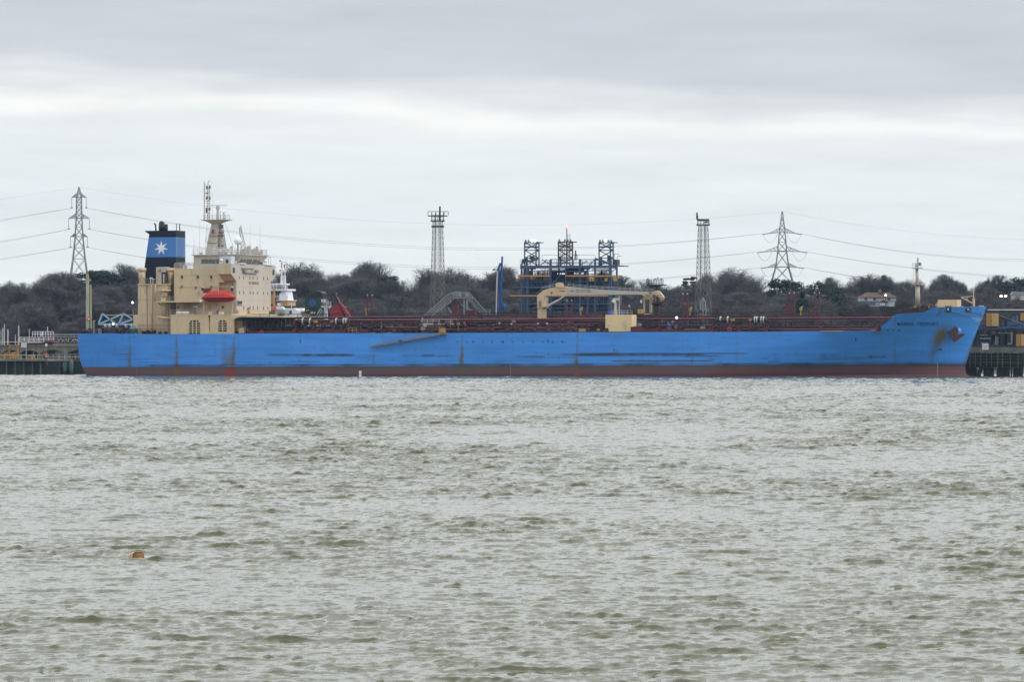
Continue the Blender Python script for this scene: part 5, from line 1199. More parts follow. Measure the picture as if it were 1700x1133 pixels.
def fwinch(cx, cy, r, v, w):
    def f(mb):
        mb.cone(sq(cx-w, cy, v), sq(cx+w, cy, v), r*.8, r*.8, 18)
        for s in (-w, 0, w): mb.cone(sq(cx+s-.5, cy, v), sq(cx+s+.5, cy, v), r, r, 18)
        qbox(mb, cx-w-1, cy+3, cx+w+1, 521, v-.8, v+.8)
    return f
part('anchor_windlass', brown, ship, fwinch(1522, 511.5, .62, 10, 4)); part('anchor_windlass', brown, ship, fwinch(1543, 510, .72, 11, 5)); part('anchor_windlass', brown, ship, fwinch(1550, 512, .5, 12, 4))
part('windlass_motor', yellow, ship, lambda mb: (qbox(mb, 1517.5, 507.5, 1520, 512, 9, 9.2), qbox(mb, 1519, 509, 1521.5, 510.5, 9, 9.2), qbox(mb, 1541.5, 508, 1543, 512, 9.8, 10)))
part('windlass_base', dred, ship, lambda mb: (qbox(mb, 1499, 513, 1516, 521, 8, 10), qbox(mb, 1529, 514.5, 1552, 521, 9, 11), [qbar(mb, 1500+k*4, 521, 1500+k*4, 511.5+(k % 2)*2, 8, .25) for k in range(6)]))
part('bow_stanchions', cream, ship, lambda mb: (qbox(mb, 1553, 505, 1557, 512, 12.4, 13), qbar(mb, 1556, 502, 1556, 512, 12.4, .15), qbox(mb, 1593, 508.5, 1598, 510.5, 12.5, 13.5), qbox(mb, 1625, 507.5, 1632, 509.5, 14, 15)))
part('step_ladder', offw, ship, lambda mb: mb.rail(sq(1480, 538, 3), sq(1484, 532, 3.2), .9, .5, .06))
part('chain_lockers', dred, ship, lambda mb: (qbox(mb, 1455, 541, 1462, 549.5, 2, 5), qbox(mb, 1463, 539.5, 1478, 546, 4, 7), qbar(mb, 1462, 546, 1472, 541, 3, .4)))

# ------------------------------------------------------------------ lifeboat (hangs in the davits: a thing of its own)
lb0 = sq(360, 502, .2)
boat = thing('lifeboat', 'bright orange and red enclosed lifeboat hanging below the bridge wing of the blue tanker', 'lifeboat', (lb0.x, 1.0, lb0.z), SHIP)
def sect(mb, rows):        # rows: list of (u, [(v,z)...]) cross-sections lofted
    n = len(rows[0][1]); vs = []
    for u, pr in rows: vs += [(u, v, z) for v, z in pr]
    fs = [(i*n+j, (i+1)*n+j, (i+1)*n+j+1, i*n+j+1) for i in range(len(rows)-1) for j in range(n-1)]
    fs += [tuple(range(n)), tuple(range((len(rows)-1)*n, len(rows)*n))[::-1]]
    mb.add(vs, fs)
ul, ur = sq(332, 495, -.2).x, sq(388, 495, -.2).x; zk = sq(360, 502.2, -.2).z; zr = sq(360, 493, -.2).z; ztp = sq(360, 482.3, -.2).z
def half(w, z0, z1, kind):
    if kind == 'hull': return [(1-w, z1), (1-w*.96, z0+(z1-z0)*.5), (1-w*.6, z0+(z1-z0)*.12), (1, z0), (1+w*.6, z0+(z1-z0)*.12), (1+w*.96, z0+(z1-z0)*.5), (1+w, z1)]
    return [(1-w, z0), (1-w*.97, z0+(z1-z0)*.35), (1-w*.72, z0+(z1-z0)*.82), (1-w*.3, z1), (1+w*.3, z1), (1+w*.72, z0+(z1-z0)*.82), (1+w*.97, z0+(z1-z0)*.35), (1+w, z0)]
rows = []; rows2 = []
for k in range(25):
    t = k/24; u = ul+(ur-ul)*t; w_ = 1.2*max(.12, (1-abs(2*t-1)**3.2)**.6); zkk = zk+(abs(2*t-1)**5)*.75
    rows.append((u, half(w_, zkk, zr, 'hull'))); 
    t2 = max(0, min(1, (t-.02)/.96)); zz = zr+(ztp-zr)*min(1, max(.03, min(t2/.25, (1-t2)/.24)))
    rows2.append((u, half(w_*.99, zr, zz, 'can')))
part('boat_hull', boat_r, boat, lambda mb: sect(mb, rows), True); part('canopy', boat_o, boat, lambda mb: sect(mb, rows2), False)
part('rubbing_strake', paint('strake_orange', (.80, .14, .02), .5), boat, lambda mb: [mb.bar((rows[i_][0], rows[i_][1][0][0]-.02, zr), (rows[i_+1][0], rows[i_+1][1][0][0]-.02, zr), .1) for i_ in range(24)])
part('cockpit', boat_r, boat, lambda mb: mb.prism(qpoly([(336.5, 487), (337, 479.5), (347, 478.4), (348.5, 484)], .5), .5, 1.5))
part('cockpit_window', glass, boat, lambda mb: qbox(mb, 339, 480.6, 346, 482, .46, .49))
part('boat_rail', creamf, boat, lambda mb: (qbar(mb, 351.5, 492, 351.5, 482, -.12, .05), qbar(mb, 363, 492, 363, 482, -.12, .05), mb.bar(sq(351.5, 482.2, -.1), sq(363, 482.2, -.1), .05)))
part('boat_propeller_guard', white, boat, lambda mb: mb.ball(sq(333.5, 500.6, .3), .3, 10, 8), True)

part('manifold_block', paint('deep_maroon', (.028, .010, .012), .7, .4), ship, lambda mb: (qbox(mb, 413, 538, 424, 552, 3, 5), qbox(mb, 426, 534, 436, 552, 4, 6), qbox(mb, 443, 536, 452, 552, 3.4, 5.4), qbox(mb, 458, 540, 468, 552, 3, 5), qbox(mb, 472, 537, 482, 552, 3.6, 5.6)))
part('manifold_crossing', dred, ship, lambda mb: [mb.cone(sq(x, 543, 2.5), sq(x, 530, 2.9), .14, .14, 6) for x in range(404, 490, 7)]+[qbar(mb, 404, y, 492, y-.3, 3, .13) for y in (534, 539, 545)])
for k, x in enumerate(range(770, 1000, 23)): part('manifold_valve', dred, ship, lambda mb: (mb.cone(sq(x, 548.5, 2.2), sq(x+4, 548.5, 2.2), .34, .34, 10), mb.cone(sq(x+2, 547, 2.2), sq(x+2, 541.5, 2.2), .1, .1, 6), mb.cone(sq(x+.6, 541.3, 2.2), sq(x+3.4, 541.3, 2.2), .28, .28, 10)), True)
for k, (x, y) in enumerate(((832, 538), (849, 538), (893, 537.5), (908, 537.5), (829, 537))): part('gauge', offw, ship, lambda mb: mb.cone(sq(x, y, 3.9), sq(x, y, 3.9)+Vector((0, .15, 0)), .2, .2, 10))
part('red_beacon', paint('beacon_red', (.5, .02, .02), .5), ship, lambda mb: mb.ball(sq(944, 537, 3), .24)); part('red_beacon', paint('beacon_red', (.5, .02, .02)), ship, lambda mb: mb.ball(sq(771, 537.3, 3), .24))

for (x0, x1, py, v, r) in ((600, 1000, 524.6, 20, .10), (600, 1005, 527.6, 18, .14), (600, 1005, 530.2, 16.5, .16), (760, 1000, 522.6, 22, .08), (1060, 1300, 526.2, 18, .10), (1060, 1480, 532.6, 17, .08), (400, 720, 534.5, 12, .2), (1300, 1480, 539.5, 15, .09), (620, 1005, 546.3, 5, .14), (1060, 1190, 541.0, 7, .13)):
    part('deck_pipe', dred, ship, lambda mb: tubep(mb, x0, x1, py, v, r, 8), True)
part('pipe_cluster', dred, ship, posts(600, 1005, 120, 523.5, 530, 15, 24, .08, .22, 77)); part('pipe_cluster', brown, ship, posts(1060, 1300, 40, 524, 534, 15, 24, .06, .16, 78)); part('pipe_cluster', dred, ship, posts(400, 600, 60, 530, 548, 6, 14, .1, .3, 79))
# ------------------------------------------------------------------ small things on the water
def wbase(px, py, Y): return P(px, py, Y)
by = P(228, 933, 181)
bu = thing('mooring_buoy', 'small floating orange-brown drum buoy with pale side, alone in the foreground water', 'buoy', (by.x, 181, 0))
ax = Vector((.50, -.85, .13)).normalized(); c0 = Vector((by.x+.05, 180.9, .0)); sd_ = ax.cross(Vector((0, 0, 1))).normalized(); up_ = sd_.cross(ax).normalized()
def soft(r_, off, k=26):                # rounded-square section, flattened
    out = []
    for i in range(k):
        a_ = 2*math.pi*i/k; c_, s_ = math.cos(a_), math.sin(a_); e_ = .62
        out.append(c0+ax*off+sd_*(math.copysign(abs(c_)**e_, c_)*.25*r_)+up_*(math.copysign(abs(s_)**e_, s_)*.215*r_+.02))
    return out
def shell(mb, rings):
    k = len(rings[0]); vs = [p for r_ in rings for p in r_]
    mb.add(vs, [(j*k+i, j*k+(i+1) % k, (j+1)*k+(i+1) % k, (j+1)*k+i) for j in range(len(rings)-1) for i in range(k)]+[tuple(range(k))[::-1], tuple(range((len(rings)-1)*k, len(rings)*k))])
part('drum_body', paint('buoy_cream', (.50, .36, .24), .6, .25, 3), bu, lambda mb: shell(mb, [soft(.86, -.40), soft(1.0, -.33), soft(1.03, -.15), soft(1.0, -.02), soft(.97, 0)]), True)
part('drum_rim', paint('buoy_rim', (.035, .018, .010), .8), bu, lambda mb: shell(mb, [soft(.95, .0), soft(.93, .012)]))
part('drum_end', paint('buoy_end', (.23, .095, .012), .7, .45, 9, .3), bu, lambda mb: shell(mb, [[p-up_*.018-sd_*.012 for p in soft(.86, .012)], [p-up_*.018-sd_*.012 for p in soft(.83, .02)]]))
part('mooring_eye', brown, bu, lambda mb: mb.tube([c0-ax*.18+up_*.22+sd_*(.05*math.cos(t_*.785))+up_*(.045*math.sin(t_*.785)) for t_ in range(9)], .012, 6))
mk = P(598, 626, 986)
mkr = thing('marker_post', 'small white and grey channel marker standing in the water before the blue hull', 'marker', (mk.x, 986, 0))
part('post', white, mkr, lambda mb: mb.box((mk.x-.24, 985.8, -1), (mk.x+.24, 986.2, 1.2)))
part('band', gsteel, mkr, lambda mb: [mb.box((mk.x-.25, 985.78, z), (mk.x+.25, 986.22, z+.08)) for z in (.35, .6, .85)])

# ------------------------------------------------------------------ jetty in a frame parallel to the ship
jq = JET.q
def jp(name, mat, par, fn, smooth=False): return part(name, mat, par, fn, smooth)
JV = 33.0
def jbox(mb, x0, y0, x1, y1, v0, v1): return qbox(mb, x0, y0, x1, y1, v0, v1, JET)
def jbar(mb, x0, y0, x1, y1, v, w): return qbar(mb, x0, y0, x1, y1, v, w, JET)
def jz(px, py, v=JV): return jq(px, py, v)
jb = jz(850, 620)
jet = thing('jetty', 'long dark piled oil jetty running behind the blue tanker', 'jetty', (jb.x, JV, 0), JET)
x0w, x1w = jz(-40, 600).x, jz(1740, 600).x
jp('deck_slab', conc, jet, lambda mb: (mb.box((x0w, JV, jz(40, 600).z), (jz(76, 600).x, JV+14, jz(40, 596.5).z)), mb.box((jz(900, 585).x, JV+.2, jz(1650, 585).z), (x1w, JV+12, jz(1650, 577).z))))
jp('fascia', dconc, jet, lambda mb: (mb.box((x0w, JV+.9, -.1), (jz(96, 600).x, JV+1.4, jz(40, 600).z)), mb.box((jz(88, 600).x, JV+4, -.1), (jz(140, 600).x, JV+5, jz(100, 600.5).z)), mb.box((jz(88, 600).x, JV+5, -.1), (jz(1100, 600).x, JV+9, 2.6))))
for px in (-8, 9.5, 24, 38.5, 52.5, 66): jp('pile', paint('worn_pile', (.085, .09, .08), .8, .3), jet, lambda mb: mb.cone((jz(px, 622).x, JV+.55, -2), (jz(px, 622).x, JV+.55, jz(px, 600).z), .16, .16, 10))
for px in (101, 111.5):
    f_ = jp('fender_pile', seag, jet, lambda mb: mb.cone((jz(px, 620).x, JV+2.6, -1), (jz(px, 620).x, JV+2.6, jz(px, 603).z), .42, .42, 14), True)
    jp('fender_foot', brown, f_, lambda mb: mb.cone((jz(px, 620).x, JV+2.6, -1.2), (jz(px, 620).x, JV+2.6, .55), .44, .44, 14))
jp('column_head', conc, jet, lambda mb: mb.cone((jz(111.5, 602).x, JV+2.6, jz(111, 603).z), (jz(111.5, 598).x, JV+2.6, jz(111, 596).z), .35, .35, 12))
jp('handrail', offw, jet, lambda mb: (mb.bar(jz(75, 592.8), jz(135, 592.6), .13), mb.bar(jz(75, 588.8), jz(135, 588.5), .06), mb.bar(jz(-20, 589.5), jz(76, 589.8), .12), [jbar(mb, x, 597, x, 589, JV, .08) for x in range(-10, 132, 9)]))
jp('safety_barrier', paint('barrier_red', (.55, .09, .07), .5), jet, lambda mb: (mb.path([jz(70.5, 595), jz(71, 587.5), jz(73, 586.2), jz(78, 587), jz(79.3, 594.5)], .13), jbar(mb, 71, 590, 79, 591, JV, .1), jbar(mb, 75, 595, 75, 587, JV, .08)))
jp('ladder', paint('worn_pile', (.085, .09, .08)), jet, lambda mb: (jbar(mb, 76.5, 607, 76.5, 595, JV, .1), jbar(mb, 79, 607, 79, 595, JV, .1)))
# concrete approach bridge with shallow arches, further behind
vA = 62.0
ap = thing('approach_bridge', 'weathered concrete bridge with shallow arches behind the left end of the jetty', 'bridge', (jq(60, 580, vA).x, vA, 0), JET)
def arches(mb):
    zt_ = jq(60, 574.5, vA).z; zb_ = jq(60, 589, vA).z; zm = jq(60, 581, vA).z
    edges = [-30, 2, 32, 65, 110, 152]
    for xa, xb in zip(edges[:-1], edges[1:]):
        ua, ub = jq(xa, 580, vA).x, jq(xb, 580, vA).x; n = 12
        top = [(ua+(ub-ua)*k/n, zt_) for k in range(n+1)]; bot = [(ua+(ub-ua)*k/n, zb_+(zm-zb_)*math.sin(math.pi*k/n)**.7) for k in range(n+1)]
        for k in range(n): mb.prism([bot[k], bot[k+1], top[k+1], top[k]], vA, vA+8)
        mb.box((ua-.5, vA+.3, -2), (ua+.5, vA+7.5, zb_+.1))
part('arched_deck', conc, ap, arches)
part('parapet', conc, ap, lambda mb: (jbox(mb, -30, 572.8, 133, 574.8, vA-.3, vA), ))
# pipework on the approach, beside the stern
pr = thing('pipe_rack', 'grey pipework and railings on the jetty just left of the tanker stern', 'pipe rack', (jq(115, 575, 50).x, 50, jq(115, 576, 50).z), JET)
part('pipe_run', gsteel, pr, lambda mb: ([mb.bar(jq(88, y, 50), jq(150, y-.3, 50), w_) for y, w_ in ((555.5, .25), (557.5, .12), (560, .18), (563.5, .1), (568, .12), (571.5, .2), (574, .25))]))
part('pipe_stand', conc, pr, lambda mb: [jbox(mb, x, 555.5, x+1.6, 577, 50.2, 50.6) for x in (94, 106, 116.5, 121, 129)])
part('pipe_valves', offw, pr, lambda mb: [jbox(mb, x, y, x+1.4, y+2.4, 49.6, 49.9) for x, y in ((97, 564), (100, 562), (103, 564.5), (109, 563), (112, 565.5), (113, 562), (120, 564), (124, 563), (127, 564.5))])
part('pipe_clutter', brown, pr, lambda mb: [jbox(mb, x, y, x+w_, y+1.6, 50.7, 51) for x, y, w_ in ((92, 561, 3), (98, 566, 4), (105, 568, 5), (118, 567, 4), (96, 570, 8), (126, 566, 3))])
# white double-tier railings (a workboat deck)
wb = thing('workboat', 'white two-tier railed workboat deck above the arches at the far left', 'boat', (jq(60, 568, 70).x, 70, 0), JET)
part('boat_hull', dsteel, wb, lambda mb: mb.prism([(jq(28, 600, 70).x, 2.0), (jq(36, 622, 70).x, -.5), (jq(86, 622, 70).x, -.5), (jq(95, 600, 70).x, 2.0)], 70, 76))
part('wheelhouse', brown, wb, lambda mb: (jbox(mb, 45, 561, 88, 569, 71, 74), jbox(mb, 36, 566, 92, 600, 71, 75)))
part('upper_railing', white, wb, lambda mb: (mb.rail(jq(54, 559, 70), jq(88.5, 559, 70), 1.05, .55, .1, 2), jbar(mb, 79, 551, 79, 543, 70, .1), jbar(mb, 69, 558, 71, 551, 70, .2)))
part('lower_railing', white, wb, lambda mb: (mb.rail(jq(32, 568, 70), jq(89, 568, 70), 1.0, 1.1, .1, 3)))
part('deck_red_gear', paint('hatch_red', (.22, .03, .03), .6), wb, lambda mb: (jbox(mb, 45, 562, 50, 568, 70.2, 70.7), jbox(mb, 53, 563, 62, 567, 70.2, 70.7), jbox(mb, 75, 565.5, 90, 568.6, 69.6, 69.9), jbox(mb, 88.5, 556.5, 92, 560, 70, 70.5)))
part('canopy_roof', offw, wb, lambda mb: (mb.prism([(jq(34, 567.4, 66).x, jq(34, 567.2, 66).z), (jq(69, 567.4, 66).x, jq(69, 567.4, 66).z), (jq(67, 569.6, 66).x, jq(67, 569.6, 66).z), (jq(36, 570, 66).x, jq(36, 570, 66).z)], 66, 68), ))
part('long_rail', offw, wb, lambda mb: mb.bar(jq(-20, 568.2, 66), jq(36, 568, 66), .18))
# yachts beyond: masts show above the jetty
for i, (px, yt, wd, where) in enumerate(((1.6, 548, .10, 'farthest left, cut by the picture edge'), (4.6, 545, .16, 'second from the left, with a white sail bundle'), (7.3, 538, .14, 'tallest of the left cluster'), (13, 547, .2, 'thick and pale, fourth from the left'),
        (25.5, 556, .1, 'shortest, left of the railed workboat'), (31, 541, .18, 'tall, directly at the left end of the workboat'), (48.6, 546, .1, 'thin, rising behind the workboat rail'))):
    v = 92.0+i*1.5; b0 = jq(px, 600, v)
    yt_ = thing('sailboat', 'moored yacht whose white mast is '+where, 'yacht', (b0.x, v, 0), JET, 'yachts moored behind the jetty')
    part('mast', offw, yt_, lambda mb: (mb.cone((b0.x, v, .8), (b0.x, v, jq(px, yt, v).z), wd*1.1, wd*.7, 8)))
    part('hull', white, yt_, lambda mb: sect(mb, [(b0.x-4+8*k/8, [(v-1.2*max(.05, math.sin(math.pi*(k+.6)/9.2)), 1.0), (v-.7*math.sin(math.pi*(k+.6)/9.2), .1), (v, -.3), (v+.7*math.sin(math.pi*(k+.6)/9.2), .1), (v+1.2*max(.05, math.sin(math.pi*(k+.6)/9.2)), 1.0)]) for k in range(9)]))
    part('boom', offw, yt_, lambda mb: mb.cone((b0.x, v, 2.0), (b0.x-3, v, 2.1), .08, .06, 6))
# yellow mooring hooks, signs, lamp posts on the left
def hook(xs, sc, lab):
    b0 = jz(xs, 594)
    t_ = thing('mooring_hook', lab, 'mooring hook', (b0.x, JV+1.5, jz(xs, 597).z), JET, 'yellow mooring hooks on the left jetty')
    return t_
h1 = hook(16, 1, 'large yellow quick-release mooring hook unit with two upright posts at the left jetty edge')
ypl = paint('hook_yellow', (.27, .14, .02), .6, .25)
part('upright', ypl, h1, lambda mb: jbox(mb, 13.6, 571.8, 16.2, 590, JV+1.4, JV+1.8)); part('upright', ypl, h1, lambda mb: jbox(mb, 26.6, 571.8, 29.4, 592, JV+1.4, JV+1.8))
part('hook_body', ypl, h1, lambda mb: (mb.prism(qpoly([(1, 592), (4, 589), (7, 586), (12, 584.5), (15, 588), (20, 585), (26, 586.5), (28, 591), (28, 596.5), (6, 596.5)], JV+1.2, JET), JV+1.2, JV+2.4), ))
part('capstan', ypl, h1, lambda mb: mb.cone(jz(21, 596, JV+1), jz(21, 587, JV+1), .5, .4, 14))
h2 = hook(50, .6, 'small low yellow mooring hook between the white sign and the red barrier')
part('hook_body', ypl, h2, lambda mb: (mb.prism(qpoly([(44, 596), (45, 591.5), (48, 590), (51, 592), (54, 589.5), (57, 593), (57, 596)], JV+1.2, JET), JV+1.2, JV+2), ))
part('capstan', ypl, h2, lambda mb: mb.cone(jz(53, 596, JV+1), jz(53, 589.4, JV+1), .25, .2, 10))
def sign(px0, px1, py0, py1, v, lab, lines, pole=None, col=None):
    b0 = jq((px0+px1)/2, py1, v)
    s_ = thing('sign_board', lab, 'sign', (b0.x, v, b0.z), JET)
    pl = part('board', white, s_, lambda mb: jbox(mb, px0, py0, px1, py1, v, v+.1))
    for t_, ya, yb, m_, xa, xb in lines:
        p = jq(xa, yb, v-.02); r = jq(xb, ya, v-.02); lettering(t_, p, (r.x-p.x, 0, 0), (0, 0, r.z-p.z), m_, pl, bold=.0)
    if pole: part('post', gsteel, s_, lambda mb: [jbar(mb, x, pole, x, py1, v+.2, .12) for x in ((px0+px1)/2,)])
    return s_
s1 = sign(35, 43.5, 569.2, 577, JV+1, 'white notice board with a green strip and red lettering above the left mooring hooks', [('DANGER', 571, 573, letred, 36, 42.5), ('KEEP CLEAR', 574, 575.6, letter, 36, 42.5)])
part('green_strip', seag, s_, lambda mb: 0) if False else None
part('green_strip', seag, s1, lambda mb: jbox(mb, 35, 568.6, 43.5, 569.4, JV+.95, JV+1.1))
part('post', gsteel, s1, lambda mb: (jbar(mb, 43.6, 597, 43.6, 570, JV+1.3, .2), jbar(mb, 43.6, 581.5, 56, 582, JV+1.3, .1), jbar(mb, 55.8, 590, 55.8, 580, JV+1.3, .1)))
sign(75, 78.3, 570.6, 575.2, JV+2, 'tiny blank white plate on the jetty left of the tanker stern', [], 594)
sign(1630.5, 1641, 571, 581, JV-.2, 'square white notice board with two lines of red lettering beside the bow', [('SECURITY', 573.6, 575.6, letred, 1631.8, 1640), ('AREA', 577, 578.8, letred, 1633, 1639)])
# ---- right-hand end of the jetty
jp('timber_beam', paint('wet_timber', (.075, .07, .05), .8, .4), jet, lambda mb: ([mb.box((jz(1560, 590).x, JV+.1, jz(1650, y).z), (x1w, JV+.5, jz(1650, y-h_).z)) for y, h_ in ((592.4, 1.1), (597, .7), (602.5, 1.4), (605, .5), (610, .4))]))
jp('waling_posts', paint('wet_timber', (.075, .07, .05)), jet, lambda mb: [mb.bar((jz(x, 610).x, JV+.2, jz(x, 611).z), (jz(x, 585).x, JV+.2, jz(x, 585).z), .16) for x in (1610, 1619, 1627.5, 1637, 1645.5, 1656, 1664, 1677, 1690, 1699)])
rngp = random.Random(3)
for k, (a_, b_) in enumerate(((1596, 1618.5), (1623.6, 1625.6), (1631, 1647.3), (1653, 1673.6), (1676.4, 1677.6), (1680.2, 1695.6), (1703, 1716), (1722, 1734))):
    jp('pile_cluster', dconc, jet, lambda mb: mb.box((jz(a_, 620).x, JV+1, -2), (jz(b_, 620).x, JV+2.2, jz(1650, 608).z)))
jp('raking_pile', dconc, jet, lambda mb: mb.bar(jz(1621, 627), jz(1632, 608), .7))
jp('cap_beam', dconc, jet, lambda mb: (mb.box((jz(1590, 600).x, JV+1.2, jz(1650, 610.5).z), (x1w, JV+9, jz(1650, 587).z)),))
jp('crossbars', paint('worn_pile', (.085, .09, .08)), jet, lambda mb: [mb.box((jz(a_, 620).x, JV+3, jz(1650, y+.5).z), (jz(b_, 620).x, JV+3.2, jz(1650, y-.4).z)) for a_, b_ in ((1618, 1631), (1647, 1653), (1673, 1681), (1695, 1704)) for y in (614, 619)])
# steelwork above the right-hand deck
sw = thing('jetty_superstructure', 'dark steelwork with a bright blue girder and white top rail beyond the bow', 'steel structure', (jz(1670, 577).x, JV+3, jz(1670, 577).z), JET)
part('blue_girder', bsteel2, sw, lambda mb: (jbox(mb, 1637, 542, 1745, 545, JV+2, JV+2.4), jbox(mb, 1600, 542.6, 1637, 544.4, JV+2.6, JV+3)))
part('blue_railing', bsteel2, sw, lambda mb: mb.rail(jz(1630, 542, JV+2), jz(1740, 542, JV+2), .6, 2.0, .06, 1))
part('top_pipe', white, sw, lambda mb: (mb.bar(jz(1640, 514.6, JV+4), jz(1745, 514.8, JV+4), .16)))
part('top_beam', dsteel, sw, lambda mb: (mb.bar(jz(1640, 517.2, JV+4.3), jz(1745, 517.6, JV+4.3), .5), jbox(mb, 1690, 515, 1694, 533, JV+4, JV+5)))
part('dark_frame', dsteel, sw, lambda mb: (jbox(mb, 1600, 547, 1745, 550, JV+3, JV+9), jbox(mb, 1600, 573, 1745, 577, JV+3, JV+9), [jbox(mb, x, 549, x+w_, 577, JV+4, JV+5) for x, w_ in ((1606, 9), (1622, 3), (1628, 2), (1640, 5), (1653, 4), (1660, 6), (1672, 4), (1683, 3), (1697, 5))], [mb.bar(jz(x, 576, JV+4), jz(x+9, 551, JV+4), .3) for x in (1612, 1630, 1648, 1660)], jbox(mb, 1600, 556, 1745, 576, JV+9, JV+9.3)))
part('pipework', gsteel, sw, lambda mb: (jbar(mb, 1655, 553, 1678, 553.5, JV+2.5, .12), jbar(mb, 1679.6, 552, 1679.6, 570, JV+2.5, .28), jbar(mb, 1673, 571.5, 1680, 571, JV+2.5, .25), jbar(mb, 1626, 556.5, 1640, 557, JV+3.8, .2), jbar(mb, 1627, 562, 1645, 562.5, JV+3.8, .3), jbar(mb, 1654, 558, 1653, 576, JV+3.6, .3), jbar(mb, 1657, 560, 1656, 576, JV+3.6, .2), jbar(mb, 1628, 570, 1640, 570, JV+3.8, .3)))
part('blue_cabinets', paint('faded_blue', (.06, .10, .18), .6, .3), sw, lambda mb: (jbox(mb, 1680, 524, 1688, 539, JV+5, JV+6), jbox(mb, 1672, 534, 1700, 541, JV+5.4, JV+6.4)))
for i, (a_, y0, b_, y1, lab) in enumerate(((1637.5, 520.5, 1656.5, 542, 'tall two-tone yellow cabinet just beyond the tip of the bow'), (1694, 520, 1712, 532.5, 'yellow unit cut by the right picture edge above the blue girder'), (1687, 555, 1704, 575, 'square orange-yellow cabinet cut by the right edge below the blue girder'))):
    t_ = thing('equipment_cabinet', lab, 'cabinet', (jz(a_, y1).x, JV+1.6, jz(a_, y1).z), JET)
    part('housing', paint('cabinet_yellow', (.33, .18, .03), .6, .12), t_, lambda mb: jbox(mb, a_, y0, b_, y1, JV+1, JV+1.9))
    part('panel', paint('cabinet_panel', (.42, .28, .10), .6, .12), t_, lambda mb: jbox(mb, a_+(b_-a_)*.45, y0+.4, b_-.3, y1-.4, JV+.93, JV+1))
    part('hinge_strip', dsteel, t_, lambda mb: jbox(mb, a_+(b_-a_)*.40, y0, a_+(b_-a_)*.43, y1, JV+.95, JV+1))
# mooring lines off the bow
ml = thing('mooring_rope', 'thin pale mooring rope running from the bow fairlead down to the jetty', 'rope', hull_p(1608, 517)+Vector((0, -.1, 0)), SHIP)
pa, pb, pc = hull_p(1578, 516, .3), hull_p(1612, 525.5, .25), sq(1700, 538, 24)
part('line', tan, ml, lambda mb: mb.tube([pa, pb], .045, 5)); part('line', tan, ml, lambda mb: mb.tube([hull_p(1610, 517, .3), sq(1660, 524, 18), sq(1705, 541, 26)], .045, 5))

# ------------------------------------------------------------------ behind the stern
def wq(px, py, Y): return P(px, py, Y)
wp1 = thing('access_tower', 'tall pale ribbed column with a red and white sign standing behind the tanker stern', 'tower', wq(146, 570, 1075))
part('column', paint('pale_green_grey', (.36, .38, .33), .6), wp1, lambda mb: (mb.bar(wq(145.8, 548, 1075), wq(145.2, 458, 1075), .62, .6),))
part('column', paint('ochre_column', (.34, .30, .14), .6), wp1, lambda mb: (mb.bar(wq(151.2, 548, 1075), wq(150.2, 473, 1075), .42, .4),))
part('column_head', paint('ochre_column', (.34, .30, .14)), wp1, lambda mb: (mb.bar(wq(145.2, 466, 1074.6), wq(145.0, 454, 1074.6), .5),))
part('ladder', gsteel, wp1, lambda mb: (mb.bar(wq(142.6, 548, 1075), wq(142.3, 498, 1075), .1), [mb.bar(wq(142.4, y, 1075), wq(144, y, 1075), .08) for y in range(500, 545, 4)]))
sg = part('warning_sign', paint('warning_red', (.55, .07, .09), .5), wp1, lambda mb: mb.prism([(wq(x, y, 1074.2).x, wq(x, y, 1074.2).z) for x, y in ((142.8, 532.5), (147, 525.5), (150.4, 529), (150.4, 532.5))], 1074.2, 1074.4))
part('warning_mark', white, sg, lambda mb: (mb.box((wq(145.8, 0, 1074).x, 1074.1, wq(0, 531.4, 1074).z), (wq(147, 0, 1074).x, 1074.2, wq(0, 528.4, 1074).z)), mb.box((wq(148.2, 0, 1074).x, 1074.1, wq(0, 531.4, 1074).z), (wq(149, 0, 1074).x, 1074.2, wq(0, 529, 1074).z))))
bt = thing('footbridge', 'light blue lattice footbridge with an orange top beam behind the tanker stern', 'footbridge', wq(195, 560, 1070))
def truss(mb):
    for a_, b_ in (((163, 538.5), (170, 521)), ((170, 521), (192, 538)), ((165, 538), (205, 521)), ((197, 538), (205, 521)), ((205, 521), (228, 535)), ((198, 538), (222, 530)), ((163, 538.5), (230, 539))): mb.bar(wq(*a_, 1070), wq(*b_, 1070), .30); mb.bar(wq(a_[0]+1, a_[1], 1074), wq(b_[0]+1, b_[1], 1074), .12)
part('truss', pblue, bt, truss)
part('deck', dsteel, bt, lambda mb: mb.box((wq(160, 540, 1070).x, 1070.5, wq(160, 541, 1070).z), (wq(300, 540, 1070).x, 1073.5, wq(160, 539.2, 1070).z)))
part('top_beam', orange, bt, lambda mb: mb.bar(wq(172, 523.4, 1072), wq(300, 523.4, 1072), .22))
def lamp(px, py, Y, lab, n=1, dx=7, s=.28, col='lamp_white_glow', st=14, base=560):
    g_ = ground_z(P(px, py, Y).x, Y) if Y > 1150 else 2.0
    t_ = thing('street_lamp', lab, 'lamp', (P(px+dx*(n-1)/2, py, Y).x, Y, g_))
    part('pole', dsteel, t_, lambda mb: mb.cone((P(px+dx*(n-1)/2, py, Y).x, Y+.3, g_), (P(px+dx*(n-1)/2, py, Y).x, Y+.3, P(px, py, Y).z+.2), .12, .08, 8))
    part('bracket', dsteel, t_, lambda mb: mb.bar(P(px-2, py-1.2, Y+.3), P(px+dx*(n-1)+2, py-1.2, Y+.3), .12))
    for k in range(n): part('lamp_head', glow(col, (1, .98, .94), st), t_, lambda mb: mb.ball(P(px+k*dx, py, Y), s, 10, 8, .8))
lamp(220, 502.5, 1160, 'small lit lamp against the dark trees just left of the deckhouse', 1, 0, .22)
lamp(1470.3, 490.5, 1250, 'single bright lamp standing in front of the white house', 1, 0, .20)
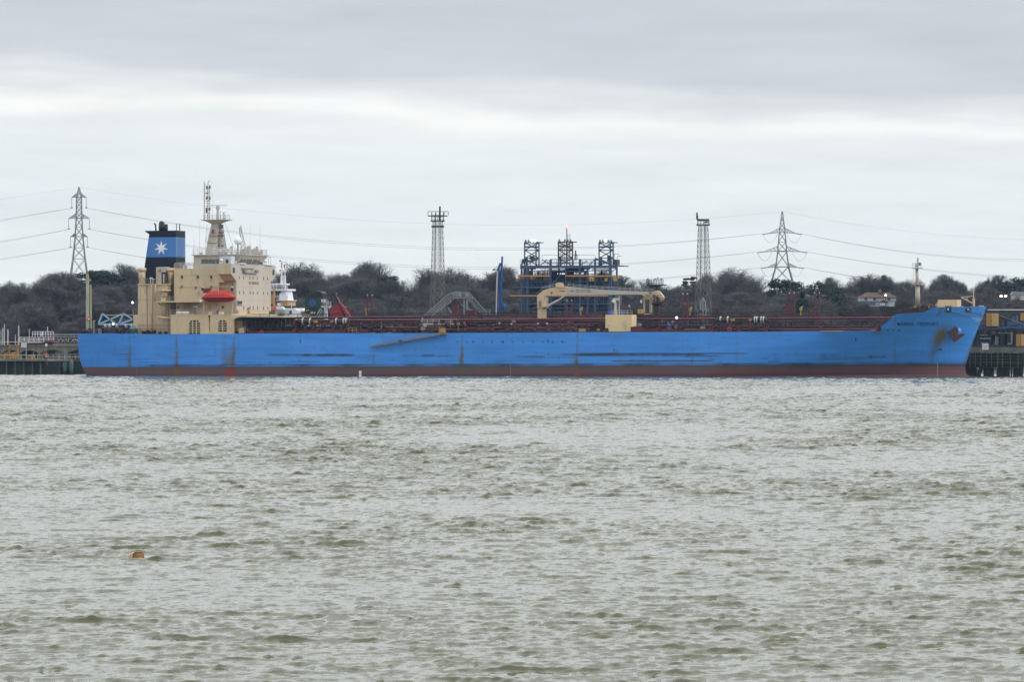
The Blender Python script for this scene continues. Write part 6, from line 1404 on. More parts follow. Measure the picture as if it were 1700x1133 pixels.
lamp(1662, 492, 1250, 'pair of bright white floodlights on one pole above the right end of the jetty', 2, 7.6, .27)

# ------------------------------------------------------------------ other vessel beyond: white bridge, green funnel
V2 = 58.0
def vbox(mb, x0, y0, x1, y1, v0=V2, v1=V2+6): return qbox(mb, x0, y0, x1, y1, v0, v1, JET)
def vbar(mb, x0, y0, x1, y1, w, v=V2): return qbar(mb, x0, y0, x1, y1, v, w, JET)
vs_ = thing('service_vessel', 'smaller white vessel with white mast and dark green funnel moored beyond the tanker', 'ship', (jq(500, 600, V2).x, V2, 0), JET)
part('hull', green, vs_, lambda mb: mb.prism([(jq(425, 600, V2).x, 4.2), (jq(440, 600, V2).x, -.5), (jq(590, 600, V2).x, -.5), (jq(598, 600, V2).x, 4.2)], V2-1, V2+9))
part('main_deck_house', white, vs_, lambda mb: (mb.prism(qpoly([(455, 552), (457, 514.5), (470, 511.8), (488, 511.8), (497, 517), (497, 552)], V2, JET), V2, V2+8), vbox(mb, 497, 541, 590, 547, V2+1, V2+6)))
part('wheelhouse_windows', dsteel, vs_, lambda mb: (vbox(mb, 457, 475, 467, 487, V2+.5, V2+4), vbox(mb, 462, 520, 472, 524, V2-.1, V2)))
part('wheelhouse', white, vs_, lambda mb: (mb.prism(qpoly([(463, 499), (465, 480), (474, 480), (477, 499)], V2+.5, JET), V2+.5, V2+5), vbox(mb, 449, 470.8, 467, 473, V2, V2+6), vbox(mb, 449, 480, 477, 483, V2, V2+6), vbox(mb, 458, 498.5, 478, 499.5, V2-.5, V2+6), vbox(mb, 460, 503, 466, 508)))
part('ochre_house', paint('ochre_house', (.42, .27, .10), .6), vs_, lambda mb: (vbox(mb, 466, 499.5, 477, 508), vbox(mb, 453.5, 478, 456, 512, V2-.5, V2), vbox(mb, 450, 489, 453, 505, V2-.2, V2)))
part('vessel_rails', white, vs_, lambda mb: (mb.rail(jq(450, 480, V2), jq(477, 480, V2), .9, 1, .09, 3), mb.rail(jq(458, 498.5, V2), jq(477, 498.5, V2), .9, 1, .08), [vbar(mb, 473, y, 477.5, y, .07) for y in range(484, 500, 3)], vbar(mb, 477.5, 500, 477.5, 484, .08)))
vmast = part('vessel_mast', white, vs_, lambda mb: (mb.lattice([jq(466.6, 480, V2+2), jq(474, 480, V2+2), jq(474, 480, V2+4), jq(466.6, 480, V2+4)], [jq(467, 458, V2+2), jq(473.4, 458, V2+2), jq(473.4, 458, V2+4), jq(467, 458, V2+4)], 4, .24, .16), vbar(mb, 467.4, 459, 467.6, 435, .2, V2+2), vbar(mb, 473, 459, 472.6, 440, .14, V2+2), vbar(mb, 464, 433.5, 477, 436.5, .18, V2+2), vbar(mb, 476.2, 440, 476.2, 426, .07, V2+2)))
part('mast_lights', dsteel, vmast, lambda mb: [vbox(mb, x, y, x+1.2, y+2.6, V2+1.6, V2+1.9) for x, y in ((464, 432), (466.8, 437), (466.5, 441), (464, 448), (475.2, 454.5), (475, 459), (475.6, 438), (475.6, 442))])
part('flag', paint('flag_red', (.55, .04, .06), .8), vmast, lambda mb: (vbox(mb, 471, 439, 473, 445, V2+1.6, V2+1.65),))
part('flag', white, vmast, lambda mb: vbox(mb, 473.6, 438, 475.2, 442, V2+1.6, V2+1.65))
part('rescue_boat', paint('rescue_orange', (.75, .14, .03), .5), vs_, lambda mb: mb.prism(qpoly([(449, 514.5), (449, 508.6), (457, 508.6), (459, 511), (460, 514.5)], V2-1.6, JET), V2-1.6, V2-.3))
part('rescue_boat_cover', white, vs_, lambda mb: mb.prism(qpoly([(457, 508.6), (466, 508.8), (470, 511), (471, 514.5), (460, 514.5)], V2-1.6, JET), V2-1.6, V2-.3))
part('white_gear', white, vs_, lambda mb: (vbar(mb, 484, 512, 484, 503, .12), vbar(mb, 480, 505, 487, 505, .12), vbar(mb, 495, 540, 496, 516, .1), vbox(mb, 491, 526, 493, 538, V2-1, V2-.8), [mb.ball(jq(x, 527, V2-2), .25, 8, 6) for x in (492, 496, 500)], [mb.cone(jq(x, 549, V2-2), jq(x, 537, V2-2), .2, .2, 8) for x in (520, 527, 531, 534, 538, 546, 549, 552)]))
part('red_door', red, vs_, lambda mb: (vbox(mb, 480, 516, 484, 521.5, V2-.1, V2), vbox(mb, 456, 494, 459, 500, V2-.2, V2)))
vf = part('vessel_funnel', green, vs_, lambda mb: mb.prism(qpoly([(506, 512.5), (506.3, 494.5), (532, 494.8), (534, 505), (532, 514), (530, 530), (506, 530)], V2+1, JET), V2+1, V2+6))
part('funnel_top', black, vf, lambda mb: (mb.prism(qpoly([(509, 494.6), (514, 491), (524, 484.5), (531, 484), (535, 487), (534.6, 496), (531, 495)], V2+1.5, JET), V2+1.5, V2+5), mb.cone(jq(528, 487, V2+3), jq(526, 483.4, V2+3), .5, .4, 10)))
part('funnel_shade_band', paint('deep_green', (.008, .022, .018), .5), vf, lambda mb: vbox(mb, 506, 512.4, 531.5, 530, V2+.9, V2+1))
ec = jq(518.8, 503.3, V2+.97)
part('round_emblem', emblue, vf, lambda mb: mb.cone((ec.x, V2+.97, ec.z), (ec.x, V2+.9, ec.z), .73, .73, 24))
part('emblem_figure', paint('emblem_dark', (.015, .03, .10), .6), vf, lambda mb: (mb.bar((ec.x-.15, V2+.87, ec.z-.5), (ec.x+.1, V2+.87, ec.z+.5), .12, .05), mb.bar((ec.x-.3, V2+.87, ec.z-.35), (ec.x+.35, V2+.87, ec.z-.2), .1, .05), mb.bar((ec.x-.3, V2+.87, ec.z+.1), (ec.x+.3, V2+.87, ec.z+.25), .1, .05)))
part('funnel_plates', paint('ochre', (.35, .24, .06)), vf, lambda mb: (vbox(mb, 508, 514.6, 513, 516.4, V2+.8, V2+.88), vbox(mb, 505, 521, 515, 524, V2+.8, V2+.88)))
part('funnel_ports', offw, vf, lambda mb: (vbox(mb, 516, 517.6, 519, 521.5, V2+.8, V2+.88), vbox(mb, 520.4, 518.2, 523, 521.4, V2+.8, V2+.88)))
part('stern_arch', offw, vs_, lambda mb: (vbox(mb, 533, 508, 549, 511, V2, V2+1), vbox(mb, 538, 510, 542, 535, V2, V2+1), vbox(mb, 546, 510, 549, 513, V2, V2+1), vbar(mb, 532, 513, 525, 525, .2), vbar(mb, 535, 515, 528, 527, .12), mb.rail(jq(538, 508, V2), jq(549, 508, V2), .8, .7, .07), vbar(mb, 542, 508, 542, 500, .08), vbar(mb, 545, 506, 545, 499, .08), vbox(mb, 533, 497, 538, 502, V2+1, V2+2)))
# red loading arms
ra = thing('marine_loader', 'cluster of red marine loading arms with black counterweights behind the tanker deck', 'loading arm', (jq(563, 560, 40).x, 40, 6), JET)
def vb2(mb, x0, y0, x1, y1, w, v=40): return qbar(mb, x0, y0, x1, y1, v, w, JET)
part('red_frame', paint('arm_red', (.34, .022, .028), .5, .2), ra, lambda mb: mb.prism(qpoly([(547, 515), (555, 508), (559, 503), (565, 505), (570, 512), (573, 532), (552, 532)], 40, JET), 40, 41.2))
part('red_arm', paint('arm_red', (.34, .022, .028)), ra, lambda mb: (vb2(mb, 566, 505, 582, 530, .55, 39), vb2(mb, 562, 500, 574, 530, .4, 41), vb2(mb, 572, 517, 580, 524, .4, 39.5), vb2(mb, 574, 515, 579, 515.5, .15), vb2(mb, 579, 515, 579, 527, .12), vb2(mb, 560, 494, 564, 505, .4), vb2(mb, 550, 532, 590, 531, .5, 39.5)))
part('black_boom', black, ra, lambda mb: (vb2(mb, 546.5, 488, 552.5, 497, .34), vb2(mb, 556, 490.5, 574, 527, .40, 39.2), vb2(mb, 547, 515, 556, 503, .18, 39.3)))
part('counterweight', black, ra, lambda mb: (mb.prism(qpoly([(550, 489.4), (551, 486.4), (556, 487), (557, 486), (558, 489.5), (554, 491)], 39.8, JET), 39.8, 41)))
part('rear_arm', dred, ra, lambda mb: (vb2(mb, 568.5, 506, 578.5, 496, .28, 42), vb2(mb, 561, 497, 564, 494, .2, 42)))
part('yellow_lever', paint('ochre', (.35, .24, .06)), ra, lambda mb: vb2(mb, 573, 512, 575, 508, .16, 39))

# ------------------------------------------------------------------ grey gangway tower
gg = thing('gangway_tower', 'grey arched gangway stairs and frame behind the middle of the tanker', 'gangway', (jq(760, 560, 40).x, 40, 4), JET)
def gwy(mb):
    for (xa, ya, xb, yb) in ((701, 527, 744, 489), (744, 489, 757, 485)):
        for v in (36, 39):
            mb.bar(jq(xa, ya, v), jq(xb, yb, v), .22); mb.bar(jq(xa+13, ya, v), jq(xb+9, yb+8.5, v), .25); 
            n = 12 if xb < 750 else 4
            for k in range(n+1):
                t_ = k/n; p = jq(xa+(xb-xa)*t_, ya+(yb-ya)*t_, v); r = jq(xa+13+(xb+9-xa-13)*t_, ya+(yb+8.5-ya)*t_, v); mb.bar(p, r, .09)
                if k < n: t2 = (k+1)/n; mb.bar(p, jq(xa+13+(xb+9-xa-13)*t2, ya+(yb+8.5-ya)*t2, v), .07)
            for q_ in (.35, .65): mb.bar(jq(xa+13*q_, ya, v), jq(xb+9*q_, yb+8.5*q_, v), .1)
part('stair_flight', gsteel, gg, gwy)
part('top_platform', gsteel, gg, lambda mb: (qbox(mb, 752, 493.5, 779, 495.4, 36, 39, JET), mb.rail(jq(752, 494, 36), jq(779, 494, 36), 1.05, .8, .1, 3), qbox(mb, 757, 484.3, 762.5, 492, 36, 37, JET), qbox(mb, 772, 485.6, 775, 493, 36, 37, JET), qbar(mb, 754, 486, 779, 486.4, 36, .14, JET)))
for x in (770.8, 775.4): part('column', gsteel, gg, lambda mb: qbar(mb, x, 545, x, 495, 36.5, .30, JET))
part('brace', gsteel, gg, lambda mb: (qbar(mb, 743, 510, 750, 521, 36.5, .2, JET), qbar(mb, 775, 511, 789, 519.5, 36.5, .2, JET), qbar(mb, 764, 504, 770, 510, 36.5, .15, JET)))
def gwr(mb):
    for v in (36, 39):
        mb.bar(jq(778, 486, v), jq(806, 517, v), .18); mb.bar(jq(777, 495, v), jq(797, 520, v), .18)
        for k in range(12):
            t_ = k/11; p = jq(778+28*t_, 486+31*t_, v); r = jq(777+20*t_, 495+25*t_, v); mb.bar(p, r, .09)
            if k < 11: t2 = (k+1)/11; mb.bar(p, jq(777+20*t2, 495+25*t2, v), .07)
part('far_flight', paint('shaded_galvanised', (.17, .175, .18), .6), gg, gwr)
part('landing', gsteel, gg, lambda mb: (mb.rail(jq(803, 522, 37), jq(813.5, 522, 37), .95, 1.2, .12, 2), qbar(mb, 800, 523, 815, 522.4, 37, .25, JET), qbox(mb, 806, 517, 808, 522, 37, 37.2, JET), qbar(mb, 790, 524, 800, 526, 37, .3, JET)))

# ------------------------------------------------------------------ blue loading arm column
la = thing('marine_loader', 'tall narrow bright blue loading arm with white pipe left of the blue rig', 'loading arm', (jq(830, 560, 42).x, 42, 4), JET)
part('column', bsteel2, la, lambda mb: mb.prism(qpoly([(828.5, 524), (829.8, 470), (831.6, 440), (832.2, 426), (834.2, 426), (833.6, 445), (832.6, 470), (832.4, 524)], 42, JET), 42, 42.6))
part('inboard_arm', bsteel2, la, lambda mb: (qbar(mb, 828, 524, 826.8, 450, 41.5, .2, JET), qbar(mb, 826, 451, 831, 437, 41.5, .4, JET), qbar(mb, 825, 480, 833, 480, 41.6, .3, JET)))
part('product_pipe', offw, la, lambda mb: mb.tube([jq(823.6, 524, 41), jq(825, 465, 41), jq(826, 452, 41), jq(821.5, 447.6, 41), jq(818, 449, 41)], .13, 8))
part('swivel_joint', bsteel2, la, lambda mb: (mb.prism(qpoly([(833, 515), (833, 504), (836, 504), (838, 509), (838, 513), (835.4, 516)], 41.6, JET), 41.6, 43), qbar(mb, 818, 449, 822, 447, 41, .3, JET)))
part('valve_gear', dsteel, la, lambda mb: (qbox(mb, 833, 510, 838, 513, 41.3, 41.6, JET), qbar(mb, 833, 516, 841, 517, 41.5, .3, JET), qbar(mb, 834, 523, 834, 516, 41.5, .2, JET)))

# ------------------------------------------------------------------ blue steel rig
VR = 46.0; VB_ = 56.0
rig = thing('steel_platform_rig', 'large open blue steel frame of three floodlight towers above the tanker deck', 'steel structure', (jq(945, 560, VR).x, VR, 4), JET)
def rb(mb, x0, y0, x1, y1, w, v=VR): return mb.bar(jq(x0, y0, v), jq(x1, y1, v), w*.72)
GZ = 4.0
def rcol(mb, x, y, w, v=VR): p = jq(x, y, v); mb.bar((p.x, v, GZ), p, w*.72)
for v, nm in ((VR, 'front_frame'), (VB_, 'rear_frame')):
    def fr_(mb):
        dx_ = (VB_-VR)*0 if v == VR else 14
        for x, yt, w_ in ((866, 438, .5), (876, 444, .7), (914, 431, .6), (939, 441, .3), (963, 431, .6), (975.5, 444, .5), (988, 431, .5), (1013, 432, .8), (1024, 440, .5)): rcol(mb, x, yt, w_, v)
        rb(mb, 864, 443.4, 1025, 443.4, .85, v); rb(mb, 852, 477.2, 1028, 477.2, .55, v); rb(mb, 861, 504.8, 1012, 504.8, .42, v)
        rb(mb, 866, 436.8, 892, 430.5, .5, v); rb(mb, 988, 429.5, 1013, 439, .55, v); rb(mb, 914, 430.6, 988, 430.6, .14, v); rb(mb, 900, 437, 1013, 437, .14, v)
        for xa, ya, xb, yb in ((897, 441, 908, 431), (900, 431, 914, 440), (925, 441, 934, 432), (978, 441, 987, 431), (1001, 456, 1013, 445), (963, 441, 975, 433), (1015, 452, 1024, 445), (914, 476, 939, 446), (939, 476, 963, 446), (963, 504, 988, 478), (876, 504, 900, 478), (866, 476, 876, 446), (988, 504, 1013, 478), (876, 520, 900, 506), (939, 520, 963, 506)): rb(mb, xa, ya, xb, yb, .22, v)
        for y in (450, 468, 486, 493, 512, 518): rb(mb, 870 if y > 480 else 876, y, 1013, y, .22, v)
    part(nm, bsteel if v == VR else paint('blue_steel_far', (.035, .085, .20), .6, .2), rig, fr_)
part('platform_grating', paint('rig_dark', (.035, .045, .065), .7, .3), rig, lambda mb: (qbox(mb, 866, 441.2, 1025, 442, VR, VB_, JET), qbox(mb, 862, 478, 1024, 479, VR, VB_, JET), qbox(mb, 864, 505.5, 1012, 506.5, VR, VB_, JET), qbox(mb, 912, 449, 964, 452, VR+2, VR+8, JET), qbox(mb, 942, 445.6, 964, 449.6, VR+2, VR+5, JET), qbox(mb, 921, 456, 968, 459, VR+3, VR+8, JET), qbox(mb, 915, 461, 962, 465.5, VR+3, VR+8, JET), qbox(mb, 880, 466, 912, 476, VR+3, VR+6, JET), qbox(mb, 925, 468, 1000, 476, VR+4, VR+6, JET)))
part('platform_railing', bsteel, rig, lambda mb: (mb.rail(jq(852, 477, VR), jq(1024, 477, VR), 1.1, 2, .08, 2), mb.rail(jq(866, 441.4, VR), jq(1025, 441.4, VR), 1.1, 1.8, .08, 3), mb.rail(jq(866, 505, VR), jq(1012, 505, VR), 1.0, 2.5, .08, 2), mb.rail(jq(900, 430, VR), jq(988, 430, VR), .8, 3, .06, 1)))
part('vertical_pipes', paint('rig_pipe', (.07, .075, .085), .6, .3), rig, lambda mb: [mb.bar((jq(x, 520, VR+4).x, VR+4, GZ), jq(x, y, VR+4), w_) for x, y, w_ in ((871, 445, .5), (879, 449, .7), (883, 447, .4), (901, 455, .3), (904, 470, .5), (918, 450, .6), (923, 452, .5), (928, 446, .3), (946, 452, .7), (951, 452, .4), (957, 458, .5), (968, 470, .6), (972, 450, .3), (981, 462, .4), (995, 470, .4), (1004, 462, .5), (1019, 470, .4))]+[mb.bar(jq(872, y, VR+4), jq(1012, y, VR+4), .25) for y in (484, 489, 497, 509, 515)])
part('stair_panels', paint('rig_panel', (.10, .12, .15), .6, .3), rig, lambda mb: [qbox(mb, x, y, x+6, y+1.6, VR+3, VR+3.6, JET) for x, y in ((918, 508), (924, 511), (918, 514), (926, 517), (897, 512), (905, 515), (885, 507), (940, 509), (968, 512), (978, 509))])
for v, xa, xb, y, w_ in ((VR-.8, 860, 913, 458.4, .42), (VR-.8, 939, 1033, 458.4, .42), (VR-1.2, 847, 1009, 491.3, .36)):
    part('runway_beam', orange, rig, lambda mb: rb(mb, xa, y, xb, y, w_, v))
for x, w_ in ((980, 3), (984, 3), (1005.5, 3.6), (1020.5, 4)): part('hoist_trolley', yellow, rig, lambda mb: qbox(mb, x-w_/2, 462, x+w_/2, 467, VR-1, VR, JET))
for x in (863, 882): part('hoist_trolley', paint('ochre_rust', (.28, .10, .04), .7), rig, lambda mb: qbox(mb, x-1.6, 459.4, x+1.6, 464, VR-1, VR, JET))
def dense(mb):
    r_ = random.Random(12)
    for _ in range(46):
        x = r_.uniform(874, 1012); y = r_.uniform(446, 500); v = r_.uniform(VR+1, VB_-1); y2 = min(522, y+r_.uniform(8, 40)); mb.bar(jq(x, y, v), jq(x, y2, v), r_.uniform(.12, .4))
    for _ in range(60):
        x = r_.uniform(870, 995); y = r_.uniform(446, 519); v = r_.uniform(VR+1, VB_-1); mb.bar(jq(x, y, v), jq(min(1016, x+r_.uniform(8, 45)), y, v), r_.uniform(.1, .3))
    for _ in range(30):
        x = r_.uniform(876, 1008); y = r_.uniform(448, 516); v = r_.uniform(VR+1, VB_-1); qbox(mb, x, y, x+r_.uniform(2, 7), y+r_.uniform(1.5, 5), v, v+1, JET)
part('pipe_clutter', paint('rig_clutter', (.030, .040, .060), .7, .4), rig, dense)
# three floodlight towers on the rig
for i, (xa, xb, yt, mt, lit) in enumerate(((871, 894.8, 402.5, bsteel, (883.4, 888.8)), (927, 950.6, 401.5, paint('rig_brown', (.065, .06, .055), .7, .3), ()), (994.6, 1018, 402.5, bsteel, (1007,)))):
    def tw(mb):
        f0, f1 = VR+.5, VR+3.2
        B_ = [jq(xa, 442, f0), jq(xb, 442, f0), jq(xb, 442, f1), jq(xa, 442, f1)]; T_ = [Vector((p.x, p.y, jq(xa, yt, f0).z)) for p in B_]
        mb.lattice(B_, T_, 3, .24, .16); qbox(mb, xa-1, yt-.4, xb+1, yt+.9, f0-.3, f1+.3, JET); rb(mb, xa, yt+7.6, xb, yt+7.6, .45, f0); rb(mb, xa, yt+3, xb, yt+3, .14, f0)
        rb(mb, (xa+xb)/2+7, 442, (xa+xb)/2+7, yt+2, .34 if i != 1 else .2, f0-.1); rb(mb, xa+3.5, 442, xa+3.5, yt+25, .5, f0+1)
        if i == 1:
            for k in range(7): rb(mb, xa, yt+5+k*5, xb, yt+5+k*5, .14, f0); rb(mb, xa+3*k+1, yt+38, xa+3*k+1, yt+1, .11, f0+.8)
    t_ = part('light_tower', mt, rig, tw)
    for k in range(5 if i != 0 else 4):
        x = xa+1.6+k*(4.6 if i != 0 else 5.2)
        if i == 1 and k in (1,): continue
        on = any(abs(x-l_) < 2.6 for l_ in lit)
        part('floodlight', glow('floodlight_glow', (.93, 1, .72), 7) if on else paint('lamp_grey', (.20, .22, .22), .4), t_, lambda mb: (mb.ball(jq(x, yt-2.6, VR+.4), .24, 10, 8), mb.bar(jq(x, yt, VR+.6), jq(x, yt-2, VR+.6), .14)))
part('roof_aerials', dsteel, rig, lambda mb: (rb(mb, 954.6, 432, 955.6, 416, .3), rb(mb, 952, 424, 962, 424, .07), rb(mb, 957, 432, 957, 421, .15), rb(mb, 1018, 422.4, 1027.5, 421.5, .1), rb(mb, 1024, 430, 1026, 425, .1), rb(mb, 1026, 425, 1031.5, 425.4, .14), rb(mb, 1020, 432, 1020, 421, .08), rb(mb, 943, 402, 943, 388.5, .08), rb(mb, 946, 402, 946, 388.5, .1), rb(mb, 863.6, 440, 863.6, 430, .08)))
part('winch_cluster', dsteel, rig, lambda mb: (qbox(mb, 866.5, 430, 871.5, 436, VR-.4, VR+1, JET), qbox(mb, 879, 425, 885.5, 431, VR, VR+1, JET), qbox(mb, 1008, 425, 1012, 434, VR, VR+1, JET), qbox(mb, 1018, 431, 1024.6, 440, VR-.3, VR+2, JET)))
# flare stack (beyond) with its flame
fl = wq(941, 402, 1500)
fs_ = thing('flare_stack', 'thin distant flare stack with a small orange-pink flame above the middle light tower', 'flare stack', (fl.x, 1500, ground_z(fl.x, 1500)))
part('stack', dsteel, fs_, lambda mb: mb.cone((fl.x, 1500, ground_z(fl.x, 1500)), (fl.x, 1500, P(941, 379, 1500).z), .22, .14, 8))
def flame(mb):
    rr_ = random.Random(2)
    for k in range(9):
        t_ = k/8; c = P(941-3.2*t_+rr_.uniform(-.4, .4), 379-5.0*t_, 1500); mb.ball(c, .10+.26*math.sin(math.pi*min(1, t_*.9+.12)), 8, 6, 1.3)
part('flame', glow('flame_glow', (1.0, .42, .30), 1.0), fs_, flame, True)
# light platform on a column
lp_ = thing('light_platform', 'small dark railed light platform on a column just above the crane tip', 'light platform', (jq(1086, 560, 44).x, 44, 4), JET)
part('platform', paint('navy_platform', (.02, .045, .09), .6), lp_, lambda mb: (qbox(mb, 1073.5, 472.6, 1101, 474.6, 42, 45, JET), qbox(mb, 1079, 474.6, 1095, 477, 43, 44.4, JET)))
part('railing', dsteel, lp_, lambda mb: (mb.rail(jq(1073.5, 472.6, 42), jq(1101, 472.6, 42), 1.0, .35, .09, 3),))
part('column', dsteel, lp_, lambda mb: (mb.bar((jq(1091, 500, 43.6).x, 43.6, 4), jq(1091, 477, 43.6), .3), mb.bar((jq(1083.5, 500, 43.6).x, 43.6, 4), jq(1083.5, 477, 43.6), .25)))
part('floodlight', gsteel, lp_, lambda mb: ([qbar(mb, x, 465, x+2.6, 462.6, 42, .3, JET) for x in (1074, 1086, 1097)]+[qbar(mb, 1092, 465, 1092, 460.6, 42, .2, JET)]))
# galvanised pipe loop behind the deck
pl_ = thing('pipe_loop', 'pale curved pipe riser at the foot of the right-hand floodlight mast', 'pipe', (jq(1167, 560, 40).x, 40, 4), JET)
part('riser', gsteel, pl_, lambda mb: (mb.tube([jq(x, y, 40) for x, y in ((1163.5, 545), (1163.5, 503), (1164.6, 499), (1167, 497), (1169.6, 498.6), (1171, 503), (1171, 515))], .14, 8), mb.bar(jq(1167, 545, 40), jq(1167, 493, 40), .22), mb.bar(jq(1171, 525, 40), jq(1173, 513, 40), .2)))
# ------------------------------------------------------------------ two lattice floodlight masts on shore
def fmast(xa, xb, yt, xa2, xb2, yb, plat, Y, lab, tall):
    b0 = P((xa2+xb2)/2, yb, Y); g_ = 2.0
    t_ = thing('floodlight_mast', lab, 'light mast', (b0.x, Y, g_), WORLD, 'lattice floodlight masts beyond the tanker')
    d0 = (P(xb, yt, Y).x-P(xa, yt, Y).x); d1 = (P(xb2, yb, Y).x-P(xa2, yb, Y).x)
    ca = P((xa+xb)/2, yt, Y); cb = P((xa2+xb2)/2, yb, Y)
    rot = .35
    def ring(c, w_, z): return [Vector((c.x+w_/2*math.cos(rot+k*math.pi/2+math.pi/4)*1.02, Y+w_/2*math.sin(rot+k*math.pi/2+math.pi/4)*1.02, z)) for k in range(4)]
    zt_ = ca.z; zb_ = cb.z
    part('lattice', tsteel, t_, lambda mb: mb.lattice(ring(cb, d1, zb_), ring(ca, d0, zt_), 12, .13, .06))
    part('ladder', tsteel, t_, lambda mb: (mb.bar(Vector((cb.x+.3, Y, zb_)), Vector((ca.x+.3, Y, zt_+(2 if tall else .5))), .12), mb.bar(Vector((cb.x-.6, Y, zb_)), Vector((ca.x-.4, Y, zt_)), .09)))
    w_ = d0*.56
    def top(mb):
        z0 = zt_; mb.box((ca.x-w_-.25, Y-w_-.2, z0-.15), (ca.x+w_+.25, Y+w_+.2, z0+.15)); mb.rail((ca.x-w_, Y-w_, z0), (ca.x+w_, Y-w_, z0), 1.3, .6, .1, 3)
        if tall:
            z1 = P(728, 366, Y).z; z2 = P(728, 353, Y).z; z3 = P(728, 375.5, Y).z
            mb.box((ca.x-w_-.1, Y-w_, z3-.3), (ca.x+w_+.1, Y+w_, z3+.1))
            for x in (-w_, -.5, .6, w_): mb.bar((ca.x+x, Y-w_, z0), (ca.x+x, Y-w_, z2), .18)
            mb.box((ca.x-w_-.9, Y-w_-.2, z2-.9), (ca.x+w_+.9, Y+w_, z2-.7)); mb.rail((ca.x-w_-.9, Y-w_, z2-.7), (ca.x+w_+1.1, Y-w_, z2-.7), .9, .9, .12, 1); mb.bar((ca.x+.5, Y, z0), (ca.x+.5, Y, z0+3.4), .4)
        else:
            z2 = P(1167, 364.6, Y).z; mb.bar((ca.x-w_, Y-w_, z0), (ca.x-w_, Y-w_, z2+1.0), .2); mb.bar((ca.x+w_, Y-w_, z0), (ca.x+w_, Y-w_, z2), .2); mb.box((ca.x-w_-.1, Y-w_, z2-.3), (ca.x+w_+.1, Y+w_, z2)); mb.box((ca.x+.2, Y-w_, z0+.4), (ca.x+1.1, Y-w_+.3, z2-.5))
            mb.bar((ca.x-w_-.2, Y-w_, z2), (ca.x-w_-.2, Y-w_, z2+1.6), .35)
    part('lamp_platform', dsteel, t_, top)
    part('lower_frame', tsteel, t_, lambda mb: mb.lattice([Vector((p.x+(p.x-cb.x)*.35, p.y, g_-2)) for p in ring(cb, d1, 0)], ring(cb, d1, zb_), 5, .16, .08))
fmast(718, 735.4, 367, 714, 739.5, 480, 0, 1165, 'tall lattice floodlight mast with open top frame, left of the blue loading arm', True)
fmast(1159, 1175.6, 373.5, 1154.5, 1181, 480, 0, 1165, 'lattice floodlight mast with small lamp platform, between the crane tip and the right pylon', False)
# ------------------------------------------------------------------ electricity pylons and power lines
YP = 1900.0
def pyl(cx, ytop, arms, legs, lab, kind):
    gx = P(cx, 500, YP).x; gz_ = ground_z(gx, YP); t_ = thing('electricity_pylon', lab, 'pylon', (gx, YP, gz_))
    Wd = lambda px: px*YP/FPX
    Z = lambda py: P(cx, py, YP).z
    def ring(y, w_): h_ = Wd(w_)/2; z = Z(y); return [Vector((gx-h_, YP-h_, z)), Vector((gx+h_, YP-h_, z)), Vector((gx+h_, YP+h_, z)), Vector((gx-h_, YP+h_, z))]
    def body(mb):
        for (y0, w0), (y1, w1) in zip(legs[:-1], legs[1:]):
            n = max(1, int((y0-y1)/(max(w0, w1)*1.0)+.5)); mb.lattice(ring(y0, w0), ring(y1, w1), n, .30, .15)
        h_ = Wd(legs[0][1])/2*1.25
        base_ = [Vector((gx+sx*h_*1.2, YP+sy*h_*1.2, gz_-1)) for sx, sy in ((-1, -1), (1, -1), (1, 1), (-1, 1))]
        mb.lattice(base_, ring(*legs[0]), 2, .32, .17)
    part('lattice_body', psteel, t_, body)
    for (y, w_, hgt, tipy, bw) in arms:
        def arm(mb):
            for s in (-1, 1):
                tip = Vector((gx+s*Wd(w_), YP, Z(tipy))); b = Wd(bw)/2
                for sy in (-1, 1):
                    mb.bar((gx+s*b, YP+sy*b, Z(y)), tip, .22); mb.bar((gx+s*b, YP+sy*b, Z(y-hgt)), tip, .16)
                    for k in (1, 2, 3): 
                        a_ = Vector((gx+s*b, YP+sy*b, Z(y))).lerp(tip, k/4); c_ = Vector((gx+s*b, YP+sy*b, Z(y-hgt))).lerp(tip, k/4); mb.bar(a_, c_, .1)
                        c2 = Vector((gx+s*b, YP+sy*b, Z(y-hgt))).lerp(tip, (k-1)/4); mb.bar(a_, c2, .1)
            mb.box((gx-b, YP-b, Z(y)-.12), (gx+b, YP+b, Z(y)+.12))
        ar = part('cross_arm', psteel, t_, arm)
        if kind == 'hang':
            for s in (-1, 1): part('insulator', psteel, ar, lambda mb: (mb.bar((gx+s*Wd(w_), YP, Z(tipy)), (gx+s*Wd(w_), YP, Z(tipy+16.5)), .17), mb.box((gx+s*Wd(w_)-.5, YP-.2, Z(tipy+18)), (gx+s*Wd(w_)+.5, YP+.2, Z(tipy+16.5)))))
        else:
            for s in (-1, 1):
                def jump(mb):
                    a_ = Vector((gx+s*Wd(w_), YP, Z(tipy))); xo = Wd(w_+9)*s; xi = Wd(w_-15)*s; mb.bar(a_, (gx+s*Wd(w_+10), YP, Z(tipy+1.2)), .34)
                    pts = [Vector((gx+xo+(xi-xo)*k/10, YP, Z(tipy+1.2+14*(1-(2*k/10-1)**2)))) for k in range(11)]; mb.path(pts, .09)
                part('insulator', psteel, ar, jump)
    return t_
pyl(131.2, 311, [(327.5, 12, 7, 327.8, 6), (362.5, 17, 8, 362.8, 9), (393, 14, 6, 393.4, 12)], [(461, 28), (430, 20), (393, 12.5), (362, 9.5), (327, 8), (319, 4.5), (311, 1.2)], 'suspension pylon with hanging insulators on the left skyline beyond the stern', 'hang')
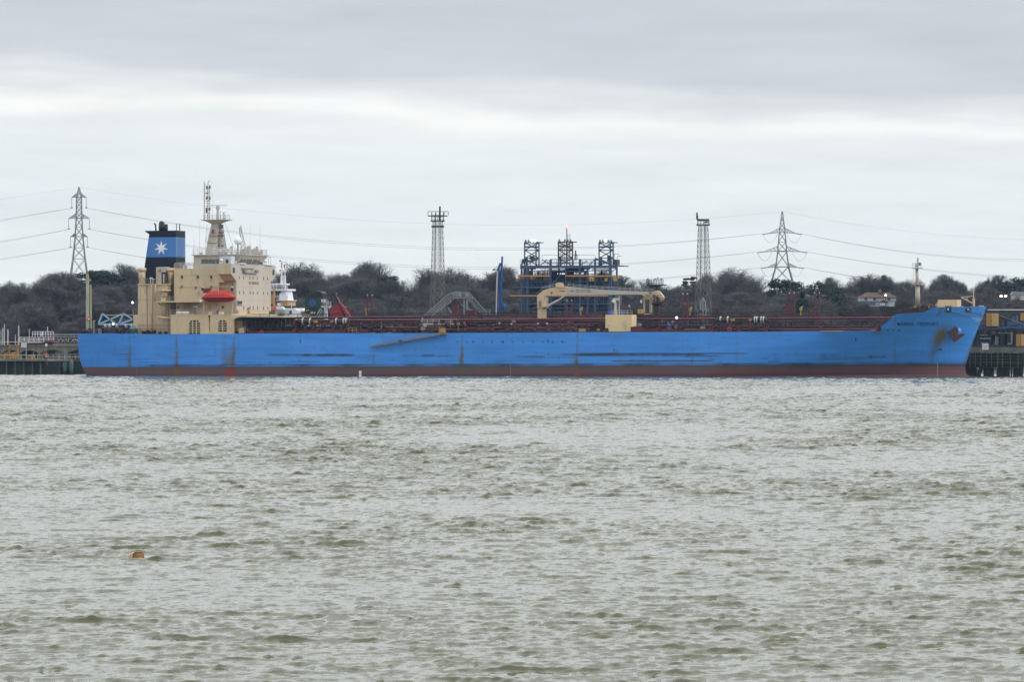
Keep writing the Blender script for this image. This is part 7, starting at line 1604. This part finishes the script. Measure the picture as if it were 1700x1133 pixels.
pyl(1298.6, 351.5, [(386, 23, 7, 388, 9), (417, 32, 8, 418.5, 14), (443.5, 26, 7, 444.5, 18)], [(474, 38), (443, 21), (418, 15), (386, 9.5), (380, 8.2), (351.5, 1.2)], 'broad-armed tension pylon with looped jumpers on the right skyline near the bow', 'tension')
def wire(name_lab, p0, pm, p1, dbl, th=.036, Y=YP):
    # parabola through three pixel points
    (x0, y0), (xm, ym), (x1, y1) = p0, pm, p1
    A = np.array([[x*x, x, 1] for x in (x0, xm, x1)]); cf = np.linalg.solve(A, np.array([y0, ym, y1], float))
    t_ = thing('power_line', name_lab, 'power line', P(x0, y0, Y), WORLD, 'power lines between the pylons')
    n = 36
    for dy, dz_ in ([(0, 0), (3.2, 2.2)] if dbl else [(0, 0)]):
        pts = []
        for k in range(n+1):
            x = x0+(x1-x0)*k/n; y = cf[0]*x*x+cf[1]*x+cf[2]; e = math.sin(math.pi*k/n) if dbl != 'out' else (k/n if x1 > 850 else 1-k/n)
            pts.append(P(x, y+dy*e, Y+dz_))
        part('conductor', paint('wire_grey', (.16, .16, .165), .6), t_, lambda mb: mb.path(pts, th*2))
wire('highest conductor pair sagging between the two pylons', (144, 345.6), (720, 410.5), (1265, 388), True)
wire('middle conductor pair sagging between the two pylons', (148.5, 380.8), (560, 434), (1256, 418.5), True)
wire('lowest conductor pair between the pylons, mostly behind the trees', (145.5, 411), (500, 460), (1262, 444.5), True)
wire('highest conductor pair running off the left edge from the left pylon', (-60, 375.5), (40, 358.5), (119, 345.8), 'out')
wire('middle conductor pair running off the left edge from the left pylon', (-60, 410), (40, 394.5), (114, 381), 'out')
wire('lowest conductor pair running off the left edge from the left pylon', (-60, 438), (40, 424), (117, 411.5), 'out')
wire('highest conductor pair from the right pylon to the right edge', (1331, 388), (1460, 412), (1760, 430), 'out')
wire('middle conductor pair from the right pylon to the right edge', (1340, 418.5), (1510, 444), (1760, 463), 'out')
wire('lowest conductor pair from the right pylon down behind the skyline', (1334, 444.5), (1450, 464), (1700, 490), 'out')
wire('single thin earth wire strung between the two pylon tops', (131.2, 311), (700, 371), (1298.6, 351.5), False, .017)
wire('single thin earth wire leaving the right pylon top to the right', (1298.6, 351.5), (1450, 377), (1760, 399), False, .017)
wire('single thin earth wire leaving the left pylon top to the left', (-60, 341), (40, 325), (131.2, 311), False, .017)
# ------------------------------------------------------------------ white house on the slope
YH = 1355.0
hc = P(1458, 505, YH)
hs = thing('house', 'white two-storey house with red-brown tiled roof among trees on the far slope', 'house', (hc.x, YH, ground_z(hc.x, YH)))
def hb(mb, x0, y0, x1, y1, d0, d1): a_ = P(x0, y1, YH); b_ = P(x1, y0, YH); return mb.box((a_.x, YH+d0, a_.z), (b_.x, YH+d1, b_.z))
part('wall', paint('house_render', (.50, .51, .54), .8), hs, lambda mb: (hb(mb, 1427.5, 493.5, 1488, 500, 0, 8), hb(mb, 1446, 500, 1486, 509, .3, 8)))
part('wall', paint('blue_tile_wall', (.10, .13, .20), .7), hs, lambda mb: (hb(mb, 1441, 500, 1458, 502, -.05, .3), hb(mb, 1443, 502, 1453, 507, .1, .3)))
rfm = paint('clay_roof', (.075, .040, .032), .8, .3, 1)
rf_ = part('roof', rfm, hs, lambda mb: (lambda a_, b_, z0, z1: mb.add([(a_.x-.3, YH-.4, z0), (b_.x+.3, YH-.6, z0), (b_.x+.3, YH+8.4, z0), (a_.x-.3, YH+8.4, z0), (a_.x+2, YH+4, z1), (b_.x-2, YH+4, z1)], [(0, 1, 5, 4), (1, 2, 5), (2, 3, 4, 5), (3, 0, 4), (0, 3, 2, 1)]))(P(1427.5, 494, YH), P(1488, 494, YH), P(0, 494, YH).z, P(0, 485.6, YH).z))
part('chimney', paint('chimney_brick', (.22, .12, .05), .8), rf_, lambda mb: hb(mb, 1460.5, 480.4, 1464.5, 486, 3, 4.5))
part('chimney', paint('chimney_dark', (.05, .05, .06), .8), rf_, lambda mb: hb(mb, 1462, 485.6, 1468, 491, 2, 3.5))
part('gable', rfm, hs, lambda mb: mb.prism([(P(x, y, YH).x, P(x, y, YH).z) for x, y in ((1460, 503), (1466, 498), (1474, 503))], YH-1, YH+.2))
part('porch_wall', white, hs, lambda mb: hb(mb, 1461, 503, 1469, 507, -.8, .1))
for x0, x1 in ((1435.4, 1439.6), (1449.5, 1454), (1473.5, 1477.5)):
    f_ = part('window', offw, hs, lambda mb: hb(mb, x0-.4, 494.2, x1+.4, 499, -.06, 0)); part('pane', glass, f_, lambda mb: hb(mb, x0, 494.6, x1, 498.8, -.1, -.06))
sh = P(1692, 490, 1380)
shd = thing('shed', 'small pale grey shed on the slope at the right edge', 'shed', (sh.x, 1380, sh.z-1))
part('wall', offw, shd, lambda mb: mb.box((sh.x-2.0, 1380, sh.z-1.4), (sh.x+3, 1383, sh.z)))
part('roof', gsteel, shd, lambda mb: mb.prism([(sh.x-2.3, sh.z), (sh.x+3.3, sh.z), (sh.x+2.6, sh.z+.9), (sh.x-1.6, sh.z+.9)], 1379.8, 1383.2))

# ------------------------------------------------------------------ haze over the estuary
hz = MB().box((-1100, -120, -8), (1100, 3150, 120)); hzm = bpy.data.materials.new('thin_haze'); hzm.use_nodes = True
ht = hzm.node_tree; ht.nodes.clear(); ho = N('ShaderNodeOutputMaterial', ht); hv = N('ShaderNodeVolumePrincipled', ht)
hv.inputs['Color'].default_value = (.45, .72, 1, 1); hv.inputs['Density'].default_value = .000036; hv.inputs['Anisotropy'].default_value = .2
ht.links.new(hv.outputs[0], ho.inputs['Volume'])
hzo = hz.build('haze', hzm); hzo['kind'] = 'stuff'

for k, (px, Y, H) in enumerate(((1434, 1348, 2.6), (1447, 1346, 1.8), (1458, 1347, 2.2), (1479, 1346, 3.0))):
    tree('round', 15, px=px, Y=Y, H=H, label=['leftmost dark shrub at the foot of the white house wall', 'second dark shrub from the left below the white house', 'third dark shrub from the left below the white house', 'rightmost and tallest dark shrub against the white house'][k], rz=k, wx=1.7, nm='garden_shrub', group='shrubs before the white house')
